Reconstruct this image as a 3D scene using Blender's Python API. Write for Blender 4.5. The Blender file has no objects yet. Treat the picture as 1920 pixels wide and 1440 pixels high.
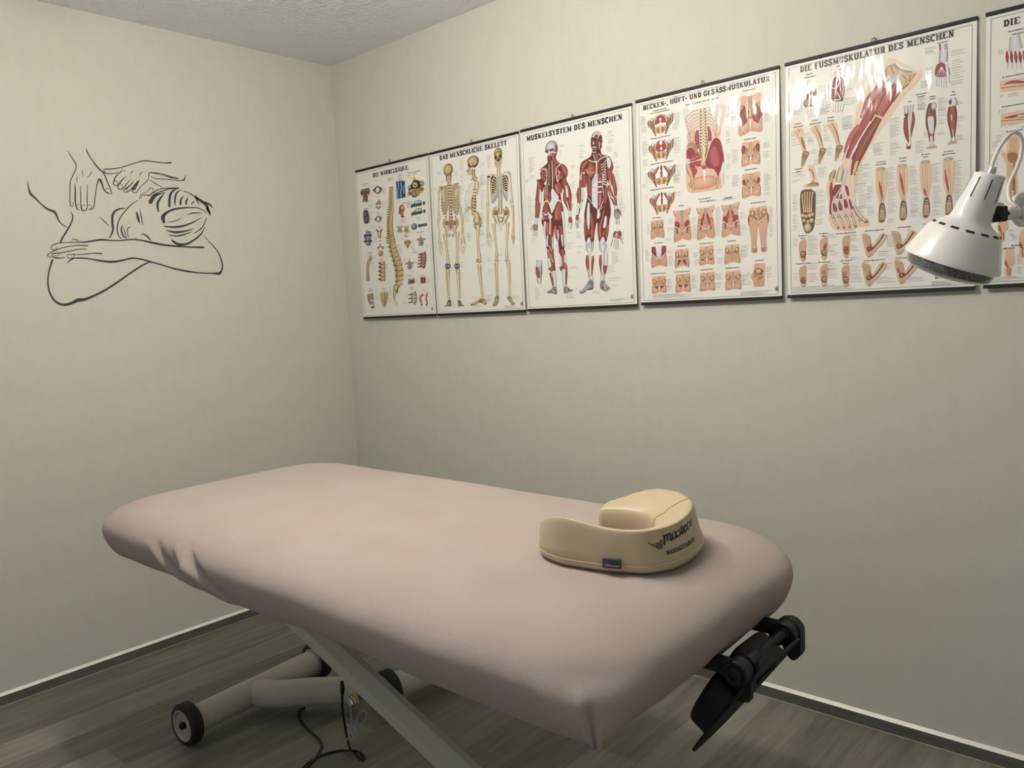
import bpy, bmesh, math, random
import numpy as np
from mathutils import Vector, Matrix
from mathutils.geometry import tessellate_polygon

random.seed(7)
SC = bpy.context.scene
COL = SC.collection

# ------------------------------------------------------------------ camera, world, light, exposure
CAM_POS = Vector((3.1931, -2.3867, 1.3131))
YAW, PITCH, ROLL, FPX = -0.7315, -0.0979, -0.0514, 1498.67
cf = Vector((math.sin(YAW) * math.cos(PITCH), math.cos(YAW) * math.cos(PITCH), math.sin(PITCH)))
_r0 = Vector((math.cos(YAW), -math.sin(YAW), 0)); _u0 = _r0.cross(cf)
cr = _r0 * math.cos(ROLL) + _u0 * math.sin(ROLL)
cu = -_r0 * math.sin(ROLL) + _u0 * math.cos(ROLL)
cd = bpy.data.cameras.new('camera'); cam = bpy.data.objects.new('camera', cd); COL.objects.link(cam)
cd.sensor_fit = 'HORIZONTAL'; cd.sensor_width = 36.0; cd.lens = FPX / 1920 * 36.0
cd.clip_start = 0.02; cd.clip_end = 50
m = Matrix((cr, cu, -cf)).transposed().to_4x4(); m.translation = CAM_POS
cam.matrix_world = m
SC.camera = cam

SC.view_settings.view_transform = 'Standard'
SC.view_settings.look = 'None'
SC.view_settings.exposure = 0.0
SC.view_settings.gamma = 1.0
SC.view_settings.use_curve_mapping = False

w = bpy.data.worlds.new('world'); SC.world = w; w.use_nodes = True
w.node_tree.nodes['Background'].inputs[0].default_value = (0.02, 0.02, 0.025, 1)
w.node_tree.nodes['Background'].inputs[1].default_value = 1.0

BULB_POWER = 13.9      # W per bulb of the ceiling lamp
BULB_COL = (1.0, 0.925, 0.79)
FILL_POWER = 4.2     # cool fill for camera-facing sides, from an added unseen window
FILL_COL = (0.50, 0.61, 1.0)
LAMP_C = Vector((1.70, -1.34, 2.32))
BULBS = [LAMP_C + Vector((dx, dy, 0)) for dx, dy in ((-.30, .03), (-.10, -.03), (.10, .03), (.30, -.03))]

def light(name, kind, loc, power, col, **k):
    ld = bpy.data.lights.new(name, kind); ld.energy = power; ld.color = col
    for a, b in k.items(): setattr(ld, a, b)
    o = bpy.data.objects.new(name, ld); o.location = loc; COL.objects.link(o); return o
for p in BULBS:
    light('bulb_light', 'POINT', p + Vector((0, 0, -.045)), BULB_POWER, BULB_COL, shadow_soft_size=.035)
wl = light('window_fill', 'AREA', (2.2, -3.66, 1.45), FILL_POWER, FILL_COL, shape='RECTANGLE', size=1.3, size_y=1.1)  # added bluish fill, placed just inside the unseen window
wl.rotation_euler = (math.radians(90), 0, 0)      # faces +y into the room

# ------------------------------------------------------------------ helpers
def mat(name, col=(.5, .5, .5), rough=.5, metal=0, **k):
    mm = bpy.data.materials.new(name); mm.use_nodes = True
    b = mm.node_tree.nodes['Principled BSDF']
    b.inputs['Base Color'].default_value = (*col, 1); b.inputs['Roughness'].default_value = rough
    b.inputs['Metallic'].default_value = metal
    for a, v in k.items(): b.inputs[a.replace('_', ' ')].default_value = v
    return mm
def nodes(mm):
    nt = mm.node_tree; return nt, nt.nodes, nt.links, nt.nodes['Principled BSDF']
def noise_bump(mm, scale=50, strength=.2, dist=.001, detail=4, stretch=(1, 1, 1), colvar=0, rough=.6):
    nt, N, L, b = nodes(mm)
    tc = N.new('ShaderNodeTexCoord'); mp = N.new('ShaderNodeMapping'); mp.inputs['Scale'].default_value = stretch
    L.new(tc.outputs['Object'], mp.inputs[0])
    n = N.new('ShaderNodeTexNoise'); n.inputs['Scale'].default_value = scale; n.inputs['Detail'].default_value = detail
    n.inputs['Roughness'].default_value = rough
    L.new(mp.outputs[0], n.inputs['Vector'])
    bp = N.new('ShaderNodeBump'); bp.inputs['Strength'].default_value = strength; bp.inputs['Distance'].default_value = dist
    L.new(n.outputs['Fac'], bp.inputs['Height']); L.new(bp.outputs[0], b.inputs['Normal'])
    if colvar:
        c = b.inputs['Base Color'].default_value[:]
        r = N.new('ShaderNodeValToRGB'); L.new(n.outputs['Fac'], r.inputs[0])
        r.color_ramp.elements[0].position = .3; r.color_ramp.elements[1].position = .7
        r.color_ramp.elements[0].color = (*[x * (1 - colvar) for x in c[:3]], 1)
        r.color_ramp.elements[1].color = (*[min(1, x * (1 + colvar)) for x in c[:3]], 1)
        L.new(r.outputs[0], b.inputs['Base Color'])
    return mm, n, mp

def link(name, me, material, parent=None, smooth=True, **tags):
    o = bpy.data.objects.new(name, me); COL.objects.link(o)
    if material is not None:
        for x in (material if isinstance(material, (list, tuple)) else [material]): me.materials.append(x)
    if smooth:
        me.polygons.foreach_set('use_smooth', [True] * len(me.polygons))
    if parent is not None: o.parent = parent
    for a, v in tags.items(): o[a] = v
    return o
def obj(name, bm, material, parent=None, smooth=True, sharp=35, **tags):
    if parent is not None:
        pm = parent_offset(parent); bmesh.ops.translate(bm, vec=-pm, verts=bm.verts)
    me = bpy.data.meshes.new(name); bm.to_mesh(me); bm.free()
    o = link(name, me, material, parent, smooth, **tags)
    if smooth and sharp:
        try: me.set_sharp_from_angle(angle=math.radians(sharp))
        except Exception: pass
    return o
def parent_offset(p):
    v = Vector((0, 0, 0))
    while p is not None: v += p.location; p = p.parent
    return v
def thing(name, label, cat, loc=(0, 0, 0), group=None):
    o = bpy.data.objects.new(name, None); o.location = loc; COL.objects.link(o)
    o.empty_display_size = .1
    o['label'] = label; o['category'] = cat
    if group: o['group'] = group
    return o
def add_box(bm, lo, hi, bevel=0, M=None, seg=2):
    lo = Vector(lo); hi = Vector(hi)
    r = bmesh.ops.create_cube(bm, size=1)
    vs = r['verts']
    for v in vs: v.co = Vector([(lo[i] + hi[i]) / 2 + v.co[i] * (hi[i] - lo[i]) for i in range(3)])
    if bevel:
        es = list({e for v in vs for e in v.link_edges})
        r = bmesh.ops.bevel(bm, geom=es, offset=bevel, segments=seg, affect='EDGES', profile=.5)
        vs = list({v for f in r['faces'] for v in f.verts} | {v for v in vs if v.is_valid})
    if M is not None:
        for v in vs: v.co = M @ v.co
    return vs
def frame(t, hint=Vector((0, 0, 1))):
    t = t.normalized()
    if abs(t.dot(hint)) > .98: hint = Vector((1, 0, 0))
    a = hint.cross(t).normalized(); b = t.cross(a).normalized(); return a, b
def add_tube(bm, pts, r, n=14, cap=True, closed=False):
    pts = [Vector(p) for p in pts]; rs = r if isinstance(r, (list, tuple)) else [r] * len(pts)
    rings = []; a = None
    for i, p in enumerate(pts):
        t = (pts[min(i + 1, len(pts) - 1)] - pts[max(i - 1, 0)])
        if t.length < 1e-9: t = Vector((0, 0, 1))
        t.normalize()
        if a is None: a, b = frame(t)
        else:
            a = (a - t * a.dot(t)); a.normalize(); b = t.cross(a).normalized()
        rings.append([bm.verts.new(p + (a * math.cos(k * 2 * math.pi / n) + b * math.sin(k * 2 * math.pi / n)) * rs[i]) for k in range(n)])
    for i in range(len(rings) - 1):
        for k in range(n):
            bm.faces.new((rings[i][k], rings[i][(k + 1) % n], rings[i + 1][(k + 1) % n], rings[i + 1][k]))
    if cap:
        bm.faces.new(rings[0][::-1]); bm.faces.new(rings[-1])
    return rings
def spline(P, n=8, closed=False):
    P = [Vector(p) for p in P]; out = []; N = len(P)
    rng = range(N) if closed else range(N - 1)
    for i in rng:
        g = lambda j: P[j % N] if closed else P[max(0, min(N - 1, j))]
        a, b, c, d = g(i - 1), g(i), g(i + 1), g(i + 2)
        for k in range(n):
            t = k / n
            out.append(.5 * ((2 * b) + (c - a) * t + (2 * a - 5 * b + 4 * c - d) * t * t + (-a + 3 * b - 3 * c + d) * t ** 3))
    if not closed: out.append(P[-1].copy())
    return out
def add_lathe(bm, origin, axis, prof, n=48, hint=Vector((0, 0, 1)), close=False):
    """prof: list of (t along axis, radius)"""
    axis = axis.normalized(); a, b = frame(axis, hint); rings = []
    for t, r in prof:
        if r < 1e-6: rings.append([bm.verts.new(origin + axis * t)])
        else: rings.append([bm.verts.new(origin + axis * t + (a * math.cos(k * 2 * math.pi / n) + b * math.sin(k * 2 * math.pi / n)) * r) for k in range(n)])
    for i in range(len(rings) - 1):
        A, B = rings[i], rings[i + 1]
        for k in range(n):
            k2 = (k + 1) % n
            if len(A) == 1 and len(B) == 1: continue
            if len(A) == 1: bm.faces.new((A[0], B[k2], B[k]))
            elif len(B) == 1: bm.faces.new((A[k], A[k2], B[0]))
            else: bm.faces.new((A[k], A[k2], B[k2], B[k]))
    return rings
def add_prism(bm, outline, axis_vec):
    """extrude closed planar outline (3d points) along axis_vec"""
    P = [Vector(p) for p in outline]; A = [bm.verts.new(p) for p in P]; B = [bm.verts.new(p + axis_vec) for p in P]
    n = len(P)
    for i in range(n): bm.faces.new((A[i], A[(i + 1) % n], B[(i + 1) % n], B[i]))
    bm.faces.new(A[::-1]); bm.faces.new(B)
    bmesh.ops.recalc_face_normals(bm, faces=bm.faces)

# ------------------------------------------------------------------ materials
M_wall, _n, _m = noise_bump(mat('wallpaper', (.605, .602, .545), .85), 330, .35, .0010, 3, (1, 1, .45), .045)
# slow blotches of the paper pulp on top of the fine weave
def wall_weave(mm):
    nt, N, L, b = nodes(mm)
    base = b.inputs['Base Color'].links[0].from_socket
    tc = N.new('ShaderNodeTexCoord'); mp = N.new('ShaderNodeMapping'); mp.inputs['Scale'].default_value = (9, 9, 4)
    L.new(tc.outputs['Object'], mp.inputs[0])
    n = N.new('ShaderNodeTexNoise'); n.inputs['Scale'].default_value = 3; n.inputs['Detail'].default_value = 5; L.new(mp.outputs[0], n.inputs['Vector'])
    r = N.new('ShaderNodeValToRGB'); L.new(n.outputs['Fac'], r.inputs[0])
    r.color_ramp.elements[0].position = .25; r.color_ramp.elements[0].color = (.955, .955, .95, 1)
    r.color_ramp.elements[1].position = .75; r.color_ramp.elements[1].color = (1, 1, 1, 1)
    mx = N.new('ShaderNodeMix'); mx.data_type = 'RGBA'; mx.blend_type = 'MULTIPLY'; mx.inputs[0].default_value = 1
    L.new(base, mx.inputs[6]); L.new(r.outputs[0], mx.inputs[7]); L.new(mx.outputs[2], b.inputs['Base Color'])
wall_weave(M_wall)
M_ceil, _n, _m = noise_bump(mat('ceiling_stucco', (.88, .905, .95), .34), 70, 1.0, .016, 3, (1, 1, 1), 0, .55)
M_white = mat('white_trim', (.86, .85, .80), .35)
M_decal = mat('decal_vinyl', (.028, .034, .045), .45)
M_bar = mat('black_bar', (.006, .006, .009), .6)
M_enamel = mat('white_enamel', (.80, .80, .78), .22, 0, Coat_Weight=.4, Coat_Roughness=.1)
M_plastic_w = mat('white_plastic', (.78, .78, .75), .4)
M_black = mat('black_plastic', (.006, .006, .007), .5)
M_black_dull = mat('black_vinyl', (.003, .003, .0035), .7)
M_slot = mat('dark_slot', (.01, .01, .012), .8)
M_rubber = mat('black_rubber', (.018, .019, .021), .7)
M_cable = mat('black_cable', (.01, .01, .011), .45)
M_tube = mat('cream_powder_coat', (.56, .54, .46), .45)
M_hub = mat('wheel_hub', (.42, .38, .35), .4)
M_steel = mat('zinc_steel', (.6, .6, .6), .3, 1)
M_brass = mat('yellow_zinc', (.5, .38, .16), .4, 1)
M_tie = mat('grey_tie', (.42, .42, .45), .5)
M_lens = mat('lamp_glass', (.10, .11, .115), .12, 0, Coat_Weight=1.0)
noise_bump(M_black_dull, 400, .2, .0004)
M_mattress = mat('mattress', (.6, .58, .5), .6)

# glass front of the heat lamp: ribbed reflector seen through it
def lens_nodes(mm):
    nt, N, L, b = nodes(mm)
    tc = N.new('ShaderNodeTexCoord')
    v = N.new('ShaderNodeTexVoronoi'); v.inputs['Scale'].default_value = 260; L.new(tc.outputs['Object'], v.inputs['Vector'])
    r = N.new('ShaderNodeValToRGB'); L.new(v.outputs['Distance'], r.inputs[0])
    r.color_ramp.elements[0].color = (.20, .205, .21, 1); r.color_ramp.elements[1].color = (.075, .08, .085, 1); r.color_ramp.elements[1].position = .6
    L.new(r.outputs[0], b.inputs['Base Color'])
    bp = N.new('ShaderNodeBump'); bp.inputs['Strength'].default_value = .5; bp.inputs['Distance'].default_value = .001
    L.new(v.outputs['Distance'], bp.inputs['Height']); L.new(bp.outputs[0], b.inputs['Normal'])
lens_nodes(M_lens)

# terry cloth
M_terry, _tn, _tm = noise_bump(mat('pink_terry', (.60, .505, .47), .95, 0, Sheen_Weight=.08, Sheen_Roughness=.5), 560, 1.0, .0030, 3, (1, 1, 1), .08, .75)
def terry_more(mm):
    nt, N, L, b = nodes(mm)
    base = b.inputs['Base Color'].links[0].from_socket
    tc = N.new('ShaderNodeTexCoord')
    n = N.new('ShaderNodeTexNoise'); n.inputs['Scale'].default_value = 6; n.inputs['Detail'].default_value = 3; L.new(tc.outputs['Object'], n.inputs['Vector'])
    r = N.new('ShaderNodeValToRGB'); L.new(n.outputs['Fac'], r.inputs[0])
    r.color_ramp.elements[0].position = .3; r.color_ramp.elements[0].color = (.95, .93, .91, 1)
    r.color_ramp.elements[1].position = .7; r.color_ramp.elements[1].color = (1, 1, 1, 1)
    mx = N.new('ShaderNodeMix'); mx.data_type = 'RGBA'; mx.blend_type = 'MULTIPLY'; mx.inputs[0].default_value = 1
    L.new(base, mx.inputs[6]); L.new(r.outputs[0], mx.inputs[7]); L.new(mx.outputs[2], b.inputs['Base Color'])
terry_more(M_terry)

M_leather = mat('cream_leatherette', (.545, .455, .30), .42, 0, Coat_Weight=.12, Coat_Roughness=.35)
noise_bump(M_leather, 900, .25, .0004, 2)
M_seam = mat('seam_thread', (.34, .24, .12), .7)
M_print = mat('black_print', (.012, .012, .014), .5)
M_navy = mat('navy_tag', (.012, .018, .035), .6)
M_tagtext = mat('tag_lettering', (.35, .38, .42), .6)

# laminate floor planks running along y, and the matching baseboard
def plank_mat(name, c1, c2, c3, plank=True):
    mm = mat(name, c1, .5)
    nt, N, L, b = nodes(mm)
    tc = N.new('ShaderNodeTexCoord')
    mp = N.new('ShaderNodeMapping'); mp.inputs['Rotation'].default_value = (0, 0, math.radians(90)); L.new(tc.outputs['Object'], mp.inputs[0])
    br = N.new('ShaderNodeTexBrick'); L.new(mp.outputs[0], br.inputs['Vector'])
    br.offset = .37; br.offset_frequency = 2; br.squash = 1
    br.inputs['Scale'].default_value = 1; br.inputs['Mortar Size'].default_value = .0012; br.inputs['Mortar Smooth'].default_value = .3
    br.inputs['Brick Width'].default_value = .92; br.inputs['Row Height'].default_value = .152
    br.inputs['Bias'].default_value = 0
    br.inputs['Color1'].default_value = (0, 0, 0, 1); br.inputs['Color2'].default_value = (1, 1, 1, 1); br.inputs['Mortar'].default_value = (.35, .35, .35, 1)
    mg = N.new('ShaderNodeMapping'); mg.inputs['Scale'].default_value = (9, .9, 1) if plank else (3, 3, 20); L.new(tc.outputs['Object'], mg.inputs[0])
    g = N.new('ShaderNodeTexNoise'); g.inputs['Scale'].default_value = 4; g.inputs['Detail'].default_value = 9; g.inputs['Roughness'].default_value = .62; g.inputs['Distortion'].default_value = .5
    L.new(mg.outputs[0], g.inputs['Vector'])
    mix = N.new('ShaderNodeMath'); mix.operation = 'MULTIPLY_ADD'
    L.new(br.outputs['Color'], mix.inputs[0]); mix.inputs[1].default_value = .46 if plank else 0; 
    L.new(g.outputs['Fac'], mix.inputs[2])
    r = N.new('ShaderNodeValToRGB'); L.new(mix.outputs[0], r.inputs[0])
    r.color_ramp.elements[0].position = .38 if plank else .34; r.color_ramp.elements[0].color = (*c3, 1)
    r.color_ramp.elements[1].position = .98; r.color_ramp.elements[1].color = (*c2, 1)
    e = r.color_ramp.elements.new(.68); e.color = (*c1, 1)
    L.new(r.outputs[0], b.inputs['Base Color'])
    bp = N.new('ShaderNodeBump'); bp.inputs['Strength'].default_value = .25; bp.inputs['Distance'].default_value = .0008
    L.new(g.outputs['Fac'], bp.inputs['Height']); L.new(bp.outputs[0], b.inputs['Normal'])
    return mm
M_floor = plank_mat('grey_oak_floor', (.200, .190, .160), (.285, .272, .235), (.125, .115, .094))
M_base = plank_mat('grey_oak_baseboard', (.135, .133, .125), (.19, .187, .178), (.09, .088, .083), False)

# ------------------------------------------------------------------ room shell
RX, RY, RH = 4.1, -3.7, 2.478
def box_obj(name, lo, hi, m, bevel=0, parent=None, **t):
    bm = bmesh.new(); add_box(bm, lo, hi, bevel); return obj(name, bm, m, parent, smooth=False, **t)
S = dict(kind='structure')
box_obj('floor', (-.1, RY - .1, -.1), (RX + .1, .1, 0), M_floor, **S)
box_obj('ceiling', (-.1, RY - .1, RH), (RX + .1, .1, RH + .1), M_ceil, **S)
box_obj('wall_back', (-.1, 0, 0), (RX + .1, .1, RH), M_wall, **S)
box_obj('wall_left', (-.1, RY, 0), (0, 0, RH), M_wall, **S)
box_obj('wall_right', (RX, RY, 0), (RX + .1, 0, RH), M_wall, **S)
# front wall (behind the camera) with an opening for the added, unseen window
bm = bmesh.new()
wx0, wx1, wz0, wz1 = 1.5, 2.9, .9, 2.0
for lo, hi in (((-.1, RY - .1, 0), (wx0, RY, RH)), ((wx1, RY - .1, 0), (RX + .1, RY, RH)), ((wx0, RY - .1, 0), (wx1, RY, wz0)), ((wx0, RY - .1, wz1), (wx1, RY, RH))):
    add_box(bm, lo, hi)
obj('wall_front', bm, M_wall, smooth=False, **S)
M_glass = mat('added_window_glass', (.16, .20, .27), .05)
wnd = thing('added_window_1', 'added white framed window in the front wall', 'window', (2.2, RY, .9)); wnd['kind'] = 'structure'
del wnd['label']; del wnd['category']
bm = bmesh.new()
for lo, hi in (((wx0, RY - .06, wz0), (wx0 + .06, RY - .0, wz1)), ((wx1 - .06, RY - .06, wz0), (wx1, RY, wz1)), ((wx0 + .06, RY - .06, wz0), (wx1 - .06, RY, wz0 + .06)), ((wx0 + .06, RY - .06, wz1 - .06), (wx1 - .06, RY, wz1))):
    add_box(bm, lo, hi)
obj('window_frame', bm, M_white, wnd, smooth=False)
bm = bmesh.new(); add_box(bm, (wx0 + .05, RY - .04, wz0 + .05), (wx1 - .05, RY - .03, wz1 - .05)); obj('pane', bm, M_glass, wnd, smooth=False)

BH = .036
def baseboard(name, lo, hi, strip_lo, strip_hi, foot_lo, foot_hi, bead_wall=(0, 0)):
    o = box_obj(name, lo, hi, M_base, **S)
    bm = bmesh.new(); add_box(bm, strip_lo, strip_hi)
    fy, fx = strip_hi[1] - strip_lo[1], strip_hi[0] - strip_lo[0]
    for v in bm.verts:
        if v.co.z > BH + .004:
            if fy < .02: v.co.y = bead_wall[1] + (v.co.y - bead_wall[1]) * .12
            else: v.co.x = bead_wall[0] + (v.co.x - bead_wall[0]) * .12
    obj('top_bead', bm, M_white, o, smooth=False)
    box_obj('floor_joint', foot_lo, foot_hi, M_joint, 0, o)
M_joint = mat('joint_sealant', (.42, .41, .37), .6)
baseboard('baseboard_back', (0.010, -.010, 0), (RX, 0, BH), (0, -.0098, BH), (RX, 0, BH + .009), (.011, -.0125, 0), (RX, -.010, .0015), (0, 0))
baseboard('baseboard_left', (0, RY, 0), (.010, 0, BH), (0, RY, BH), (.0095, -.0095, BH + .009), (.010, RY, 0), (.0125, -.013, .0015))
baseboard('baseboard_right', (RX - .010, RY, 0), (RX, -.010, BH), (RX - .0095, RY, BH), (RX, -.0095, BH + .009), (RX - .0125, RY, 0), (RX - .010, -.013, .0015), (RX, 0))
baseboard('baseboard_front', (.01, RY, 0), (RX - .01, RY + .010, BH), (.0095, RY, BH), (RX - .0095, RY + .0095, BH + .009), (.0125, RY + .010, 0), (RX - .0125, RY + .0125, .0015), (0, RY))

# ceiling lamp that lights the room (above left of the camera)
cl = thing('ceiling_lamp', 'white four-bulb ceiling lamp bar with small round shades', 'ceiling lamp', (LAMP_C.x, LAMP_C.y, RH))
bm = bmesh.new(); add_lathe(bm, Vector((LAMP_C.x, LAMP_C.y, RH)), Vector((0, 0, -1)), [(0, .06), (.02, .06), (.028, .045), (.028, 0)]); obj('ceiling_plate', bm, M_enamel, cl)
bm = bmesh.new(); add_tube(bm, [(LAMP_C.x, LAMP_C.y, RH - .02), (LAMP_C.x, LAMP_C.y, RH - .04)], .008); obj('stem', bm, M_enamel, cl)
bm = bmesh.new(); add_tube(bm, [(LAMP_C.x - .36, LAMP_C.y, RH - .04), (LAMP_C.x + .36, LAMP_C.y, RH - .04)], .012); obj('lamp_bar', bm, M_enamel, cl)
M_bulb = mat('bulb_glass', (.9, .9, .85), .3); M_bulb.node_tree.nodes['Principled BSDF'].inputs['Emission Color'].default_value = (1, .85, .62, 1); M_bulb.node_tree.nodes['Principled BSDF'].inputs['Emission Strength'].default_value = 30
for p in BULBS:
    bm = bmesh.new(); q = Vector((p.x, LAMP_C.y, RH - .04)); add_tube(bm, [q, p + Vector((0, 0, .060))], .006)
    add_lathe(bm, p + Vector((0, 0, .060)), Vector((0, 0, -1)), [(0, .01), (.0, .022), (.045, .034), (.046, .032), (.002, .02)], 32)
    sh = obj('lamp_shade', bm, M_enamel, cl)
    bm = bmesh.new(); bmesh.ops.create_uvsphere(bm, u_segments=24, v_segments=14, radius=.024)
    bmesh.ops.translate(bm, vec=p + Vector((0, 0, .020)), verts=bm.verts); obj('bulb', bm, M_bulb, sh)

# ------------------------------------------------------------------ fitted terry cover over the treatment table
TX0, TX1, TY0, TY1 = .648, 2.545, -1.512, -.640        # outermost extents of the covered pad
TZ, TB = .800, .640                                     # top, lower hem
def rr_outline(inset, rad, nc=40, nl=150, ns=150):
    """rounded rectangle, corner radii in order (near-right, far-right, far-left, near-left); returns (pos, normal)"""
    x0, x1, y0, y1 = TX0 + inset, TX1 - inset, TY0 + inset, TY1 - inset
    lim = max(1e-4, min(x1 - x0, y1 - y0) / 2)
    R_ = [max(5e-4, min(r - inset * .8, lim * .999)) for r in rad]
    cs = [(x1 - R_[0], y0 + R_[0], -90), (x1 - R_[1], y1 - R_[1], 0), (x0 + R_[2], y1 - R_[2], 90), (x0 + R_[3], y0 + R_[3], 180)]
    P, Nn = [], []
    for c in range(4):
        cx, cy, a0 = cs[c]; r = R_[c]
        for k in range(nc + 1):
            a = math.radians(a0 + 90 * k / nc); P.append((cx + r * math.cos(a), cy + r * math.sin(a))); Nn.append((math.cos(a), math.sin(a)))
        nx, ny, na = cs[(c + 1) % 4]; rn = R_[(c + 1) % 4]
        a = math.radians(a0 + 90); A = P[-1]; B = (nx + rn * math.cos(a), ny + rn * math.sin(a))
        nn = ns if c in (0, 2) else nl
        for k in range(1, nn):
            t = k / nn; P.append((A[0] + (B[0] - A[0]) * t, A[1] + (B[1] - A[1]) * t)); Nn.append((math.cos(a), math.sin(a)))
    return np.array(P), np.array(Nn)
def cover_mesh(shrink=0.0, wrinkles=True):
    prof = []        # (inset, z, side weight)
    prof.append((.13, TB + .034, 0)); prof.append((.085, TB + .006, 0))
    prof.append((.062, TB - .001, .2))
    RB = .058; RT = .078
    zm = TB + .078                      # widest height
    for k in range(1, 13):              # lower tuck
        a = math.pi / 2 * k / 12; prof.append((.056 * (1 - math.sin(a)) ** .85, zm - (zm - TB) * math.cos(a) ** 1.15 if k < 12 else zm, 1))
    HT = TZ - zm
    for k in range(1, 21):              # rounded shoulder, superelliptic
        a = math.pi / 2 * k / 20
        prof.append((.190 * (1 - math.cos(a) ** .86), zm + HT * math.sin(a) ** .88 * .980, 1 - k / 20))
    for k in range(1, 26):
        t = k / 25; d = .190 + t * (.4355 - .190)
        prof.append((d, TZ - HT * .020 + HT * .020 * min(1, t * 3), 0))
    rings = []
    for d, z, wgt in prof:
        low = max(0, min(1, (zm + .03 - z) / (zm - TB + .03)))
        rad = (.155 * (1 - low) + .045 * low, .24, .20, .19)
        P, Nn = rr_outline(d + shrink, rad)
        rings.append(np.column_stack([P, np.full(len(P), z - shrink * (1 if z > zm else -1))]))
    V = np.array(rings); nr, npnt, _ = V.shape
    Nd = rr_outline(0, (.155, .24, .2, .19))[1]
    if wrinkles:
        X = V[:, :, 0]; Y = V[:, :, 1]; Z = V[:, :, 2]
        disp = np.zeros(X.shape); side = np.array([p[2] for p in prof])[:, None] * np.ones(X.shape)
        sidew = np.clip(side * 1.6, 0, 1)
        near = (Nd[:, 1] < -.25)[None, :] * 1.0
        def fold(ax, az, bx, bz, amp, wd, mask):
            dx, dz = bx - ax, bz - az; L2 = dx * dx + dz * dz
            t = ((X - ax) * dx + (Z - az) * dz) / L2
            dist = ((X - ax) * dz - (Z - az) * dx) / math.sqrt(L2)
            env = np.clip(t, 0, 1); env = np.sin(np.pi * np.clip(env, 0, 1)) ** .6 * ((t > 0) & (t < 1))
            return amp * np.exp(-(dist / wd) ** 2) * env * mask
        for f in ((1.07, .745, 1.30, .635, .010, .009), (1.11, .752, 1.34, .640, -.009, .009), (1.23, .758, 1.47, .640, .013, .010), (1.275, .768, 1.50, .650, -.011, .009),
                  (1.29, .752, 1.35, .662, .010, .006), (1.13, .735, 1.22, .652, .005, .008), (1.30, .70, 1.42, .64, .003, .012), (1.15, .748, 1.32, .752, .002, .007)):
            disp += fold(*f, near * sidew)
        # soft sag of the hem between its fixings, light billow of the cloth
        disp += .0025 * np.sin(X * 9 + 1.3) * sidew + .0018 * np.sin(X * 21 + Y * 17) * sidew
        V[:, :, 0] += Nd[None, :, 0] * disp; V[:, :, 1] += Nd[None, :, 1] * disp
        # gathered pinch at the near right corner with a crease running down to the hem
        cx, cy = TX1 - .045, TY0 + .045
        ax = (Nd[:, 0] - Nd[:, 1]) / math.sqrt(2)              # 1 on the corner diagonal
        ang = np.degrees(np.arctan2(Nd[:, 1], Nd[:, 0])) + 45   # 0 on diagonal
        inc = ((Nd[:, 0] > -.01) & (Nd[:, 1] < .01))[None, :]
        arc = ang[None, :] * np.ones(X.shape)
        nub = np.exp(-((arc + 10) / 4.5) ** 2) * np.exp(-((Z - .722) / .016) ** 2) * .011 * inc
        crease = -np.exp(-((arc + 5) / 3.5) ** 2) * np.clip((.715 - Z) / .03, 0, 1) * .009 * inc * (side > .1)
        lip = np.exp(-((arc + 12) / 5) ** 2) * np.clip((.72 - Z) / .03, 0, 1) * .007 * inc * (side > .1)
        dent = -np.exp(-((arc + 2) / 14.0) ** 2) * np.exp(-((Z - .748) / .018) ** 2) * .0035 * inc
        point = np.exp(-((arc + 0) / 14.0) ** 2) * np.clip((.690 - Z) / .05, 0, 1) * .020 * inc * (side > .1)
        dd = nub + crease + lip + dent + point
        V[:, :, 0] += Nd[None, :, 0] * dd; V[:, :, 1] += Nd[None, :, 1] * dd
        topw = 1 - np.clip(side, 0, 1)
        V[:, :, 2] += topw * (-.010 * np.exp(-(((X - .98) / .20) ** 2 + ((Y + .86) / .12) ** 2)) + .0016 * np.sin(X * 5 + 1) * np.sin(Y * 8)) * (Z > .75)
        hem = (Z < TB + .02)
        V[:, :, 2] += hem * (.003 * np.sin(X * 7.5) + .002 * np.sin(X * 19 + Y * 23))
        # the hem is lifted where the two face-rest bars leave the table
        for yb in (-1.128, -.922):
            m_ = np.clip((.032 - np.abs(V[:, :, 1] - yb)) / .010, 0, 1) * (V[:, :, 0] > 2.38) * (V[:, :, 2] < .673)
            V[:, :, 2] += m_ * (.673 - V[:, :, 2])
    verts = V.reshape(-1, 3)
    faces = []
    for i in range(nr - 1):
        for k in range(npnt):
            k2 = (k + 1) % npnt; faces.append((i * npnt + k, i * npnt + k2, (i + 1) * npnt + k2, (i + 1) * npnt + k))
    r0 = 41 + 75 - 1; top = (nr - 1) * npnt
    for j in range(npnt // 2):
        a, b, c, d = r0 + j, r0 + j + 1, r0 - j - 1, r0 - j
        q = [top + x % npnt for x in (a, b, c, d)]
        if len(set(q)) == 4: faces.append(tuple(q))
        elif len(set(q)) == 3: faces.append(tuple(dict.fromkeys(q)))
    faces.append(tuple(range(npnt))[::-1])
    me = bpy.data.meshes.new('cover'); me.from_pydata([tuple(v) for v in verts], [], faces); me.update()
    return me
cov = link('table_cover', cover_mesh(), M_terry, None, True,
           label='pale pink terry cloth fitted cover stretched over the treatment table', category='table cover')

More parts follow.
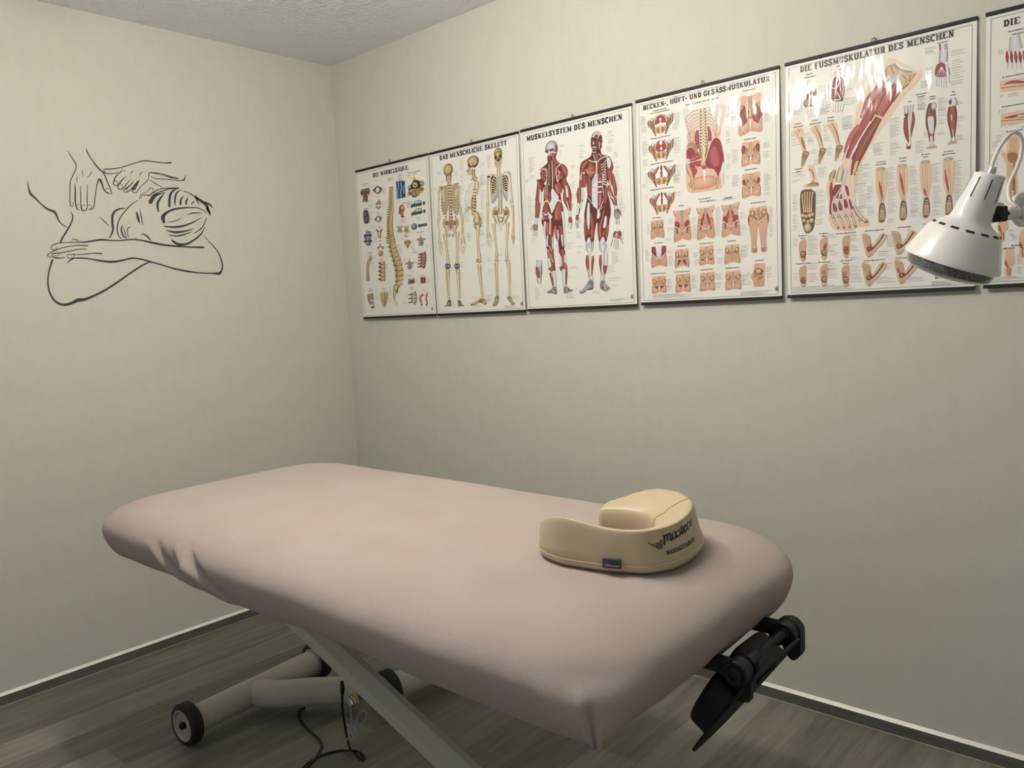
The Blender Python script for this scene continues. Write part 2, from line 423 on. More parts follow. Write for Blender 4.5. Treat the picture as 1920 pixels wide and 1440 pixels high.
# ------------------------------------------------------------------ treatment table under it
TXc, TYc = (TX0 + TX1) / 2, -1.055
tb = thing('massage_table', 'cream metal treatment table with scissor lift arm and wheels under the pink cover', 'massage table', (TXc, TYc, 0))
bm = bmesh.new(); add_box(bm, (TX0 + .20, TY0 + .20, .643), (TX1 - .20, TY1 - .20, .672), .004); obj('top_board', bm, M_mattress, tb)
bm = bmesh.new()
fz0, fz1 = .600, .642
for lo, hi in (((TX0 + .18, TY0 + .2, fz0), (TX1 - .16, TY0 + .24, fz1)), ((TX0 + .18, TY1 - .24, fz0), (TX1 - .16, TY1 - .2, fz1)),
               ((TX0 + .18, TY0 + .24, fz0), (TX0 + .22, TY1 - .24, fz1)), ((TX1 - .20, TY0 + .24, fz0), (TX1 - .16, TY1 - .24, fz1))):
    add_box(bm, lo, hi, .004)
obj('top_frame', bm, M_tube, tb)

# scissor arm: folded U channel, near side of the table, falling to the right
AY = -1.22
a0 = Vector((1.01, AY, .565)); a1 = Vector((2.36, AY, .095))
ad = (a1 - a0).normalized(); an = Vector((-ad.z, 0, ad.x)) * -1       # an: up-normal in the xz plane
if an.z < 0: an = -an
ay = Vector((0, 1, 0))
def channel(p0, p1, n, side, hgt, dep, th=.004, lip=.014):
    """open folded channel: web faces -y side, flanges run back, lips turned in"""
    b = bmesh.new(); h = hgt / 2
    prof = [(-h, dep), (-h, 0.010), (-h + .010, 0), (h - .022, 0), (h, .024), (h, dep)]
    inner = [(h - th, dep), (h - th, .026), (h - .024, th), (-h + .012, th), (-h + th, .012), (-h + th, dep)]
    out = prof + inner
    rings = [[b.verts.new(p + n * u + side * v) for u, v in out] for p in (p0, p1)]
    k = len(out)
    for i in range(k): b.faces.new((rings[0][i], rings[0][(i + 1) % k], rings[1][(i + 1) % k], rings[1][i]))
    b.faces.new(rings[0][::-1]); b.faces.new(rings[1])
    bmesh.ops.recalc_face_normals(b, faces=b.faces)
    return b
obj('lift_arm', channel(a0, a1, an, ay, .066, .042), M_tube, tb, sharp=20)
# hinge blocks joining the arm to the top frame and to the foot
bm = bmesh.new(); add_box(bm, (a0.x - .03, AY + .006, .560), (a0.x + .05, AY + .05, .592), .004); obj('hinge_bracket', bm, M_tube, tb)
bm = bmesh.new(); add_tube(bm, [(a1.x, AY - .10, .045), (a1.x, -.86, .045)], .043, 28); 
ft = obj('foot_tube', bm, M_tube, tb)
bm = bmesh.new(); add_box(bm, (a1.x - .03, AY + .008, .07), (a1.x + .03, AY + .055, .14), .004); obj('hinge_bracket', bm, M_tube, ft)

# floor frame: cross tube with a wheel on each end, S-shaped link tube, second cross tube with wheel
def wheel(center, axis, r, wd, name='wheel'):
    axis = axis.normalized()
    b = bmesh.new(); h = wd / 2
    prof = [(-h, r * .74), (-h, r * .90), (-h * .82, r * .975), (-h * .5, r), (h * .5, r), (h * .82, r * .975), (h, r * .90), (h, r * .74)]
    add_lathe(b, center, axis, prof, 56)
    wo = obj(name, b, M_rubber, tb, sharp=50)
    b = bmesh.new()
    add_lathe(b, center, axis, [(-h * .55, 0), (-h * .55, r * .3), (-h * .7, r * .36), (-h * .7, r * .62), (-h * 1.02, r * .68), (-h * 1.02, r * .755), (h * .9, r * .755), (h * .9, 0)], 56)
    obj('hub', b, M_hub, wo, label='beige metal wheel hub', sharp=30)
    b = bmesh.new()
    add_lathe(b, center, axis, [(-h * 1.25, 0), (-h * 1.25, r * .13), (-h * 1.15, r * .17), (-h * .3, r * .17)], 20)
    obj('axle_cap', b, M_black, wo, sharp=30)
    return wo
wA = Vector((.803, -1.322, .066)); wB = Vector((.757, -.812, .066)); dA = (wB - wA).normalized()
wheel(wA, dA, .066, .040); wheel(wB, dA, .066, .040)
bm = bmesh.new(); add_tube(bm, [wA + dA * .018, wB - dA * .018], .044, 36); obj('cross_tube', bm, M_tube, tb)
mid = wA + dA * .245
S_pts = spline([mid + Vector((0, 0, 0)), mid + Vector((.035, .005, 0)), mid + Vector((.10, .045, 0)), mid + Vector((.17, .12, 0)), (1.075, -.862, .066)], 8)
bm = bmesh.new(); add_tube(bm, S_pts, [.030 + .014 * min(1, k / 6) for k in range(len(S_pts))], 36); obj('link_tube', bm, M_tube, tb)
wC = Vector((1.150, -.800, .066))
dC = Vector((.05, .40, 0)).normalized()
wheel(wC, dC, .066, .036)
bm = bmesh.new(); add_tube(bm, [wC + dC * .018, wC + dC * .34], .046, 36); obj('cross_tube', bm, M_tube, tb)
wheel(wC + dC * .36, dC, .066, .036)
# pivot bolt on the lower left edge of the arm
bp_ = Vector((1.552, AY - .002, .326))
bm = bmesh.new(); add_lathe(bm, bp_, Vector((0, -1, 0)), [(0, .021), (.003, .021), (.004, .019), (.004, .012)], 32); bo = obj('pivot_washer', bm, M_brass, tb, label='yellow plated washer')
bm = bmesh.new(); add_lathe(bm, bp_, Vector((0, -1, 0)), [(.004, .015), (.007, .015), (.008, .012), (.016, .0115), (.018, .009), (.018, 0)], 6, ); obj('pivot_bolt', bm, M_steel, bo, smooth=False, label='zinc pivot bolt')
bm = bmesh.new(); add_tube(bm, [bp_ + Vector((0, .0, 0)), bp_ + Vector((0, .05, 0))], .012, 20); obj('pivot_axle', bm, M_steel, tb)

# ------------------------------------------------------------------ face rest hanging from the right end (part of the table)
XR = 2.46
fr_bm = bmesh.new()
obj_fr = None
HX, HZ = 2.566, .650                     # hinge axis
YN, YF = -1.128, -.922
def arm_bar(y):
    b = bmesh.new()
    add_box(b, (XR - .10, y - .011, .640), (HX - .012, y + .011, .668), .004)
    return b
root_fr = obj('face_rest', arm_bar(YN), M_black, tb, label='black folding face rest hanging from the table end')
obj('support_bar', arm_bar(YF), M_black, root_fr)
for y in (YN, YF):
    b = bmesh.new()
    for k in range(6):
        x = XR + .012 + k * .0165
        add_lathe(b, Vector((x, y - .0112, .655)), Vector((0, -1, 0)), [(0, 0), (0, .0042), (.0004, .0042), (.0004, 0)], 14)
    obj('adjusting_holes', b, M_slot, root_fr)
    b = bmesh.new(); add_box(b, (XR + .072, y - .005, .632), (XR + .084, y + .005, .641), .001); obj('stop_pin', b, M_black, root_fr)
    b = bmesh.new()
    add_lathe(b, Vector((HX, y - .017, HZ)), Vector((0, 1, 0)), [(0, 0), (0, .021), (.003, .0235), (.028, .0235), (.031, .021), (.031, 0)], 32)
    ph = obj('pivot_hub', b, M_black, root_fr)
    b = bmesh.new(); add_lathe(b, Vector((HX + .0, y - .017, HZ - .002)), Vector((0, -1, 0)), [(0, .0155), (.006, .0155), (.007, .013), (.007, .008), (.003, .007), (.003, 0)], 24); obj('pivot_bolt', b, M_black, ph, label='black socket head bolt')
b = bmesh.new(); add_tube(b, [(HX, YN + .015, HZ), (HX, YF - .015, HZ)], .0115, 24); obj('hinge_bar', b, M_black, root_fr)
b = bmesh.new(); add_tube(b, [(HX, YN + .030, HZ), (HX, YN + .066, HZ)], .0155, 24); obj('hinge_collar', b, M_black, root_fr)
# tilted carrier: v runs down (and slightly back under the table), n points up and back to the table
vv = Vector((-.565, 0, -.825)).normalized(); nn = Vector((-.825, 0, .565)).normalized(); yy = Vector((0, 1, 0))
PC = Vector((HX + .026, -1.022, HZ - .012))         # top middle of the plate
def fr(s, t, n): return PC + yy * s + vv * t + nn * n
def rounded(pts, r=.02, n=6):
    out = []; N = len(pts)
    for i in range(N):
        p = Vector((*pts[i], 0)); a = Vector((*pts[i - 1], 0)); c = Vector((*pts[(i + 1) % N], 0))
        da = (a - p); dc = (c - p); rr = min(r, da.length * .45, dc.length * .45)
        A = p + da.normalized() * rr; B = p + dc.normalized() * rr
        for k in range(n + 1):
            t = k / n; out.append(((1 - t) ** 2 * A.x + 2 * t * (1 - t) * p.x + t * t * B.x, (1 - t) ** 2 * A.y + 2 * t * (1 - t) * p.y + t * t * B.y))
    return out
plate = rounded([(-.110, -.010), (.100, -.014), (.100, .045), (.045, .14), (-.03, .20), (-.130, .205), (-.150, .12)], .05)
b = bmesh.new(); add_prism(b, [fr(s, t, 0) for s, t in plate], nn * .0050); obj('cradle_plate', b, M_black_dull, root_fr)
# thick moulded carrier body, deepest under the hinge
body_o = rounded([(.052, -.004), (-.066, -.008), (-.080, .030), (-.138, .045), (-.150, .10), (-.120, .158), (-.03, .160), (.045, .095)], .035)
b = bmesh.new(); rings = []
cs, ct = -.05, .07
for inset, kz in ((0, 0), (0, .72), (.02, .86), (.06, .95), (.14, 1.0)):
    rings.append([b.verts.new(fr(s + (cs - s) * inset, t + (ct - t) * inset, .0055 + (.056 - .012 * max(0, min(1, t / .16)) - .05 * max(0, -.06 - s)) * kz)) for s, t in body_o])
for r0, r1 in zip(rings, rings[1:]):
    for k in range(len(r0)): b.faces.new((r0[k], r0[(k + 1) % len(r0)], r1[(k + 1) % len(r0)], r1[k]))
b.faces.new(rings[0][::-1]); b.faces.new(rings[-1]); bmesh.ops.recalc_face_normals(b, faces=b.faces)
obj('carrier_body', b, M_black_dull, root_fr, sharp=50)
b = bmesh.new(); add_box(b, (-.055, .02, -.006), (.012, .034, .0), .002)
Mf = Matrix((yy, vv, nn)).transposed().to_4x4(); Mf.translation = PC
for v in b.verts: v.co = Mf @ v.co
obj('locking_lever', b, M_black, root_fr)
# far hinge cheek hooking down beside the bar
b = bmesh.new()
ck = rounded([(HX - .026, HZ + .018), (HX + .008, HZ + .026), (HX + .026, HZ + .010), (HX + .026, HZ - .045), (HX + .010, HZ - .062), (HX - .008, HZ - .045), (HX - .014, HZ - .02)], .016)
add_prism(b, [Vector((x, YF + .006, z)) for x, z in ck], Vector((0, .022, 0))); obj('hinge_cheek', b, M_black, root_fr, sharp=40)
b = bmesh.new()
ck = rounded([(HX - .022, HZ - .012), (HX + .022, HZ - .010), (HX + .020, HZ - .055), (HX - .022, HZ - .060)], .008)
add_prism(b, [Vector((x, YN + .002, z)) for x, z in ck], Vector((0, .012, 0))); obj('hinge_cheek', b, M_black, root_fr, sharp=40)
# ------------------------------------------------------------------ face cushion (horseshoe) on the cover
fc = thing('face_cushion', 'cream leatherette horseshoe face cushion lying on the pink cover', 'cushion', (2.31, -1.03, TZ))
def cushion():
    # outer rim and inner rim in plan, near tip -> round the closed right end -> far tip; heights per station
    st = [  # outer(x,y), inner(x,y), z outer, z inner
        ((2.136, -1.146), (2.160, -1.074), .852, .842),
        ((2.172, -1.182), (2.190, -1.084), .878, .848),
        ((2.228, -1.200), (2.225, -1.089), .896, .852),
        ((2.278, -1.196), (2.258, -1.089), .893, .850),
        ((2.323, -1.188), (2.285, -1.083), .886, .848),
        ((2.360, -1.176), (2.305, -1.072), .883, .847),
        ((2.394, -1.157), (2.318, -1.058), .883, .847),
        ((2.412, -1.120), (2.325, -1.044), .882, .847),
        ((2.418, -1.078), (2.328, -1.030), .882, .848),
        ((2.414, -1.027), (2.328, -1.014), .884, .849),
        ((2.400, -.976), (2.322, -.998), .888, .850),
        ((2.374, -.932), (2.308, -.980), .892, .852),
        ((2.337, -.902), (2.288, -.966), .894, .854),
        ((2.294, -.881), (2.262, -.960), .893, .856),
        ((2.250, -.871), (2.236, -.962), .889, .858),
        ((2.206, -.880), (2.205, -.968), .877, .858),
        ((2.170, -.905), (2.178, -.978), .862, .856)]
    outer = spline([(*o, zo) for o, i, zo, zi in st], 5); inner = spline([(*i, zi) for o, i, zo, zi in st], 5)
    return outer, inner
co, ci = cushion()
N = len(co)
def section(o, i, zb, shrink=1.0, lean=.0):
    """closed cross-section from outer-bottom, up the flat outer wall, over the top, down the inner wall, along the base"""
    c = (o + i) / 2; w_ = (o - i); w_.z = 0; W = w_.length; d = w_.normalized()
    P = []
    mid = Vector((c.x, c.y, 0)); h = W / 2 * shrink
    zo = zb + (o.z - zb) * (1 if shrink == 1 else shrink ** .5); zi = zb + (i.z - zb) * (1 if shrink == 1 else shrink ** .5)
    def q(u, z): P.append(mid + d * (u * h) + Vector((0, 0, z)))
    bul = .004 / max(h, .01); le = lean / max(h, .01)
    q(.90 + le, zb + .0005); q(1.0 + le, zb + .006); q(1.0 + bul + le, zb + .014)
    q(1.0 + bul * .4 + le * .95, zb + .0165); q(1.0 + bul * 1.0 + le * .9, zb + .021)
    for k in (0.4, .6, .8): q(1.0 + bul * (1.1 - k) + le * (1 - k), zb + (zo - zb) * k)
    q(1.0 - bul * .1, zo - .010); q(.985, zo - .004); q(.955, zo - .0005); q(.93, zo - .0016); q(.89, zo + .0002)
    # top surface, gently domed and dropping to the inner edge
    for k in (.12, .3, .5, .68, .82):
        z = zo + (zi - zo) * k + .006 * math.sin(math.pi * k); q(.89 - k * 1.62, z)
    q(-.80, zi + .0025); q(-.92, zi - .003); q(-.985, zi - .012)
    q(-1.0, zb + (zi - zb) * .45); q(-.97, zb + .010); q(-.86, zb + .0005)
    return P
bm = bmesh.new(); rings = []
zb = TZ + .001
secs = []
# rounded tips: shrink a few extra sections at both ends
def tip(o, i, dirv, k):
    ang = k * math.pi / 2; s = math.cos(ang); return (o + dirv * math.sin(ang) * .022, i + dirv * math.sin(ang) * .022, max(s, .18))
t0 = ((co[0] + ci[0]) / 2 - (co[2] + ci[2]) / 2); t0.z = 0; t0.normalize()
t1 = ((co[-1] + ci[-1]) / 2 - (co[-3] + ci[-3]) / 2); t1.z = 0; t1.normalize()
for k in (1, .85, .65, .42, .2): secs.append(section(*[*tip(co[0], ci[0], t0, k)][:2], zb, tip(co[0], ci[0], t0, k)[2]))
for k, (o, i) in enumerate(zip(co, ci)):
    secs.append(section(o, i, zb, 1.0, .015 * min(1, max(0, (k - 28) / 10))))
for k in (.2, .42, .65, .85, 1): secs.append(section(*[*tip(co[-1], ci[-1], t1, k)][:2], zb, tip(co[-1], ci[-1], t1, k)[2]))
rings = [[bm.verts.new(p) for p in s] for s in secs]
K = len(rings[0])
for a, b2 in zip(rings, rings[1:]):
    for k in range(K): bm.faces.new((a[k], a[(k + 1) % K], b2[(k + 1) % K], b2[k]))
bm.faces.new(rings[0][::-1]); bm.faces.new(rings[-1])
bmesh.ops.recalc_face_normals(bm, faces=bm.faces)
cush = obj('cushion_body', bm, M_leather, fc, sharp=75)
# piping: upper rim seam (thin line) and lower welt
def along(idx, off=(0, 0, 0), out=0.0, rng=None):
    pts = []
    for s in secs[(rng or (0, len(secs)))[0]:(rng or (0, len(secs)))[1]]:
        c = sum(s, Vector()) / len(s); d = (s[idx] - c); d.z = 0; d.normalize(); pts.append(s[idx] + d * out + Vector(off))
    return pts
bm = bmesh.new(); add_tube(bm, along(11, (0, 0, .0004), 0, (2, len(secs) - 2)), .0008, 6); obj('top_seam', bm, M_seam, cush, label='thin brown rim seam')
bm = bmesh.new(); add_tube(bm, along(3, (0, 0, 0), .0008, (2, len(secs) - 2)), .0022, 8); obj('lower_piping', bm, M_leather, cush)
# cross seam over the top at the far right of the ring
js = 5 + 5 * 11 + 1
bm = bmesh.new(); add_tube(bm, [p + Vector((0, 0, .0004)) for p in secs[js][11:22]], .0008, 6); obj('cross_seam', bm, M_seam, cush, label='thin brown cross seam')
# printed lettering on the outer wall: strokes laid on the surface
def wall_point(u, v):
    """u: station (float), v: 0 bottom .. 1 top of the outer wall"""
    i = int(u); f = u - i; s0, s1 = secs[i], secs[min(i + 1, len(secs) - 1)]
    col0, col1 = s0[4:10], s1[4:10]
    x = v * (len(col0) - 1); j = min(int(x), len(col0) - 2); g = x - j
    a = (col0[j] * (1 - g) + col0[j + 1] * g); b2 = (col1[j] * (1 - g) + col1[j + 1] * g)
    p = a * (1 - f) + b2 * f
    t = (s1[4] - s0[4]).normalized(); up = (col0[-1] - col0[0]).normalized(); nrm = t.cross(up); c = sum(s0, Vector()) / len(s0)
    if nrm.dot(p - c) < 0: nrm = -nrm
    nrm.normalize(); return p + nrm * .0005

# ------------------------------------------------------------------ printing engine: flat ink shapes laid on a surface
def srgb(h):
    v = [int(h[i:i + 2], 16) / 255 for i in (0, 2, 4)]
    return tuple(x / 12.92 if x <= .04045 else ((x + .055) / 1.055) ** 2.4 for x in v)
def cat2(P, n=5, closed=False):
    out = []; N = len(P)
    if N < 3 and not closed: return [tuple(p) for p in P]
    g = (lambda j: P[j % N]) if closed else (lambda j: P[max(0, min(N - 1, j))])
    for i in (range(N) if closed else range(N - 1)):
        a, b, c, d = g(i - 1), g(i), g(i + 1), g(i + 2)
        for k in range(n):
            t = k / n
            out.append(tuple(.5 * (2 * b[q] + (c[q] - a[q]) * t + (2 * a[q] - 5 * b[q] + 4 * c[q] - d[q]) * t * t + (-a[q] + 3 * b[q] - 3 * c[q] + d[q]) * t ** 3) for q in range(len(b))))
    if not closed: out.append(tuple(P[-1]))
    return out
class Ink:
    def __init__(s, fn): s.fn = fn; s.V = []; s.F = []; s.C = []; s.k = 0; s.X = lambda x, y: (x, y)
    def v(s, x, y, c):
        x, y = s.X(x, y); s.V.append(s.fn(x, y, s.k)); s.C.append((*c, 1)); return len(s.V) - 1
    def fig(s): s.k = 0
    def poly(s, pts, c, c2=None):
        if len(pts) < 3: return
        tri = tessellate_polygon([[Vector((p[0], p[1], 0)) for p in pts]])
        i0 = len(s.V)
        if c2 is None:
            for p in pts: s.v(p[0], p[1], c)
        else:
            ys = [p[1] for p in pts]; a, b = min(ys), max(ys)
            for p in pts:
                t = (p[1] - a) / (b - a + 1e-9); s.v(p[0], p[1], tuple(c[q] * (1 - t) + c2[q] * t for q in range(3)))
        s.F += [(i0 + a, i0 + b, i0 + c_) for a, b, c_ in tri]; s.k += 1
    def band(s, pts, ws, cols):
        """pts centre line, ws half widths, cols across (list of colours)"""
        m = len(cols); rows = []
        for i, p in enumerate(pts):
            a = pts[max(0, i - 1)]; b = pts[min(len(pts) - 1, i + 1)]
            dx, dy = b[0] - a[0], b[1] - a[1]; l = math.hypot(dx, dy) or 1; nx, ny = -dy / l, dx / l
            row = []
            for j in range(m):
                t = -1 + 2 * j / (m - 1); t = t if m < 4 else math.copysign(abs(t) ** .8, t)
                row.append(s.v(p[0] + nx * ws[i] * t, p[1] + ny * ws[i] * t, cols[j]))
            rows.append(row)
        for r0, r1 in zip(rows, rows[1:]):
            for j in range(m - 1): s.F.append((r0[j], r0[j + 1], r1[j + 1], r1[j]))
        s.k += 1
    def stroke(s, pts, w, c, taper=0, smooth=True):
        P = cat2(pts, 5) if smooth and len(pts) > 2 else pts
        if len(P) == 2 and math.hypot(P[1][0] - P[0][0], P[1][1] - P[0][1]) > 60: P = [(P[0][0] + (P[1][0] - P[0][0]) * q / 16, P[0][1] + (P[1][1] - P[0][1]) * q / 16) for q in range(17)]
        n = len(P)
        if n < 2: return
        ws = [w / 2 * (1 if not taper else max(.12, math.sin(math.pi * (i + .35) / (n - .3)) ** .7 if taper == 2 else 1 - i / (n - 1) * .85)) for i in range(n)]
        s.band(P, ws, [c, c])
    def spindle(s, pts, ce, cm, cap=True):
        P = cat2(pts, 5)
        mid = tuple((a + b) / 2 for a, b in zip(ce, cm))
        s.band([p[:2] for p in P], [max(.05, p[2] / 2) for p in P], [ce, mid, cm, cm, mid, ce])
    def ell(s, cx, cy, rx, ry, ce, cm, rot=0, n=22, ox=-.15, oy=-.2):
        cr_, sr = math.cos(rot), math.sin(rot)
        def P(t, k, f): x = rx * k * math.cos(t) + rx * ox * f; y = ry * k * math.sin(t) + ry * oy * f; return cx + x * cr_ - y * sr, cy + x * sr + y * cr_
        c0 = s.v(*P(0, 0, 1), cm); r1 = [s.v(*P(2 * math.pi * i / n, .62, .6), tuple(cm[q] * .6 + ce[q] * .4 for q in range(3))) for i in range(n)]
        r2 = [s.v(*P(2 * math.pi * i / n, 1, 0), ce) for i in range(n)]
        for i in range(n):
            j = (i + 1) % n; s.F.append((c0, r1[i], r1[j])); s.F.append((r1[i], r2[i], r2[j], r1[j]))
        s.k += 1
    def build(s, name, material, parent=None, off=Vector((0, 0, 0)), tone=None, **t):
        if tone:
            A = np.array(s.C)[:, :3]; lum = A @ np.array((.3, .59, .11)); A = (A * .86 + lum[:, None] * .14) ** 1.12 * np.array(tone)
            s.C = [(*c, 1) for c in np.clip(A, 0, .9)]
        me = bpy.data.meshes.new(name); me.from_pydata([tuple(Vector(p) - off) for p in s.V], [], s.F); me.update()
        at = me.color_attributes.new('ink', 'FLOAT_COLOR', 'POINT'); at.data.foreach_set('color', np.array(s.C, dtype=np.float32).ravel())
        return link(name, me, material, parent, False, **t)

# slab-serif capitals drawn as strokes: unit box 0..1 (y down), w = advance; 'b' bold stem strokes, 't' thin strokes, 's' slab serifs
def _arc(cx, cy, rx, ry, a0, a1, n=10):
    return [(cx + rx * math.cos(math.radians(a0 + (a1 - a0) * i / n)), cy + ry * math.sin(math.radians(a0 + (a1 - a0) * i / n))) for i in range(n + 1)]
GL = {}
def G(ch, adv, b=(), t=(), s=()): GL[ch] = (adv, b, t, s)
sf = lambda x, y, w=.34: [(x - w / 2, y), (x + w / 2, y)]
T0, B0 = .045, .955
G('I', .40, [[(.2, 0), (.2, 1)]], [], [sf(.2, T0, .38), sf(.2, B0, .38)])
G('L', .62, [[(.2, 0), (.2, 1)]], [], [sf(.2, T0), [(.03, B0), (.58, B0)], [(.56, .70), (.56, 1)]])
G('E', .72, [[(.2, 0), (.2, 1)]], [], [[(.03, T0), (.66, T0)], [(.03, B0), (.69, B0)], [(.2, .48), (.48, .48)], [(.63, 0), (.63, .26)], [(.65, .74), (.65, 1)]])
G('F', .68, [[(.2, 0), (.2, 1)]], [], [[(.03, T0), (.66, T0)], sf(.2, B0, .38), [(.2, .50), (.50, .50)], [(.62, 0), (.62, .26)]])
G('H', .80, [[(.18, 0), (.18, 1)], [(.62, 0), (.62, 1)]], [], [sf(.18, T0), sf(.18, B0), sf(.62, T0), sf(.62, B0), [(.2, .49), (.6, .49)]])
G('D', .72, [[(.2, 0), (.2, 1)], _arc(.28, .5, .32, .45, -80, 80, 14)], [], [[(.03, T0), (.34, T0)], [(.03, B0), (.34, B0)]])
G('B', .68, [[(.2, 0), (.2, 1)], _arc(.32, .27, .24, .22, -85, 85), _arc(.32, .73, .28, .22, -85, 85)], [], [[(.03, T0), (.38, T0)], [(.03, B0), (.38, B0)], [(.2, .49), (.40, .49)]])
G('R', .74, [[(.2, 0), (.2, 1)], _arc(.32, .29, .26, .24, -85, 85), [(.38, .53), (.60, .96)]], [], [[(.03, T0), (.38, T0)], [(.2, .53), (.40, .53)], sf(.2, B0), [(.50, B0), (.74, B0)]])
G('S', .62, [[(.53, .27), (.48, .12), (.30, .045), (.13, .12), (.10, .28), (.20, .42), (.42, .55), (.53, .70), (.48, .88), (.30, .955), (.13, .89), (.07, .72)]], [], [[(.55, 0), (.55, .30)], [(.06, .70), (.06, 1)]])
G('C', .66, [_arc(.36, .5, .28, .455, -50, -310, 18)], [], [[(.58, 0), (.58, .30)]])
G('G', .70, [_arc(.36, .5, .28, .455, -50, -325, 18), [(.58, .55), (.58, .95)]], [], [[(.58, 0), (.58, .28)], [(.42, .55), (.70, .55)]])
G('U', .76, [[(.17, 0), (.17, .68), (.24, .90), (.38, .955), (.52, .90), (.59, .68), (.59, 0)]], [], [sf(.17, T0), sf(.59, T0)])
G('A', .78, [[(.39, 0), (.64, 1)]], [[(.39, 0), (.14, 1)]], [sf(.13, B0, .28), sf(.65, B0, .30), [(.22, .64), (.56, .64)], [(.28, T0), (.44, T0)]])
G('M', .92, [[(.74, 0), (.74, 1)], [(.18, 0), (.46, .86)]], [[(.18, 0), (.18, 1)], [(.46, .86), (.74, 0)]], [sf(.15, T0, .26), sf(.17, B0, .30), sf(.76, T0, .26), sf(.74, B0, .34)])
G('N', .80, [[(.18, 0), (.62, 1)]], [[(.18, 0), (.18, 1)], [(.62, 0), (.62, 1)]], [sf(.15, T0, .26), sf(.18, B0, .30), sf(.62, T0, .30)])
G('K', .78, [[(.2, 0), (.2, 1)], [(.34, .44), (.62, .97)]], [[(.60, .03), (.22, .60)]], [sf(.2, T0), sf(.2, B0), sf(.60, T0, .26), sf(.64, B0, .26)])
G('T', .68, [[(.34, 0), (.34, 1)]], [], [[(.04, T0), (.64, T0)], sf(.34, B0, .36), [(.06, 0), (.06, .28)], [(.62, 0), (.62, .28)]])
G('W', 1.0, [[(.14, 0), (.32, 1)], [(.50, .1), (.68, 1)]], [[(.32, 1), (.50, .1)], [(.68, 1), (.88, 0)]], [sf(.14, T0, .28), sf(.86, T0, .28), sf(.50, T0 + .05, .22)])
G('Y', .74, [[(.12, 0), (.37, .55)], [(.37, .5), (.37, 1)]], [[(.62, 0), (.37, .55)]], [sf(.12, T0, .26), sf(.62, T0, .26), sf(.37, B0)])
G('-', .40, [[(.05, .55), (.33, .55)]], [], [])
G(',', .26, [[(.10, .88), (.14, .98), (.07, 1.16)]], [], [])
G(' ', .34)
for a_, u_ in (('Ä', 'A'), ('Ü', 'U')):
    ad, b_, t_, s_ = GL[u_]; GL[a_] = (ad, list(b_) + [[(ad * .33, -.22), (ad * .33, -.10)], [(ad * .67, -.22), (ad * .67, -.10)]], t_, s_)
def slab_text(ink, text, x0, x1, ytop, h, col, shear=0.0, bold=.235):
    tot = sum(GL[c][0] + .05 for c in text); sx = (x1 - x0) / tot; x = x0
    for c in text:
        adv, b, t, s_ = GL[c]
        T = lambda p: (x + p[0] * sx + (1 - p[1]) * h * shear, ytop + p[1] * h)
        for st in b: ink.stroke([T(p) for p in st], bold * sx, col, smooth=False)
        for st in t: ink.stroke([T(p) for p in st], .125 * sx, col, smooth=False)
        for st in s_:
            vert = abs(st[0][0] - st[1][0]) < 1e-6
            ink.stroke([T(p) for p in st], (.10 * sx) if vert else .115 * h, col, smooth=False)
        x += (adv + .05) * sx
_tc = {}
def small_text(ink, text, cx, cy, h, col, align='CENTER', maxw=None, slant=.18):
    """built-in sans face; cx,cy = baseline anchor"""
    if text not in _tc:
        cu_ = bpy.data.curves.new('t', 'FONT'); cu_.body = text; cu_.size = 1; cu_.resolution_u = 2; cu_.offset = .018
        o = bpy.data.objects.new('t', cu_); COL.objects.link(o); dg = bpy.context.evaluated_depsgraph_get()
        me = o.evaluated_get(dg).to_mesh(); _tc[text] = ([tuple(v.co)[:2] for v in me.vertices], [tuple(p.vertices) for p in me.polygons])
        o.evaluated_get(dg).to_mesh_clear(); bpy.data.objects.remove(o); bpy.data.curves.remove(cu_)
    V, F = _tc[text]
    if not V: return
    mx = max(v[0] for v in V); k = h / .72
    kx = k if maxw is None else min(k, maxw / mx)
    ofs = {'CENTER': -mx / 2, 'LEFT': 0, 'RIGHT': -mx}[align]
    i0 = len(ink.V)
    for a, b in V: ink.v(cx + (a + ofs + b * slant) * kx, cy - b * k, col)
    ink.F += [tuple(i0 + i for i in f) for f in F]; ink.k += 1

# lettering on the cushion: stations run near tip -> right end; u grows to the right as seen from the camera
def cush_map(u, v, k): return wall_point(u, v) + Vector((0, 0, 0))
LU0, LU1 = (36.2, 52.8)      # station range of the logo
def LM(x, y, k=0): return wall_point(LU0 + (LU1 - LU0) * x, 1 - y)
ink = Ink(LM)
K0 = srgb('161514')
def ls(pts, w, tp=0):
    ink.stroke(pts, w, K0, tp)
# wings: stacked bars left and right
for i in range(5):
    y = .46 + i * .040; ls([(.015 + i * .034, y + .012), (.235, y + .0)], .026, 0)
for i in range(5):
    y = .28 + i * .040; ls([(.865 - i * .004, y), (.990 - i * .018, y - .002)], .026, 0)
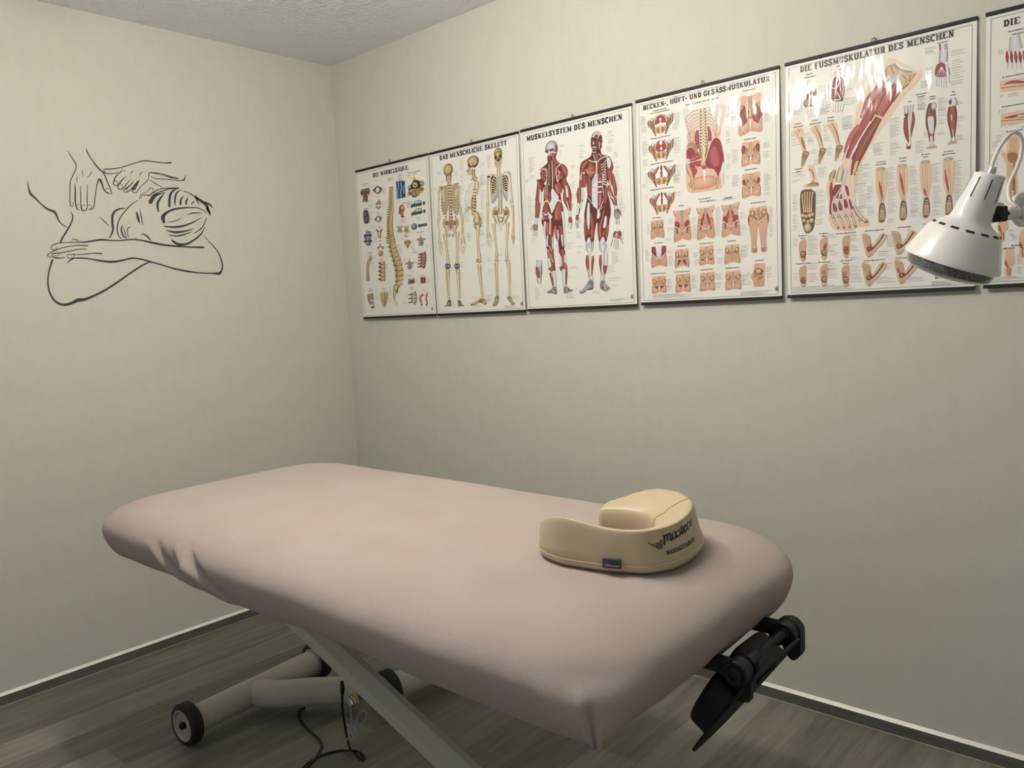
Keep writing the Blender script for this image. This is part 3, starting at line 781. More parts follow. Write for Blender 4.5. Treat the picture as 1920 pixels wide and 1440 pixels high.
# "master" in a bold brush script
def word(x, y, sx, sy, letters):
    for pts, w in letters:
        ink.stroke([(x + px * sx, y + py * sy - px * .028) for px, py in pts], w, K0, 0)
W_ = .034; w_ = .020
L_master = [
    ([(.00, .10), (.06, .02), (.10, .06), (.08, .50), (.05, 1.02)], W_), ([(.09, .35), (.20, .02), (.27, .00), (.27, .20), (.22, .78)], W_), ([(.25, .35), (.38, .02), (.46, .02), (.44, .30), (.41, .72), (.46, .80), (.54, .66)], W_),
    ([(.80, .14), (.70, .08), (.58, .30), (.54, .62), (.60, .80), (.70, .70), (.79, .42)], W_), ([(.81, .06), (.77, .55), (.80, .80), (.88, .68)], W_),
    ([(1.08, .22), (1.04, .10), (.95, .12), (.94, .28), (1.05, .46), (1.06, .68), (.96, .80), (.87, .70)], W_),
    ([(1.24, -.30), (1.19, .30), (1.16, .66), (1.20, .80), (1.28, .68)], W_), ([(1.12, .08), (1.34, .04)], w_),
    ([(1.30, .48), (1.46, .38), (1.48, .14), (1.40, .08), (1.32, .30), (1.31, .62), (1.37, .80), (1.50, .64)], W_),
    ([(1.56, .10), (1.60, .40), (1.56, .80)], W_), ([(1.58, .34), (1.66, .08), (1.76, .06), (1.78, .16)], W_)]
word(.245, .300, .345, .275, L_master)
slab_text(ink, 'MASSAGETABLES', .285, .90, .705, .10, K0, 0)
ink.build('printed_logo', M_print, cush, parent_offset(fc), label='black printed maker logo')
# sewn-in navy tag at the lower welt
M_ink_tag = M_tagtext
tu = 25.5
p0 = wall_point(tu, .08); p1 = wall_point(tu + 4.6, .08)
td = (p1 - p0).normalized(); tn = Vector((td.y, -td.x, 0)).normalized()
if tn.dot(p0 - Vector((2.31, -1.03, p0.z))) < 0: tn = -tn
bm = bmesh.new()
pr = [(0, .0), (.004, .002), (.0075, -.004), (.0085, -.012), (.007, -.0145), (.0055, -.012), (.005, -.004), (.002, .0)]
A = [[bm.verts.new(p + tn * a + Vector((0, 0, b + .002))) for a, b in pr] for p in (p0, p0 + td * .036)]
for k in range(len(pr)): bm.faces.new((A[0][k], A[0][(k + 1) % len(pr)], A[1][(k + 1) % len(pr)], A[1][k]))
bm.faces.new(A[0][::-1]); bm.faces.new(A[1]); bmesh.ops.recalc_face_normals(bm, faces=bm.faces)
tag_o = obj('sewn_tag', bm, M_navy, cush, label='dark navy sewn-in maker tag')
up = (Vector((0, 0, .008)) - tn * .001).normalized()
def TM(x, y, k): return p0 + td * (.036 * x) + tn * (.0082 + .0007 * y) + Vector((0, 0, .002 - .004 - y * .0075))
ink = Ink(TM)
small_text(ink, 'Master', .58, .92, .62, srgb('8a93a0'), maxw=.70, slant=.05)
ink.stroke([(.10, .25), (.10, .95), (.2, .95), (.2, .3), (.10, .25)], .03, srgb('8a93a0'), smooth=False)
ink.build('tag_lettering', M_tagtext, tag_o, parent_offset(fc))

# ------------------------------------------------------------------ heat lamp at the right, on a floor stand outside the frame
LW = 1.60
def ray_pt(px, py, w_): return CAM_POS + (cf + cr * ((px - 960) / FPX) - cu * ((py - 720) / FPX)) * w_
rimc = ray_pt(1784, 491, LW)
vr = (rimc - CAM_POS).normalized()
e_r = cr; e_u = cu
ph = math.radians(6)
img = (e_r * .405 + e_u * .914).normalized(); img = (img - vr * img.dot(vr)).normalized()
LAX = (img * math.cos(ph) - vr * math.sin(ph)).normalized()      # from the rim to the socket end
pxm = LW / FPX
lamp = thing('heat_lamp', 'white enamelled heat lamp with a black star knob, in front of the charts', 'lamp', (3.16, -.36, 0))
bm = bmesh.new()
def P_(t, r): return ((163 - t) * pxm, r * pxm)
shade_prof = [P_(0, 20), P_(0, 24.5), P_(2, 25.8), P_(30, 29.5), P_(62, 32.5), P_(76, 34), P_(82, 36), P_(87, 41), P_(92, 49), P_(97, 57), P_(101, 61.5), P_(106, 64.5), P_(130, 74), P_(152, 82), P_(159, 84.5), P_(163, 84.5), P_(164, 82.5), P_(158, 81), P_(130, 72), P_(104, 60), P_(95, 52), P_(80, 30), P_(4, 22)]
add_lathe(bm, rimc, LAX, shade_prof, 96)
sho = obj('lamp_shade', bm, M_enamel, lamp, sharp=50)
fa, fb = frame(LAX)
def onaxis(t, r, ang, out=0):
    return rimc + LAX * ((163 - t) * pxm) + (fa * math.cos(ang) + fb * math.sin(ang)) * (r * pxm + out)
camang = math.atan2((-vr).dot(fb), (-vr).dot(fa))
rightang = math.atan2(e_r.dot(fb), e_r.dot(fa)); sgn = 1 if math.sin(rightang - camang) > 0 else -1
# ring of short vent slots round the shoulder
for k in range(14):
    a = math.radians(8 + k * 360 / 14); bm = bmesh.new()
    n = 8; A = []
    for tt, rr in ((96.5, 56.0), (100.0, 60.6)):
        A.append([bm.verts.new(onaxis(tt, rr, camang + sgn * (a + .125 * (-1 + 2 * i / n)), .0006)) for i in range(n + 1)])
    for i in range(n): bm.faces.new((A[0][i], A[0][i + 1], A[1][i + 1], A[1][i]))
    obj('vent_slot', bm, M_slot, sho, smooth=False)
for k in range(8):
    a = math.radians(-30 + k * 45); A = []; bm = bmesh.new()
    for i in range(7):
        tt = 6 + i * 6; rr = 26.0 + (29.5 - 25.8) * (tt - 2) / 28 * .95
        A.append([bm.verts.new(onaxis(tt, rr, camang + sgn * (a + d / rr), .0006)) for d in (-.9, .9)])
    for i in range(6): bm.faces.new((A[i][0], A[i][1], A[i + 1][1], A[i + 1][0]))
    obj('neck_slot', bm, M_slot, sho, smooth=False)
bm = bmesh.new()
add_lathe(bm, rimc, LAX, [P_(100, 44), P_(140, 66), P_(158, 74), P_(170, 77), P_(180, 74), P_(187, 62), P_(191, 40), P_(193, 0)], 72)
obj('reflector_bulb', bm, M_lens, lamp, label='grey ribbed glass of the heat bulb')
# cable and strain relief
top = onaxis(0, 0, 0)
cap = bmesh.new(); add_lathe(cap, top + (e_r * .004), LAX, [(-.005, .0246), (.0, .0252), (.0025, .022), (.0025, 0)], 40); obj('neck_cap', cap, M_enamel, sho)
bm = bmesh.new(); add_tube(bm, [top + LAX * -.002, top + LAX * .010, top + LAX * .015], [.0076, .0076, .0055], 16); obj('cable_gland', bm, M_steel, sho, label='small metal cable gland')
cp = [(1853, 334), (1857, 318), (1864, 298), (1874, 277), (1886, 260), (1898, 250), (1908, 249), (1915, 260), (1916, 280), (1911, 303), (1901, 326), (1893, 345), (1891, 362), (1895, 378), (1906, 388)]
wz = [LW - .02 + .04 * math.sin(i / 14 * math.pi) for i in range(len(cp))]
pts = [top + LAX * .008] + [ray_pt(x, y, w_) for (x, y), w_ in zip(cp, wz)]
bm = bmesh.new(); add_tube(bm, spline(pts, 6), .0038, 12); obj('lamp_cable', bm, M_plastic_w, lamp)
# clamp block, star knob, hinge lobe and arm
nb = ray_pt(1857, 396, LW + .0)
bm = bmesh.new()
Mx = Matrix((e_r, e_u, -cf)).transposed().to_4x4(); Mx.translation = ray_pt(1862, 397, LW)
Mr = Mx @ Matrix.Rotation(math.radians(-14), 4, 'Z')
add_box(bm, (-.0175, -.020, -.015), (.012, .018, .015), .004, Mr); obj('clamp_block', bm, M_enamel, lamp)
bm = bmesh.new()
kn = ray_pt(1876, 401, LW - .030)
ring = []
for side in (0, 1):
    rr = []
    for i in range(48):
        a = 2 * math.pi * i / 48; r = .0148 + .0026 * math.cos(6 * a)
        rr.append((r * math.cos(a), r * math.sin(a)))
    ring.append(rr)
kax = (-cf * .93 + e_r * .34 - e_u * .05).normalized(); ka, kb = frame(kax)
R4 = []
for off, sc in ((-.011, .92), (-.009, 1.0), (.005, 1.0), (.0085, .9), (.010, .6)):
    R4.append([bm.verts.new(kn + kax * off + (ka * x + kb * y) * sc) for x, y in ring[0]])
for a, b in zip(R4, R4[1:]):
    for i in range(48): bm.faces.new((a[i], a[(i + 1) % 48], b[(i + 1) % 48], b[i]))
bm.faces.new(R4[0][::-1]); bm.faces.new(R4[-1])
obj('clamp_knob', bm, M_black, lamp, label='black star shaped clamp knob')
bm = bmesh.new()
for (px, py, rr) in ((1915, 393, .0245), (1917, 381, .022), (1918, 405, .022)):
    add_lathe(bm, ray_pt(px, py, LW + .012), -cf, [(-.005, 0), (-.005, rr - .0025), (-.0025, rr), (.004, rr), (.006, rr - .0025), (.006, 0)], 36)
obj('hinge_lobe', bm, M_enamel, lamp)
bm = bmesh.new(); add_tube(bm, [ray_pt(1886, 400, LW + .01), ray_pt(1905, 399, LW + .012)], .014, 20); obj('hinge_barrel', bm, M_enamel, lamp)
bm = bmesh.new(); add_lathe(bm, ray_pt(1899, 395, LW + .005), -cf, [(0, .005), (.004, .005), (.004, .0028), (.002, .0025), (.002, 0)], 16); obj('hinge_screw', bm, M_steel, lamp)
j1 = ray_pt(1925, 396, LW + .012); j2 = Vector((3.16, -.36, 1.22))
bm = bmesh.new(); add_tube(bm, [j1 - (j2 - j1).normalized() * .02, j2], .009, 16); obj('lamp_arm', bm, M_enamel, lamp)
bm = bmesh.new(); add_tube(bm, [(3.16, -.36, .05), (3.16, -.36, 1.26)], .011, 18); obj('stand_pole', bm, M_enamel, lamp)
bm = bmesh.new()
for k in range(5):
    a = math.radians(36 + 72 * k); d = Vector((math.cos(a), math.sin(a), 0)); b0 = Vector((3.16, -.36, .06))
    add_tube(bm, [b0, b0 + d * .14 + Vector((0, 0, -.015)), b0 + d * .26 + Vector((0, 0, -.047))], [.014, .012, .010], 14)
obj('stand_foot', bm, M_plastic_w, lamp)

# ------------------------------------------------------------------ cables under the table
def flo(px, py, z=.004):
    d = (cf + cr * ((px - 960) / FPX) - cu * ((py - 720) / FPX)); return CAM_POS + d * ((z - CAM_POS.z) / d.z)
def aty_(px, py, Y):
    d = (cf + cr * ((px - 960) / FPX) - cu * ((py - 720) / FPX)); return CAM_POS + d * ((Y - CAM_POS.y) / d.y)
c_a = aty_(642, 1292, -1.19); c_b = aty_(642, 1325, -1.18); c_c = aty_(648, 1368, -1.14)
pts = [c_a, c_b, c_c, (c_c + flo(662, 1402)) / 2 + Vector((0, 0, -.03)), flo(664, 1408), flo(672, 1419), flo(680, 1424), flo(683, 1420), flo(677, 1412), flo(664, 1408, .010), flo(640, 1407), flo(612, 1413), flo(588, 1424), flo(570, 1438), flo(556, 1458), flo(540, 1490)]
bm = bmesh.new(); add_tube(bm, spline(pts, 6), .0034, 10)
cb = obj('power_cable', bm, M_cable, None, label='black power cable hanging from the lift arm and looping on the floor', category='cable')
bm = bmesh.new(); add_tube(bm, [c_a + Vector((0, 0, .022)), c_a, c_b * .3 + c_a * .7], [.0045, .0062, .005], 12); obj('cable_plug', bm, M_black, cb)
pts = [flo(572, 1327), flo(563, 1331), flo(560, 1342), flo(567, 1356), flo(583, 1372), flo(598, 1386), flo(603, 1398), flo(599, 1410), flo(590, 1424), flo(577, 1436), flo(566, 1450), flo(560, 1480)]
bm = bmesh.new(); add_tube(bm, spline(pts, 6), .0036, 10)
obj('floor_cable', bm, M_cable, None, label='black cable bending across the floor beside the wheel bar', category='cable')
# bundle of grey cable ties and thin wire hanging under the arm
tie = thing('cable_tie_bundle', 'tangle of grey cable ties and thin wire hanging beside the black cable', 'cable ties', c_b)
Yt = -1.17
def tie_curve(pp, r=.0013, name='wire'):
    b = bmesh.new(); add_tube(b, spline([aty_(x, y, Yt + dy) for x, y, dy in pp], 6), r, 8); obj(name, b, M_tie, tie)
tie_curve([(646, 1288, .01), (655, 1310, 0), (658, 1335, 0), (660, 1360, 0), (668, 1366, .0)], .0016)
tie_curve([(667, 1366, 0), (670, 1345, 0), (680, 1332, 0), (687, 1338, 0), (684, 1352, 0), (672, 1362, 0), (665, 1370, 0)])
tie_curve([(664, 1370, 0), (668, 1384, 0), (662, 1378, .01), (652, 1384, 0), (643, 1394, 0), (641, 1399, 0), (646, 1396, 0), (654, 1382, 0)])
tie_curve([(650, 1358, 0), (657, 1364, 0), (664, 1384, 0), (667, 1372, .01), (658, 1360, 0)], .0024)
tie_curve([(652, 1372, 0), (662, 1362, .01), (669, 1380, 0), (660, 1386, 0), (654, 1378, 0), (668, 1368, .0)], .0024)

# ------------------------------------------------------------------ laminated anatomy charts
def chart_mat(name, vcol):
    mm = mat(name, (.79, .79, .755), .55, 0, Coat_Weight=.40, Coat_Roughness=.085)
    nt, N, L, b = nodes(mm)
    tc = N.new('ShaderNodeTexCoord')
    n1 = N.new('ShaderNodeTexNoise'); n1.inputs['Scale'].default_value = 5.5; n1.inputs['Detail'].default_value = 2; n1.inputs['Roughness'].default_value = .35
    mp = N.new('ShaderNodeMapping'); mp.inputs['Scale'].default_value = (2.6, 1, .9); L.new(tc.outputs['Object'], mp.inputs[0]); L.new(mp.outputs[0], n1.inputs['Vector'])
    bp = N.new('ShaderNodeBump'); bp.inputs['Strength'].default_value = 1; bp.inputs['Distance'].default_value = .0085
    L.new(n1.outputs['Fac'], bp.inputs['Height']); L.new(bp.outputs[0], b.inputs['Coat Normal'])
    if vcol:
        a = N.new('ShaderNodeVertexColor'); a.layer_name = 'ink'; L.new(a.outputs['Color'], b.inputs['Base Color'])
    return mm
M_sheet = chart_mat('laminated_paper', False); M_ink = chart_mat('laminated_print', True)
M_hook = mat('hook_metal', (.25, .25, .25), .35, 1)
PW, PH = .500, .680
CH = [(.144, 1.9695), (.6535, 1.969), (1.165, 1.971), (1.683, 1.975), (2.2015, 1.9767), (2.7215, 1.9785)]
CL = ['chart titled DIE WIRBELSÄULE with a tall curved spine, beside the room corner',
      'chart titled DAS MENSCHLICHE SKELETT with three standing skeletons',
      'chart titled MUSKELSYSTEM DES MENSCHEN with two red muscle men',
      'chart titled BECKEN-, HÜFT- UND GESÄSSMUSKULATUR with many pelvis drawings',
      'glossy chart titled DIE FUSSMUSKULATUR DES MENSCHEN with a large lower leg, behind the lamp',
      'chart with hand and forearm drawings cut off by the right edge of the photo']
INK = srgb('22242a'); GREY = srgb('9a9a92'); GR2 = srgb('77776f')
def gap(x, y): return .0045 + .009 * (y / 680) + .0025 * math.sin(math.pi * min(1, max(0, y / 680)))
def chart(i):
    x0, z0 = CH[i]
    off = Vector((x0 + PW / 2, 0, z0 - PH))
    t = thing('wall_chart', CL[i], 'poster', off, 'row of laminated anatomy charts')
    nx, ny = 20, 40; V = []; F = []
    def W(x, y, k=0): return (x0 + x / 1000, -gap(x, y) - .00035 - k * 5e-6, z0 - y / 1000)
    for j in range(ny + 1):
        for q in range(nx + 1): p = W(500 * q / nx, 680 * j / ny, 0); V.append((p[0], p[1] + .00035, p[2]))
    n0 = len(V)
    for p in list(V): V.append((p[0], p[1] + .0006, p[2]))
    for j in range(ny):
        for q in range(nx):
            a = j * (nx + 1) + q; F.append((a, a + nx + 1, a + nx + 2, a + 1)); F.append((n0 + a, n0 + a + 1, n0 + a + nx + 2, n0 + a + nx + 1))
    rim = [j for j in range(nx + 1)] + [(j + 1) * (nx + 1) + nx for j in range(ny)] + [ny * (nx + 1) + q for q in range(nx - 1, -1, -1)] + [j * (nx + 1) for j in range(ny - 1, 0, -1)]
    for a, b in zip(rim, rim[1:] + rim[:1]): F.append((a, b, n0 + b, n0 + a))
    me = bpy.data.meshes.new('sheet'); me.from_pydata([tuple(Vector(v) - off) for v in V], [], F); me.update()
    sheet = link('sheet', me, M_sheet, t, False)
    for nm, y in (('hanging_bar', 0), ('hanging_bar', 680)):
        bm = bmesh.new(); g = gap(0, y)
        add_box(bm, (x0 - .001, -g - .0035, z0 - y / 1000 - .005), (x0 + PW + .001, -g + .0030, z0 - y / 1000 + .005), .0015)
        obj(nm, bm, M_bar, t, smooth=False)
    bm = bmesh.new(); cx = x0 + PW / 2
    add_tube(bm, [(cx - .006, -.006, z0 + .004), (cx - .004, -.006, z0 + .012), (cx, -.006, z0 + .016), (cx + .004, -.006, z0 + .012), (cx + .006, -.006, z0 + .004)], .0011, 6)
    add_tube(bm, [(cx, -.0002, z0 + .0150), (cx, -.011, z0 + .0150)], .0013, 8)
    obj('hanger_loop', bm, M_hook, t)
    ink = Ink(W)
    f = .0
    for a, w_ in ((9, .9), (13, .45)) if False else ((11, 1.0),):
        for p, q in (((a, a + 2), (500 - a, a + 2)), ((500 - a, a + 2), (500 - a, 680 - a)), ((500 - a, 680 - a), (a, 680 - a)), ((a, 680 - a), (a, a + 2))): ink.stroke([p, q], w_, INK, smooth=False)
    ink.k = 2
    draw_chart(i, ink)
    ink.build('printed_artwork', M_ink, sheet, off, (.98, 1.03, 1.16))
    return t

T1 = [(124, 370, 26, 18), (59, 441, 18, 18), (28, 464, 24, 18), (27, 472, 18, 15), (44, 449, 15, 16.5), (38, 460, 23, 16)]
MARK = [(470, 648), (476, 646), (474, 644), (478, 648), (478, 650), (478, 650)]

def run_ops(ink, txt):
    for ln in txt.split('\n'):
        if not ln: continue
        op = ln[0]; a = ln[2:].split(' ') if op != '0' else []
        if op == '0': ink.fig()
        elif op in 'FP':
            v = list(map(float, a[1:])); pts = list(zip(v[::2], v[1::2]))
            ink.poly(cat2(pts, 4, True) if op == 'F' else pts, srgb(a[0]))
        elif op == 'A':
            v = list(map(float, a[2:])); ink.poly(cat2(list(zip(v[::2], v[1::2])), 4, True), srgb(a[0]), srgb(a[1]))
        elif op in 'ST':
            v = list(map(float, a[1:])); ink.stroke(list(zip(v[1::2], v[2::2])), v[0], srgb(a[0]), 2 if op == 'T' else 0)
        elif op == 'M':
            v = list(map(float, a[2:])); ink.spindle(list(zip(v[::3], v[1::3], v[2::3])), srgb(a[0]), srgb(a[1]))
        elif op == 'E':
            v = list(map(float, a[2:])); ink.ell(v[0], v[1], v[2], v[3], srgb(a[0]), srgb(a[1]))
        elif op == 'H':
            v = list(map(float, a[:4])); k = ink.k; ink.k = 60
            small_text(ink, ' '.join(a[4:]), v[0], v[1], min(v[2], 8) * .9, INK, maxw=v[3] or None); ink.k = k
        elif op == 'G':
            x, y, w_, n_, s_ = map(float, a); k = ink.k; ink.k = 1
            for j in range(int(n_)):
                f = (1, .82, .94, .7, .88, .6)[(j * 5 + int(x)) % 6]
                wd = w_ * f; xx = x; yy = y + j * s_
                # a line of tiny lettering: short dashes
                c = xx
                while c < xx + wd:
                    d = random.uniform(2.2, 6); ink.stroke([(c, yy), (min(c + d, xx + wd), yy)], 1.15, GREY if j % 3 else GR2, smooth=False); c += d + .9
                ink.k = 1
            ink.k = k
        elif op == 'U':
            x, y, w_, h_ = map(float, a[1:5]); ink.fig()
            ink.X = lambda px, py: (x + px * w_ / 100, y + py * h_ / 100)
            THUMB[a[0]](ink, a[5]); ink.X = lambda px, py: (px, py)
H_ = lambda s: srgb(s)
BE, BM = H_('7a5836'), H_('e8cb98'); RE, RM = H_('7c1a22'), H_('b2404a')
def sk(ink, pts, w_, c): ink.stroke(pts, w_, c)
def bone(ink, *p): ink.spindle(p, BE, BM)
def mus(ink, *p): ink.spindle(p, RE, RM)
def both(f):
    for s in (-1, 1): f(s, lambda x: 50 + s * x)
def spine(ink, x, y0, y1, n, w_=5):
    ink.spindle([(x, y0, w_ * 1.3), (x, (y0 + y1) / 2, w_ * 1.5), (x, y1, w_ * 1.8)], BE, BM)
    for k in range(n):
        y = y0 + (y1 - y0) * (k + .5) / n
        sk(ink, [(x - w_ * 1.5, y - .6), (x - w_ * .5, y + 1), (x, y), (x + w_ * .5, y + 1), (x + w_ * 1.5, y - .6)], 1.3, H_('5a4028'))
        sk(ink, [(x - 1, y - 2.4), (x + 1, y - 2.4)], 1.6, H_('f6e8c8'))
def body(ink, pts, c='e4b292', c2='d49c7a'):
    ink.poly(cat2(pts, 5, True), H_('f0dccb') if False else H_(c), H_(c2))
def t_ring(ink, v):
    for s, X in ((-1, lambda x: 50 - x), (1, lambda x: 50 + x)):
        ink.poly(cat2([(X(24), 22), (X(38), 22), (X(50), 10 if s > 0 else 26), (X(49), 45), (X(38), 62), (X(28), 78), (X(22), 98), (X(17), 96), (X(20), 72), (X(22), 55)], 5, True), H_('a8764a'), H_('7a4c2c'))
        sk(ink, [(X(44), 24), (X(42), 48), (X(30), 66)], 2.5, H_('d8ac78')); sk(ink, [(X(49), 30), (X(46), 48), (X(34), 66), (X(24), 90)], 1.6, H_('5a3820'))
        ink.ell(X(33), 22, 7, 10, H_('7888a8'), H_('dde6f2')); sk(ink, [(X(12), 8), (X(20), 18), (X(24), 34), (X(23), 46)], 6, BE); sk(ink, [(X(12), 7), (X(20), 17), (X(24), 33), (X(23), 45)], 3.4, BM)
    if v in '12':
        ink.poly(cat2([(50, 6), (60, 12), (70, 30), (72, 46), (62, 58), (50, 64), (38, 58), (28, 46), (30, 30), (40, 12)], 4, True), RM)
        for k in range(-3, 4): sk(ink, [(50 + k * 4, 14), (50 + k * 6.5, 34), (50 + k * 4, 56)], .8, RE)
        if v == '1':
            ink.poly([(30, 50), (50, 44), (71, 48), (66, 62), (34, 62)], H_('f4f2ee')); ink.ell(50, 28, 3.4, 7, H_('d8d8d4'), H_('ffffff')); ink.ell(50, 42, 2.5, 7, H_('d8d8d4'), H_('ffffff'))
        else: ink.ell(50, 18, 6, 11, H_('e0dcd8'), H_('ffffff')); ink.ell(51, 46, 4.5, 7, H_('e0dcd8'), H_('ffffff')); sk(ink, [(51, 30), (51, 60)], 1.4, H_('d8b0a8'))
    else:
        ink.poly(cat2([(50, 10), (62, 24), (72, 44), (68, 58), (50, 62), (32, 58), (28, 44), (38, 24)], 4, True), H_('f0eee8'))
        for s in (-1, 1): mus(ink, (50 + s * 8, 8, 3), (50 + s * 18, 26, 7), (50 + s * 24, 44, 3))
        mus(ink, (50, 4, 4), (50, 18, 9), (50, 30, 5), (50, 36, 9), (50, 46, 7)); mus(ink, (50, 42, 4), (50, 52, 8), (50, 60, 4))
    ink.poly(cat2([(30, 62), (50, 58), (70, 62), (72, 82), (66, 84), (60, 92), (50, 88), (40, 92), (33, 84), (28, 82)], 4, True), H_('d8b078'), H_('b88c58'))
    for k in range(4):
        for s in (-1, 1): sk(ink, [(50 + s * 3, 66 + k * 5), (50 + s * 16, 62 + k * 5.5)], 1.4, H_('6b4828')); ink.ell(50 + s * 9, 68 + k * 4.5, 2, 1.6, H_('4a3018'), H_('6b4828'))
    sk(ink, [(50, 62), (50, 86)], 2.4, H_('f6e4b8'))
    for s in (-1, 1): sk(ink, [(50 + s * 24, 66), (50 + s * 20, 80), (50 + s * 20, 94)], 4, BE); sk(ink, [(50 + s * 24, 66), (50 + s * 20, 80), (50 + s * 20, 93)], 2, BM)
def t_hip(ink, v):
    big = v == 'max'
    body(ink, [(4, 6), (20, 0), (50, 3), (80, 0), (97, 5), (96, 40), (99, 70), (97, 97), (70, 95), (52, 92), (48, 92), (30, 97), (3, 98), (1, 70), (5, 40)])
    ink.poly([(47, 62), (53, 62), (52, 76), (50, 92), (48, 76)], H_('fbf4ea'))
    for s in (-1, 1): ink.ell(50 + s * 24, 80, 20, 12, H_('cf9470'), H_('e6b694'))
    if big:
        for s in (-1, 1):
            X = lambda x: 50 + s * x
            ink.ell(X(33), 32, 13, 9, H_('8c6838'), H_('dcb478'))
            ink.poly(cat2([(X(22), 26), (X(34), 32), (X(44), 44), (X(49), 56), (X(40), 66), (X(34), 80), (X(30), 72), (X(14), 64), (X(1), 56), (X(12), 44)], 5, True), RE, RM)
            ink.spindle([(X(26), 30, 10), (X(22), 46, 34), (X(26), 60, 28), (X(33), 74, 5)], RE, RM)
            sk(ink, [(X(49), 58), (X(38), 72), (X(30), 90)], 2.2, H_('c8ccd8')); sk(ink, [(X(20), 26), (X(14), 40), (X(2), 55)], 1.6, H_('f0d8cc'))
        spine(ink, 50, 4, 34, 7, 6); ink.poly([(40, 34), (60, 34), (54, 50), (50, 56), (46, 50)], H_('c89c5c'))
        for k in range(3):
            for s in (-1, 1): ink.ell(50 + s * (6 - k), 38 + k * 5, 1.6, 1.6, H_('3c2810'), H_('5a4020'))
        sk(ink, [(50, 36), (50, 50)], 3, H_('f0d898')); return
    for s in (-1, 1):
        X = lambda x: 50 + s * x
        ink.poly(cat2([(X(12), 34), (X(24), 22), (X(38), 18), (X(46), 28), (X(42), 42), (X(30), 52), (X(20), 56)], 5, True), H_('8c6238'), H_('c08c54')); ink.ell(X(31), 32, 11, 13, H_('a87844'), H_('e6c088'))
        sk(ink, [(X(16), 40), (X(22), 58), (X(14), 74), (X(8), 66), (X(14), 56)], 5, BE); sk(ink, [(X(16), 40), (X(22), 57), (X(14), 73), (X(8), 66)], 2.6, BM)
        sk(ink, [(X(30), 54), (X(40), 58), (X(44), 70), (X(38), 96)], 8, BE); sk(ink, [(X(30), 54), (X(39), 58), (X(43), 70), (X(37), 96)], 4, BM); ink.ell(X(31), 54, 6, 5, BE, H_('f4dfb4'))
        if v == 'med': ink.poly(cat2([(X(28), 18), (X(40), 14), (X(48), 26), (X(44), 50), (X(36), 44), (X(26), 34)], 5, True), RE, RM); ink.ell(X(38), 28, 8, 12, RE, RM)
        if v == 'min': ink.ell(X(38), 34, 9, 11, RE, RM); sk(ink, [(X(24), 30), (X(34), 20), (X(44), 24)], 2, H_('f0d8c0'))
        if v == 'quad': mus(ink, (X(16), 70, 4), (X(28), 70, 10), (X(38), 66, 6))
        if v in ('low', 'lowmid'): mus(ink, (X(8), 66, 5), (X(18), 64, 12), (X(30), 58, 4))
    spine(ink, 50, 3, 30, 4, 6); ink.poly([(39, 30), (61, 30), (55, 52), (50, 60), (45, 52)], H_('d0a468'))
    sk(ink, [(44, 32), (49, 54)], 1.2, H_('6b4828')); sk(ink, [(56, 32), (51, 54)], 1.2, H_('6b4828')); sk(ink, [(50, 32), (50, 54)], 2, H_('f2dcac'))
def t_front(ink, v):
    body(ink, [(6, 8), (25, 3), (50, 5), (75, 3), (95, 6), (94, 34), (99, 60), (98, 95), (72, 92), (53, 88), (47, 88), (28, 93), (3, 97), (1, 60), (6, 34)])
    sk(ink, [(50, 72), (50, 96)], 1.6, H_('c08862'))
    for s in (-1, 1):
        X = lambda x: 50 + s * x
        ink.poly(cat2([(X(14), 38), (X(20), 24), (X(34), 16), (X(44), 26), (X(40), 44), (X(26), 52)], 5, True), H_('8c6238'), H_('a8763c')); ink.ell(X(30), 30, 10, 12, H_('9a6c3c'), H_('ecca94'))
        sk(ink, [(X(40), 44), (X(24), 50), (X(8), 58), (X(4), 64)], 5, BE); sk(ink, [(X(40), 44), (X(24), 50), (X(8), 57), (X(4), 64)], 2.4, BM)
        sk(ink, [(X(18), 54), (X(20), 66), (X(8), 66)], 5, BE); sk(ink, [(X(18), 54), (X(20), 65), (X(8), 66)], 2.4, BM)
        sk(ink, [(X(28), 54), (X(40), 54), (X(44), 66), (X(38), 96)], 8, BE); sk(ink, [(X(28), 54), (X(40), 54), (X(44), 66), (X(37), 96)], 3.6, BM); ink.ell(X(29), 53, 5, 4.5, BE, H_('f4dfb4'))
        if v == 'pect': ink.poly(cat2([(X(6), 60), (X(22), 58), (X(30), 84), (X(24), 84), (X(10), 68)], 4, True), RE, RM)
        if v == 'triangle': ink.poly([(X(44), 4), (X(14), 6), (X(16), 50), (X(46), 30)], RM, RE); sk(ink, [(X(46), 30), (X(8), 62)], 2, H_('f4ece0'))
    if v == 'triangle': ink.poly([(32, 3), (68, 3), (66, 36), (50, 62), (34, 40)], H_('e4e4ea'), H_('c8ccd8')); sk(ink, [(50, 4), (50, 60)], 1.4, H_('9c9ca8'))
    else:
        spine(ink, 50, 4, 38, 6, 5); ink.ell(50, 46, 14, 8, H_('a87850'), H_('d8a880')); sk(ink, [(34, 44), (50, 38), (66, 44)], 2, H_('6b4828'))
    ink.ell(50, 72, 5, 9, H_('a8704c'), H_('d8a07c'))
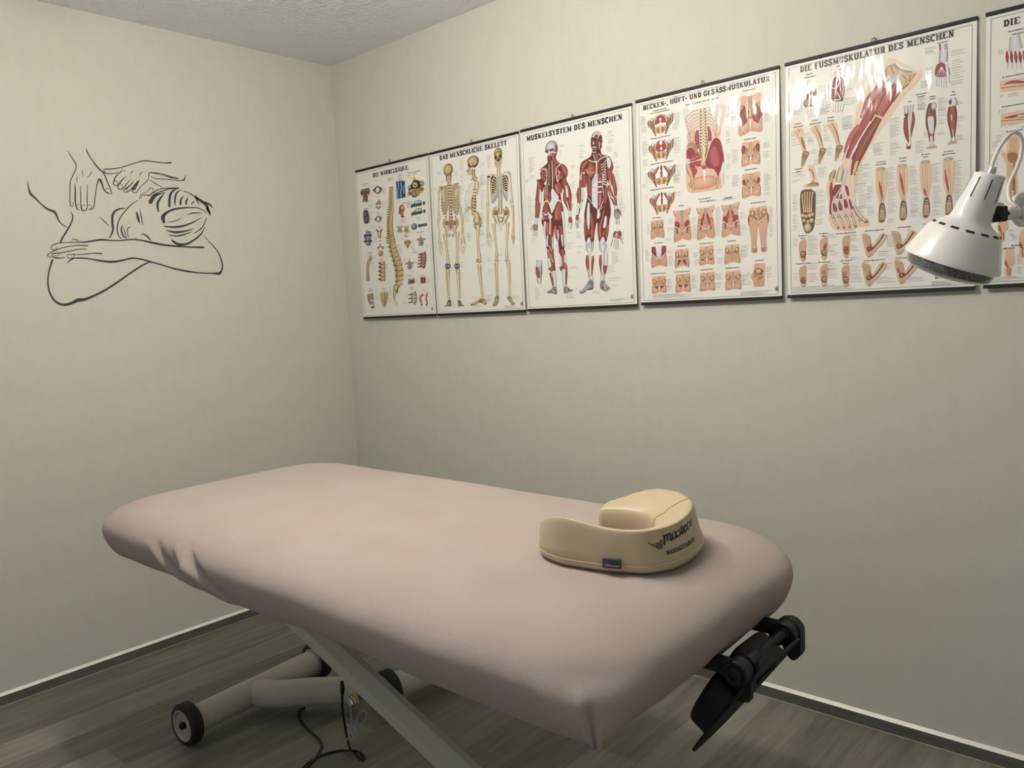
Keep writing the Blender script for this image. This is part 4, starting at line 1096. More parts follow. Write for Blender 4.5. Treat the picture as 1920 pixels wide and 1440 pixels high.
def t_torso(ink, v):
    body(ink, [(0, 4), (10, 8), (12, 20), (7, 40), (3, 65), (2, 97), (40, 92), (50, 88), (60, 92), (98, 94), (99, 65), (93, 40), (88, 20), (90, 6), (100, 0), (70, 3), (50, 6), (30, 4)])
    for s in (-1, 1):
        X = lambda x: 50 + s * x
        for k in range(4): sk(ink, [(X(3), 7 + k * 3.4), (X(22), 9 + k * 3.4), (X(44 - k * 5), 16 + k * 2)], 2.2, H_('8c7460')); sk(ink, [(X(3), 6.4 + k * 3.4), (X(22), 8.4 + k * 3.4), (X(43 - k * 5), 15.4 + k * 2)], 1.1, H_('d8d8dc' if k % 2 else 'ecd4b0'))
        sk(ink, [(X(49), 3), (X(42), 14), (X(40), 22)], 4, H_('b87858'))
        ink.poly(cat2([(X(12), 48), (X(20), 40), (X(34), 36), (X(42), 44), (X(36), 56), (X(22), 60)], 5, True), H_('8c6238'), H_('b88450')); ink.ell(X(30), 46, 9, 8, H_('9a6c3c'), H_('e4bc84'))
        sk(ink, [(X(34), 62), (X(42), 62), (X(44), 72), (X(38), 96)], 8, BE); sk(ink, [(X(34), 62), (X(42), 62), (X(44), 72), (X(37), 96)], 3.6, BM)
        if v in ('iliacus', 'iliopsoas'): ink.poly(cat2([(X(12), 50), (X(22), 38), (X(36), 36), (X(42), 44), (X(34), 56), (X(32), 72), (X(26), 74), (X(24), 58)], 5, True), RM, RE)
        if v in ('psoas', 'iliopsoas'): ink.spindle([(X(8), 20, 4), (X(14), 34, 12), (X(22), 50, 13), (X(28), 64, 8), (X(30), 72, 4)], RE, RM)
        sk(ink, [(X(16), 62), (X(20), 72), (X(8), 72)], 4, BE); sk(ink, [(X(16), 62), (X(20), 71), (X(8), 72)], 2, BM)
    spine(ink, 50, 4, 50, 9, 5); ink.ell(50, 58, 12, 8, H_('a87850'), H_('dcb088'))
    for s in (-1, 1): sk(ink, [(50 + s * 38, 50), (50 + s * 20, 60), (50, 67)], 2.6, H_('8c7460')); sk(ink, [(50 + s * 38, 50), (50 + s * 20, 60), (50, 67)], 1.7, H_('f6eee4'))
    ink.ell(50, 74, 5, 6, H_('a8704c'), H_('d8a07c')); sk(ink, [(50, 80), (50, 98)], 1.2, H_('f4e4d4'))
def t_legs(ink, v):
    body(ink, [(5, 5), (25, 1), (50, 3), (75, 0), (94, 4), (96, 16), (99, 36), (92, 60), (88, 80), (90, 97), (64, 98), (60, 80), (54, 58), (50, 42), (46, 58), (40, 80), (42, 98), (14, 98), (12, 80), (8, 60), (1, 36), (4, 16)])
    for s in (-1, 1):
        X = lambda x: 50 + s * x
        ink.poly(cat2([(X(12), 16), (X(22), 9), (X(36), 8), (X(42), 14), (X(36), 22), (X(22), 24)], 5, True), H_('8c6238'), H_('b88450')); ink.ell(X(29), 14, 9, 5.5, H_('9a6c3c'), H_('f0d090'))
        sk(ink, [(X(20), 23), (X(10), 27), (X(3), 30)], 3, BE); sk(ink, [(X(18), 27), (X(18), 34), (X(8), 33)], 3, BE); sk(ink, [(X(18), 27), (X(18), 33), (X(8), 33)], 1.4, BM)
        ink.spindle([(X(38), 28, 6), (X(36), 34, 8), (X(30), 55, 7), (X(24), 76, 7), (X(22), 82, 10)], BE, BM); ink.ell(X(30), 27, 5, 2.6, BE, BM)
        ink.spindle([(X(44), 16, 3), (X(48), 26, 9), (X(48), 40, 2)], RE, RM); sk(ink, [(X(47), 40), (X(38), 62), (X(31), 85)], 1.6, H_('c8c0c8'))
        ink.ell(X(22), 87, 7, 3, BE, H_('f6eedc')); ink.ell(X(20), 93, 10, 4, BE, H_('c89c78'))
    spine(ink, 50, 2, 18, 6, 4); ink.ell(50, 22, 11, 4, H_('a87850'), H_('dcb088')); ink.ell(50, 40, 4, 3, H_('a8704c'), H_('d8a07c'))
def t_side(ink, v):
    body(ink, [(25, 2), (60, 0), (97, 4), (98, 30), (92, 60), (88, 96), (50, 99), (18, 97), (16, 78), (0, 60), (8, 42), (20, 28)])
    ink.poly(cat2([(24, 30), (50, 20), (84, 32), (78, 44), (64, 50), (50, 50), (36, 42), (24, 38)], 5, True), BE, H_('8c6238')); ink.ell(52, 34, 22, 11, H_('a87844'), H_('ecca8c'))
    sk(ink, [(30, 40), (22, 52), (30, 56), (38, 48), (30, 42)], 4, BE); ink.ell(66, 56, 14, 9, BE, H_('d8a878')); ink.ell(62, 54, 6, 4.5, H_('8c5c40'), H_('f6ecd4'))
    sk(ink, [(40, 60), (48, 66), (50, 98)], 9, BE); sk(ink, [(40, 60), (48, 66), (50, 97)], 4, BM); sk(ink, [(56, 62), (62, 72)], 4, BE)
    for k in range(3): sk(ink, [(28, 6 + k * 6), (56, 4 + k * 6)], 2, H_('b89878'))
def t_hand(ink, v):
    body(ink, [(38, 99), (36, 62), (30, 52), (10, 44), (4, 30), (12, 30), (26, 40), (30, 34), (28, 6), (36, 4), (42, 28), (46, 1), (54, 0), (57, 27), (63, 4), (70, 6), (69, 32), (76, 16), (83, 18), (78, 48), (66, 62), (64, 99)])
    for x0, y0 in ((32, 8), (50, 4), (66, 8), (79, 20)):
        sk(ink, [(x0, y0), (50 + (x0 - 52) * .8, 34), (50 + (x0 - 52) * .4, 54)], 4.5, BE); sk(ink, [(x0, y0), (50 + (x0 - 52) * .8, 34), (50 + (x0 - 52) * .4, 54)], 2.4, BM)
    sk(ink, [(9, 33), (26, 46), (42, 56)], 4.5, BE); sk(ink, [(9, 33), (26, 46), (42, 56)], 2.2, BM)
    ink.ell(50, 57, 12, 5, BE, BM); bone(ink, (45, 60, 6), (45, 80, 5), (45, 98, 6)); bone(ink, (57, 60, 5), (57, 80, 5), (58, 98, 7))
    if v == 'a': mus(ink, (28, 42, 3), (38, 48, 12), (44, 56, 4))
    elif v == 'b': mus(ink, (50, 62, 3), (53, 76, 10), (55, 94, 4))
    else: mus(ink, (68, 44, 3), (62, 50, 11), (56, 57, 4))
THUMB = dict(hand=t_hand, ring=t_ring, hip=t_hip, front=t_front, torso=t_torso, legs=t_legs, sidehip=t_side)
TITLES = [('DIE WIRBELSÄULE', T1[0]), ('DAS MENSCHLICHE SKELETT', T1[1]), ('MUSKELSYSTEM DES MENSCHEN', T1[2]), ('BECKEN-, HÜFT- UND GESÄSSMUSKULATUR', T1[3]), ('DIE FUSSMUSKULATUR DES MENSCHEN', T1[4]), ('DIE HANDMUSKULATUR DES MENSCHEN', T1[5])]
def draw_chart(i, ink):
    ink.k = 4
    s, (x0, x1, y, h) = TITLES[i]
    slab_text(ink, s, x0, x1, y, h, INK, 0)
    run_ops(ink, ART[i])
    if i == 5:
        for k in range(12):
            q, r = k % 3, k // 3; x, y, w_, h_ = 215 + q * 90, 70 + r * 145, 62 - (r > 0) * 8, 120 - (r > 0) * 8
            ink.fig(); ink.X = lambda px, py: (x + px * w_ / 100, y + py * h_ / 100)
            t_hand(ink, 'abc'[(k + r) % 3]); ink.X = lambda px, py: (px, py)
            run_ops(ink, 'G %d %d 18 9 8' % (x - 20, y + 20)); run_ops(ink, 'G %d %d 18 7 9' % (x + w_ + 3, y + 35))
    # publisher's mark bottom right
    if i < 5:
        ink.k = 4; x, y = MARK[i]
        ink.ell(x + 3, y + 5.5, 3.2, 4.0, INK, INK, ox=0, oy=0); ink.ell(x + 3, y + 5.5, 1.5, 2.0, H_('e0ddd2'), H_('e0ddd2'), ox=0, oy=0)
        for pts, w_ in (([(x + 6.2, y - 3), (x + 6.2, y + 9.5)], 2.2), ([(x + 10, y), (x + 10, y + 9.5)], 2.2), ([(x + 6.2, y + 9), (x + 12.5, y + 9)], 1.8), ([(x + 1, y + 12.5), (x + 12, y + 12.5)], 1.2), ([(x + 12, y - 4), (x + 9, y - 1)], 2)): ink.stroke(pts, w_, INK, smooth=False)

def wall_art():
    V = []; F = []
    for ln in WALL_ART.split('\n'):
        v = list(map(float, ln.split())); nodes_ = [tuple(v[k:k + 4]) for k in range(0, len(v), 4)]
        nodes_ = cat2(nodes_, 6)
        i0 = len(V)
        for a, b, c, d in nodes_:
            V.append((.0012, -a / 1000, b / 1000)); V.append((.0012, -c / 1000, d / 1000))
        for k in range(len(nodes_) - 1): F.append((i0 + 2 * k, i0 + 2 * k + 1, i0 + 2 * k + 3, i0 + 2 * k + 2))
        # ends rounded off
        for e, (a, b) in ((0, (0, 1)), (1, (len(nodes_) * 2 - 2, len(nodes_) * 2 - 1))):
            A = Vector(V[i0 + a]); B = Vector(V[i0 + b]); c = (A + B) / 2; r = (A - B).length / 2
            j0 = len(V)
            for q in range(12): t = q * math.pi / 6; V.append((.00125, c.y + r * math.cos(t), c.z + r * math.sin(t)))
            F.append(tuple(range(j0, j0 + 12)))
    me = bpy.data.meshes.new('wall_decal'); me.from_pydata(V, [], F); me.update()
    o = link('wall_decal', me, M_decal, None, False, label='dark line drawing of a back massage on the left wall', category='wall decal')

# chart artwork in millimetres of the sheet (x right, y down)
ART = {}
ART[0] = '''0
M 5a4420 c9a96a 253.8 101 12.2 251.1 119 24.4 250 144.9 26.9 248.9 171 28.6 244.5 196.7 32.7 238.4 222.3 34.5 232.4 248 37.1 229.6 274.2 37.1 230.1 300.7 39.6 233.1 327.5 42.9 239.4 354.5 45.3
M a88438 ecd294 261.1 102 5.5 258.4 119.9 11 257.3 145.8 12.1 256.2 171.9 12.8 251.8 197.5 14.7 245.8 223.1 15.5 239.8 248.8 16.6 237 274.9 16.7 237.5 301.4 17.8 240.5 328.1 19.3 246.8 355.2 20.3
S 4a3010 4.1 246.2 103.2 233.2 108.3
S d8b878 2.9 248.8 101.9 234.3 105.8
S 2c1c0c 2 249.9 107.3 266.4 106.3
E 7a5a24 f0dcae 252.5 106.1 4.1 2.3
S 4a3010 4.1 244.6 113.4 231.6 118.5
S d8b878 2.9 247.2 112.2 232.7 116.1
S 2c1c0c 2 248.3 117.5 264.8 116.6
E 7a5a24 f0dcae 250.9 116.3 4.1 2.3
S 4a3010 4.1 243 123.7 229.9 128.8
S d8b878 2.9 245.6 122.4 231 126.3
S 2c1c0c 2 246.7 127.8 263.3 126.8
E 7a5a24 f0dcae 249.3 126.6 4.1 2.3
S 4a3010 4.1 241.4 133.9 228.3 139.1
S d8b878 2.9 244 132.7 229.4 136.6
S 2c1c0c 2 245.1 138 261.7 137
E 7a5a24 f0dcae 247.7 136.8 4.1 2.3
S 4a3010 4.1 239.8 144.2 226.8 149.4
S d8b878 2.9 242.4 143 227.9 146.9
S 2c1c0c 2 243.5 148.3 260.1 147.2
E 7a5a24 f0dcae 246.1 147.1 4.1 2.3
S 4a3010 4.1 238.3 154.5 225.2 159.7
S d8b878 2.9 240.9 153.2 226.3 157.2
S 2c1c0c 2 242 158.6 258.6 157.5
E 7a5a24 f0dcae 244.6 157.4 4.1 2.3
S 4a3010 4.1 236.8 164.8 223.7 170.1
S d8b878 2.9 239.4 163.6 224.8 167.6
S 2c1c0c 2 240.5 168.9 257.1 167.8
E 7a5a24 f0dcae 243.1 167.7 4.1 2.3
S 4a3010 4.1 235.3 175.1 222.2 180.4
S d8b878 2.9 237.9 173.9 223.3 177.9
S 2c1c0c 2 239 179.3 255.7 178.1
E 7a5a24 f0dcae 241.6 178 4.1 2.3
S 4a3010 4.1 233.9 185.5 220.8 190.8
S d8b878 2.9 236.5 184.2 221.9 188.3
S 2c1c0c 2.1 237.6 189.6 254.3 188.4
E 7a5a24 f0dcae 240.2 188.3 4.1 2.3
S 4a3010 4.1 232.5 195.9 212 200.4
S d8b878 2.9 235.1 194.6 213.1 197.9
S 2c1c0c 2.1 236.2 200 252.9 198.7
E 7a5a24 f0dcae 238.9 198.7 4.1 2.3
S 4a3010 4.1 231.2 206.2 210.7 210.8
S d8b878 2.9 233.8 205 211.8 208.3
S 2c1c0c 2.1 234.9 210.3 251.7 209.1
E 7a5a24 f0dcae 237.6 209.1 4.1 2.3
S 4a3010 4.1 230 216.6 209.4 221.2
S d8b878 2.9 232.6 215.3 210.5 218.7
S 2c1c0c 2.1 233.7 220.7 250.4 219.4
E 7a5a24 f0dcae 236.3 219.4 4.1 2.3
S 4a3010 4.1 228.8 227.1 208.2 231.7
S d8b878 2.9 231.4 225.8 209.3 229.2
S 2c1c0c 2.1 232.5 231.1 249.3 229.8
E 7a5a24 f0dcae 235.1 229.9 4.1 2.3
S 4a3010 4.1 227.7 237.5 207.1 242.2
S d8b878 2.9 230.3 236.2 208.2 239.7
S 2c1c0c 2.1 231.4 241.6 248.1 240.2
E 7a5a24 f0dcae 234 240.3 4.1 2.3
S 4a3010 4.1 226.6 247.9 206 252.7
S d8b878 2.9 229.2 246.6 207.1 250.1
S 2c1c0c 2.1 230.3 252 247.1 250.6
E 7a5a24 f0dcae 233 250.7 4.1 2.3
S 4a3010 4.1 225.6 258.4 205 263.2
S d8b878 2.9 228.3 257.1 206.1 260.7
S 2c1c0c 2.1 229.3 262.5 246.1 261
E 7a5a24 f0dcae 232 261.2 4.1 2.4
S 4a3010 4.1 224.7 268.9 204 273.7
S d8b878 2.9 227.3 267.6 205.1 271.2
S 2c1c0c 2.1 228.4 273 245.2 271.5
E 7a5a24 f0dcae 231.1 271.7 4.1 2.4
S 4a3010 4.1 223.8 279.4 203.1 284.3
S d8b878 2.9 226.4 278.1 204.3 281.7
S 2c1c0c 2.1 227.5 283.5 244.3 282
E 7a5a24 f0dcae 230.2 282.2 4.1 2.4
S 4a3010 4.1 223 289.9 202.3 294.8
S d8b878 2.9 225.6 288.6 203.4 292.3
S 2c1c0c 2.1 226.7 294 243.5 292.4
E 7a5a24 f0dcae 229.4 292.7 4.1 2.4
S 4a3010 4.1 222.2 300.5 201.5 305.4
S d8b878 2.9 224.9 299.1 202.6 302.8
S 2c1c0c 2.1 225.9 304.5 242.8 302.9
E 7a5a24 f0dcae 228.6 303.2 4.1 2.4
S 4a3010 4.1 221.5 311 200.8 316
S d8b878 2.9 224.1 309.7 201.9 313.4
S 2c1c0c 2.1 225.2 315.1 242 313.4
E 7a5a24 f0dcae 227.9 313.7 4.1 2.4
S 4a3010 4.1 220.8 321.6 200.1 326.6
S d8b878 2.9 223.4 320.2 201.2 324
S 2c1c0c 2.1 224.5 325.6 241.4 324
E 7a5a24 f0dcae 227.2 324.3 4.1 2.4
S 4a3010 4.1 220.1 332.1 199.4 337.2
S d8b878 2.9 222.8 330.8 200.5 334.6
S 2c1c0c 2.1 223.9 336.2 240.7 334.5
E 7a5a24 f0dcae 226.5 334.8 4.1 2.4
S 4a3010 4.1 219.5 342.7 198.8 347.8
S d8b878 2.9 222.1 341.3 199.9 345.3
S 2c1c0c 2.1 223.2 346.8 240.1 345
E 7a5a24 f0dcae 225.9 345.4 4.1 2.4
0
M 5a4420 b8965a 227.6 296.1 42.6 230.3 326.2 42.6 236.8 356.6 45.6 245.2 387.2 48.2 257.5 418 51.9 269.8 448.7 53.6 276.3 479 53.5 273.7 503.7 53.6 265.9 523.3 42.3 254 545.1 30.9
P dcbc78 218 316.6 247.1 314.3 250.8 323.6 222.1 329
P 3a2a10 222.1 329 250.8 323.6 251.3 326.1 221.8 331.9
S f4e8c4 2.7 221.8 331.7 250.4 327.5
P 9a7430 218 316.6 247.1 314.3 247.2 317.3 218.4 319.6
S 7a5a28 8.6 211.6 317 194.9 325.5
S e2c484 4.7 212.6 315.1 195.9 323.6
E 5a4420 f4e4b4 211.3 313 4.7 3.5
P dcbc78 222.6 335.7 252.5 333.4 256.1 343.5 226.8 348
P 3a2a10 226.8 348 256.1 343.5 256.6 346 226.4 351
S f4e8c4 2.7 226.5 350.8 255.6 347.5
P 9a7430 222.6 335.7 252.5 333.4 252.5 336.4 223 338.7
S 7a5a28 8.6 216.1 337.4 199.4 345.9
S e2c484 4.7 217.1 335.5 200.4 344
E 5a4420 f4e4b4 215.8 333.4 4.7 3.5
P dcbc78 227.6 354.8 258.2 352.5 261.7 363.5 231.8 367.2
P 3a2a10 231.8 367.2 261.7 363.5 262.2 366 231.5 370.1
S f4e8c4 2.7 231.5 369.9 261.3 367.4
P 9a7430 227.6 354.8 258.2 352.5 258.3 355.5 228.1 357.9
S 7a5a28 8.6 221 357.8 204.4 366.4
S e2c484 4.7 222 355.9 205.4 364.5
E 5a4420 f4e4b4 220.7 353.8 4.7 3.5
P dcbc78 232.6 374 263.9 371.6 267.3 383.4 236.8 386.3
P 3a2a10 236.8 386.3 267.3 383.4 267.9 385.9 236.5 389.2
S f4e8c4 2.7 236.5 389 266.9 387.3
P 9a7430 232.6 374 263.9 371.6 264 374.6 233.1 377
S 7a5a28 8.5 225.9 378.1 209.3 386.8
S e2c484 4.7 226.9 376.2 210.3 384.9
E 5a4420 f4e4b4 225.6 374.1 4.7 3.5
P dcbc78 239.9 393.2 272 390.8 275.3 403.5 244.1 405.5
P 3a2a10 244.1 405.5 275.3 403.5 275.8 406 243.8 408.5
S f4e8c4 2.7 243.8 408.2 274.9 407.4
P 9a7430 239.9 393.2 272 390.8 272 393.8 240.4 396.3
S 7a5a28 8.5 233.1 398.7 216.5 407.4
S e2c484 4.6 234.1 396.8 217.5 405.5
E 5a4420 f4e4b4 232.8 394.7 4.7 3.5
P dcbc78 249.6 412.7 282.3 410.2 285.5 423.7 253.7 424.9
P 3a2a10 253.7 424.9 285.5 423.7 286 426.2 253.4 427.9
S f4e8c4 2.7 253.4 427.6 285.1 427.6
P 9a7430 249.6 412.7 282.3 410.2 282.3 413.2 250 415.7
S 7a5a28 8.5 242.6 419.4 226.1 428.2
S e2c484 4.6 243.6 417.5 227.1 426.2
E 5a4420 f4e4b4 242.3 415.4 4.6 3.5
P dcbc78 258.4 432 291.8 429.4 294.9 443.8 262.5 444.2
P 3a2a10 262.5 444.2 294.9 443.8 295.4 446.3 262.2 447.2
S f4e8c4 2.7 262.3 447 294.5 447.7
P 9a7430 258.4 432 291.8 429.4 291.9 432.4 258.9 435
S 7a5a28 8.5 251.4 440 234.9 448.8
S e2c484 4.6 252.3 438 235.8 446.9
E 5a4420 f4e4b4 251 435.9 4.6 3.5
P dcbc78 264.7 453.6 298.7 451 301.8 466.1 268.8 465.8
P 3a2a10 268.8 465.8 301.8 466.1 302.3 468.6 268.5 468.8
S f4e8c4 2.7 268.5 468.5 301.4 470.1
P 9a7430 264.7 453.6 298.7 451 298.8 453.9 265.1 456.6
S 7a5a28 8.5 257.5 462.8 241 471.7
S e2c484 4.6 258.5 460.9 242 469.8
E 5a4420 f4e4b4 257.2 458.8 4.6 3.5
P dcbc78 266.1 477.3 300.9 474.6 303.8 490.7 270.2 489.6
P 3a2a10 270.2 489.6 303.8 490.7 304.3 493.2 269.9 492.5
S f4e8c4 2.7 269.9 492.3 303.4 494.6
P 9a7430 266.1 477.3 300.9 474.6 301 477.6 266.5 480.4
S 7a5a28 8.5 258.8 487.9 242.3 496.9
S e2c484 4.6 259.7 485.9 243.3 494.9
E 5a4420 f4e4b4 258.4 483.8 4.6 3.5
P dcbc78 263.6 500.9 299.3 498.1 302.1 515 267.8 513.1
P 3a2a10 267.8 513.1 302.1 515 302.6 517.5 267.4 516.1
S f4e8c4 2.7 267.5 515.8 301.7 518.9
P 9a7430 263.6 500.9 299.3 498.1 299.3 501 264.1 503.9
S 7a5a28 8.5 256.2 512.7 239.7 521.8
S e2c484 4.6 257.2 510.8 240.7 519.8
E 5a4420 f4e4b4 255.8 508.7 4.6 3.5
P dcbc78 254.9 521.6 291.4 518.7 294.2 536.5 259 533.9
P 3a2a10 259 533.9 294.2 536.5 294.7 539 258.7 536.9
S f4e8c4 2.7 258.7 536.6 293.8 540.5
P 9a7430 254.9 521.6 291.4 518.7 291.5 521.7 255.3 524.7
S 7a5a28 8.5 247.3 534.8 230.7 543.9
S e2c484 4.6 248.3 532.8 231.7 542
E 5a4420 f4e4b4 246.9 530.7 4.6 3.5
M 7a5a20 e2c484 248.4 542.3 34.8 243 557.1 31 235.6 571.9 21.8 228.9 586.7 13.3 232.2 604.5 8.6 240.3 620 5.4 246.1 631.6 1.9
S 2c3038 5.4 256.2 550.3 257.9 562.9 247 574.9
S 4a3818 2.7 231.8 551.6 226.3 581.6 230.7 599.4
E 2c3038 7c8c9c 242.3 563.4 5.4 4.5
0
P 1f4f86 285.2 83.9 344.4 87.9 344.1 161.7 284.5 160.1
S 8cc0e4 4.8 296.3 86.5 302.2 107.4 291.8 129.4 293.7 158.1
S 16335c 4.8 306.8 87.1 311 108.6 302.2 130.7 303.3 159.3
S 6aa6d8 4.8 317.2 87.8 319.8 109.7 312.6 132 312.9 160.5
S 123058 4.7 327.6 88.4 328.5 110.9 323 133.3 322.5 161.7
S 9ccbe8 4.7 337.9 89 337.2 112 333.3 134.7 332 162.8
S d4e8f4 2 313.5 96 321.3 117.7 312.1 137.1 313.2 157.9
E 0f2444 1c3c66 335.3 99 6.3 6.6
E 0f2444 1c3c66 334.9 150.3 5.5 7.6
F c8a45c 407 73.2 411.3 88.9 437 102.5 456.2 102.6 470.1 117 465.4 126.4 449.5 131.9 467.7 141.8 455 155.2 427.9 156.8 407.2 169.5 385 156.6 361.1 158.7 356.8 142.8 372 129.4 358.8 122.6 365.7 113.2 385.7 110.8 397.1 94.6
F 2c2c30 408.7 94.9 436.9 103.8 450.7 119.5 437.9 132.9 410.7 134.4 387.5 131.4 363.7 133.4 373 119.3 387.8 108.5
E a8920c f4e45c 409.3 116.5 16.1 12.5
S 1c1c1c 3.9 403.2 111.9 408.4 117.6 416.6 113.6
S 1c1c1c 3.9 402.3 120.6 408.4 117.6 414.9 122.8
E 1c2c44 b8d0ec 452.6 115.9 12.9 7.9
E 1c2c44 b8d0ec 372 121.2 10.9 8.6
S e8c468 3.5 406.7 75.6 408.9 93.6
S e8c468 3.4 442 130.9 464.6 133.8 463.5 146.2 443.8 151.3
S e8c468 3.5 363.7 133.4 361.9 151.1 381.1 156.1
E 3c444c 9aa4ac 404.8 153.9 23.9 14.6
E 6b3a1c e4ac54 422.6 151.1 13 14.5
E 8c1c10 c84c30 412.2 150.3 4.6 8.5
E 5a2c14 b8743c 372.2 147.3 10.1 6.6
E 5a2c14 b8743c 448.8 139.3 12.9 7.5
F a84c20 298.9 197.7 309.9 189.9 325.8 191.8 334.5 204.4 330.5 216.9 322.3 226.3 327.5 246.3 306.4 242.8 305 229.6 294 225.8 294.5 212.8
E b8602c f0c460 320.6 202.8 11.9 9.2
S e8a050 3.2 311.3 214.7 312.7 240.8
S 7a3010 2.4 298.1 205.4 300.1 225.2
F 3c5c3c 374.9 198.8 395.1 193.5 407.7 184.8 438.7 184.2 447.2 195.9 448.1 206.1 428.7 207.6 393.6 208.6
F dfe6dc 402.9 193.6 411.3 187 423 186.9 423 194.5
F c9d4cc 426.1 194.4 426.1 186.8 436.9 187 441.5 194.7
E 14161c 5a6470 382.2 204.8 6.8 6.4
E 14161c 5a6470 433.6 204.9 5.5 5.2
E 14161c 5a6470 461 200 7.9 7.5
S c8b478 1.9 406 201.1 415 189.5 422.7 190.4
S 1c2c1c 1.6 378.5 201.8 448.4 203.6
F 3c5c3c 375.4 233.5 395.6 228 408.2 219.2 439.2 218.5 447.7 230.1 448.7 240.3 429.2 241.9 394.1 243.2
F dfe6dc 403.4 228.1 411.8 221.4 423.5 221.2 423.5 228.9
F c9d4cc 426.7 228.7 426.6 221.1 437.4 221.3 442.1 228.9
E 14161c 5a6470 382.7 239.4 6.9 6.4
E 14161c 5a6470 434.2 239.2 5.5 5.2
E 14161c 5a6470 461.5 234.1 7.9 7.5
S c8b478 1.9 406.6 235.6 415.5 223.9 423.2 224.7
S 1c2c1c 1.6 379 236.4 448.9 237.8
F 6b4c30 31.7 90.8 45.5 87.1 63.3 86.7 93.9 88 96.6 109.8 83.8 119 78.6 145.3 63.2 144.8 43.3 143.8 48.3 120 38 113.3 31 104.2
E 4a2c18 d8b890 40.2 94.6 7 4.3
E 4a2c18 d8b890 84 97.5 6.9 4.2
E 4a2c18 d8b890 62.3 94.7 7 4.3
E 4a2c18 d8b890 51.4 112.2 7 4.3
E 4a2c18 d8b890 77.6 115.5 6.9 4.3
E 4a2c18 d8b890 62.7 129.9 7 4.3
E 4a2c18 d8b890 57.1 140 7 4.3
F 4c4e54 44.9 187.5 78 188.5 83.1 240.5 45.5 239.9
E 2c2c30 8c8478 54.3 202.1 9.6 8.1
E 2c2c30 8c8478 69.7 222.8 11.3 9.1
E 2c2c30 a89478 53.7 226.6 8.8 7
F 565e6c 120.8 99.5 146.7 88 158.2 84.6 168.6 90.9 189.5 101.8 177 115 160.7 122.8 145.5 119.2 133 111
E c8c4b8 f4f2ea 155.2 104 13.6 12.2
S b89468 2.1 133.1 109.4 154.3 120.3 172.8 112.8
M 4a3018 c8a070 160.7 147.2 5.9 159.8 163 29.5 156.9 173.4 42.2 159.4 189.6 14.3
F f4ece0 139 168.6 157.8 173.5 176 170.3 174.6 175.4 157.2 178.7 139.6 174.5
F 6b5c54 122.9 231.2 143.1 220.8 152 217.5 160 222.6 176.1 231.2 166.4 242.7 153.6 249.7 141.9 247.1 132.3 240.5
E c8c4b8 f4f2ea 149.4 234 10.5 10.3
S e0b070 2.1 132.4 239.2 148.7 247.8 163.1 241
M 4a3018 d8b078 151.8 285.2 29.7 151.7 298.6 25.5 151.3 317.4 17
S 3a2c24 6 128.1 277.5 142.6 291 148 300.9
S 3a2c24 5.9 173.7 280.6 164 291.7 154.3 301.5
E e8e4d8 fcfaf0 150.5 297.1 6.8 5.3
M 303238 9c9ca0 66.3 290.5 39.4 65.6 304.1 52.5 65.1 320.4 39.4 61.6 339.3 35.1
S 24262c 6.2 38.7 298.9 95.9 301.4
E 3c3020 e4c48c 75.1 310.4 6.1 7
S 24262c 5.3 35.9 323.3 95.1 327.2
F b49c64 274.2 278.6 314.7 280.1 307.7 289.8 307.8 300.2 314 307.4 291.5 308.6 275.7 303.7 281.5 295.1 279.9 287.1
S e4d4a0 3.2 280 281.8 308.8 282.6
S 6b5424 2.4 280.3 298.9 308.6 300.3
F b49c64 319.7 283.2 359.6 284.6 352.6 294.2 352.8 304.6 358.8 311.7 336.7 312.9 321.2 308.1 326.9 299.5 325.3 291.5
S e4d4a0 3.2 325.4 286.3 353.7 287.1
S 6b5424 2.4 325.7 303.3 353.6 304.7
E 14223c 9cb0d0 391.1 292.9 19.4 13.7
E 242c3c e0e4ec 390.1 294.8 11.7 8.7
E 6b2c2c b45c54 390.9 295.4 5.4 5.1
F 4c4470 417.1 286.5 442.3 286.5 471.1 285.7 471.2 297.1 445.1 297 419.9 298.3
S 8c84b0 1.9 418.7 290.5 468.7 290.5
0
M 303238 9c9ca0 72.4 281.2 32.7 70.3 306.6 32.8 69.2 326.9 41 66.9 347.3 24.6
S 24262c 5 37.9 298.5 94.5 303.7
S 24262c 5 34 325.1 97.8 329.5
E 3c3020 e4c48c 82 312.7 5.7 6.6
S e6e2da 2.5 69.8 304 66.5 339.5
M 4a3018 d4b070 153.9 299.1 15.9 154.3 314.3 18.3 153.4 321.8 11.9
E 5a4424 d8b878 153.2 389.9 18.3 12.6
F b49060 129 360.1 149.9 354.3 153 344.4 156.9 344.8 158.5 356.3 181.3 359.4 174 371.4 135.9 370.8
E e8e4d8 fcfaf0 153.2 367.7 9.6 5
S 3a2a14 3.6 150.7 346.8 152.6 358.3
M 6b4c28 d8b880 85.7 400 12.3 65.2 416.5 18.1 54.6 436.4 18.2 49.6 462 18.2 49.3 490.4 22.4 48.5 508.6 24.9
S 5a3c1c 1.6 81 404.8 93 407.8
S 5a3c1c 1.6 78.6 411.3 89 414.1
S 5a3c1c 1.6 76.2 417.8 85 420.5
S 5a3c1c 1.6 73.8 424.4 81 426.9
S 5a3c1c 1.6 71.5 430.9 77 433.3
S 5a3c1c 1.6 69.1 437.4 64.7 439.2
S 5a3c1c 1.6 66.6 443.9 63.9 445.8
S 5a3c1c 1.6 64.2 450.5 63.2 452.5
S 5a3c1c 1.7 61.8 457.1 62.4 459.2
S 5a3c1c 1.7 59.4 463.6 61.7 465.8
S 5a3c1c 1.7 42.5 469.3 60.9 472.5
S 5a3c1c 1.7 41.7 476 60.1 479.2
S 5a3c1c 1.7 41 482.7 59.4 485.9
S 5a3c1c 1.7 40.2 489.4 58.6 492.5
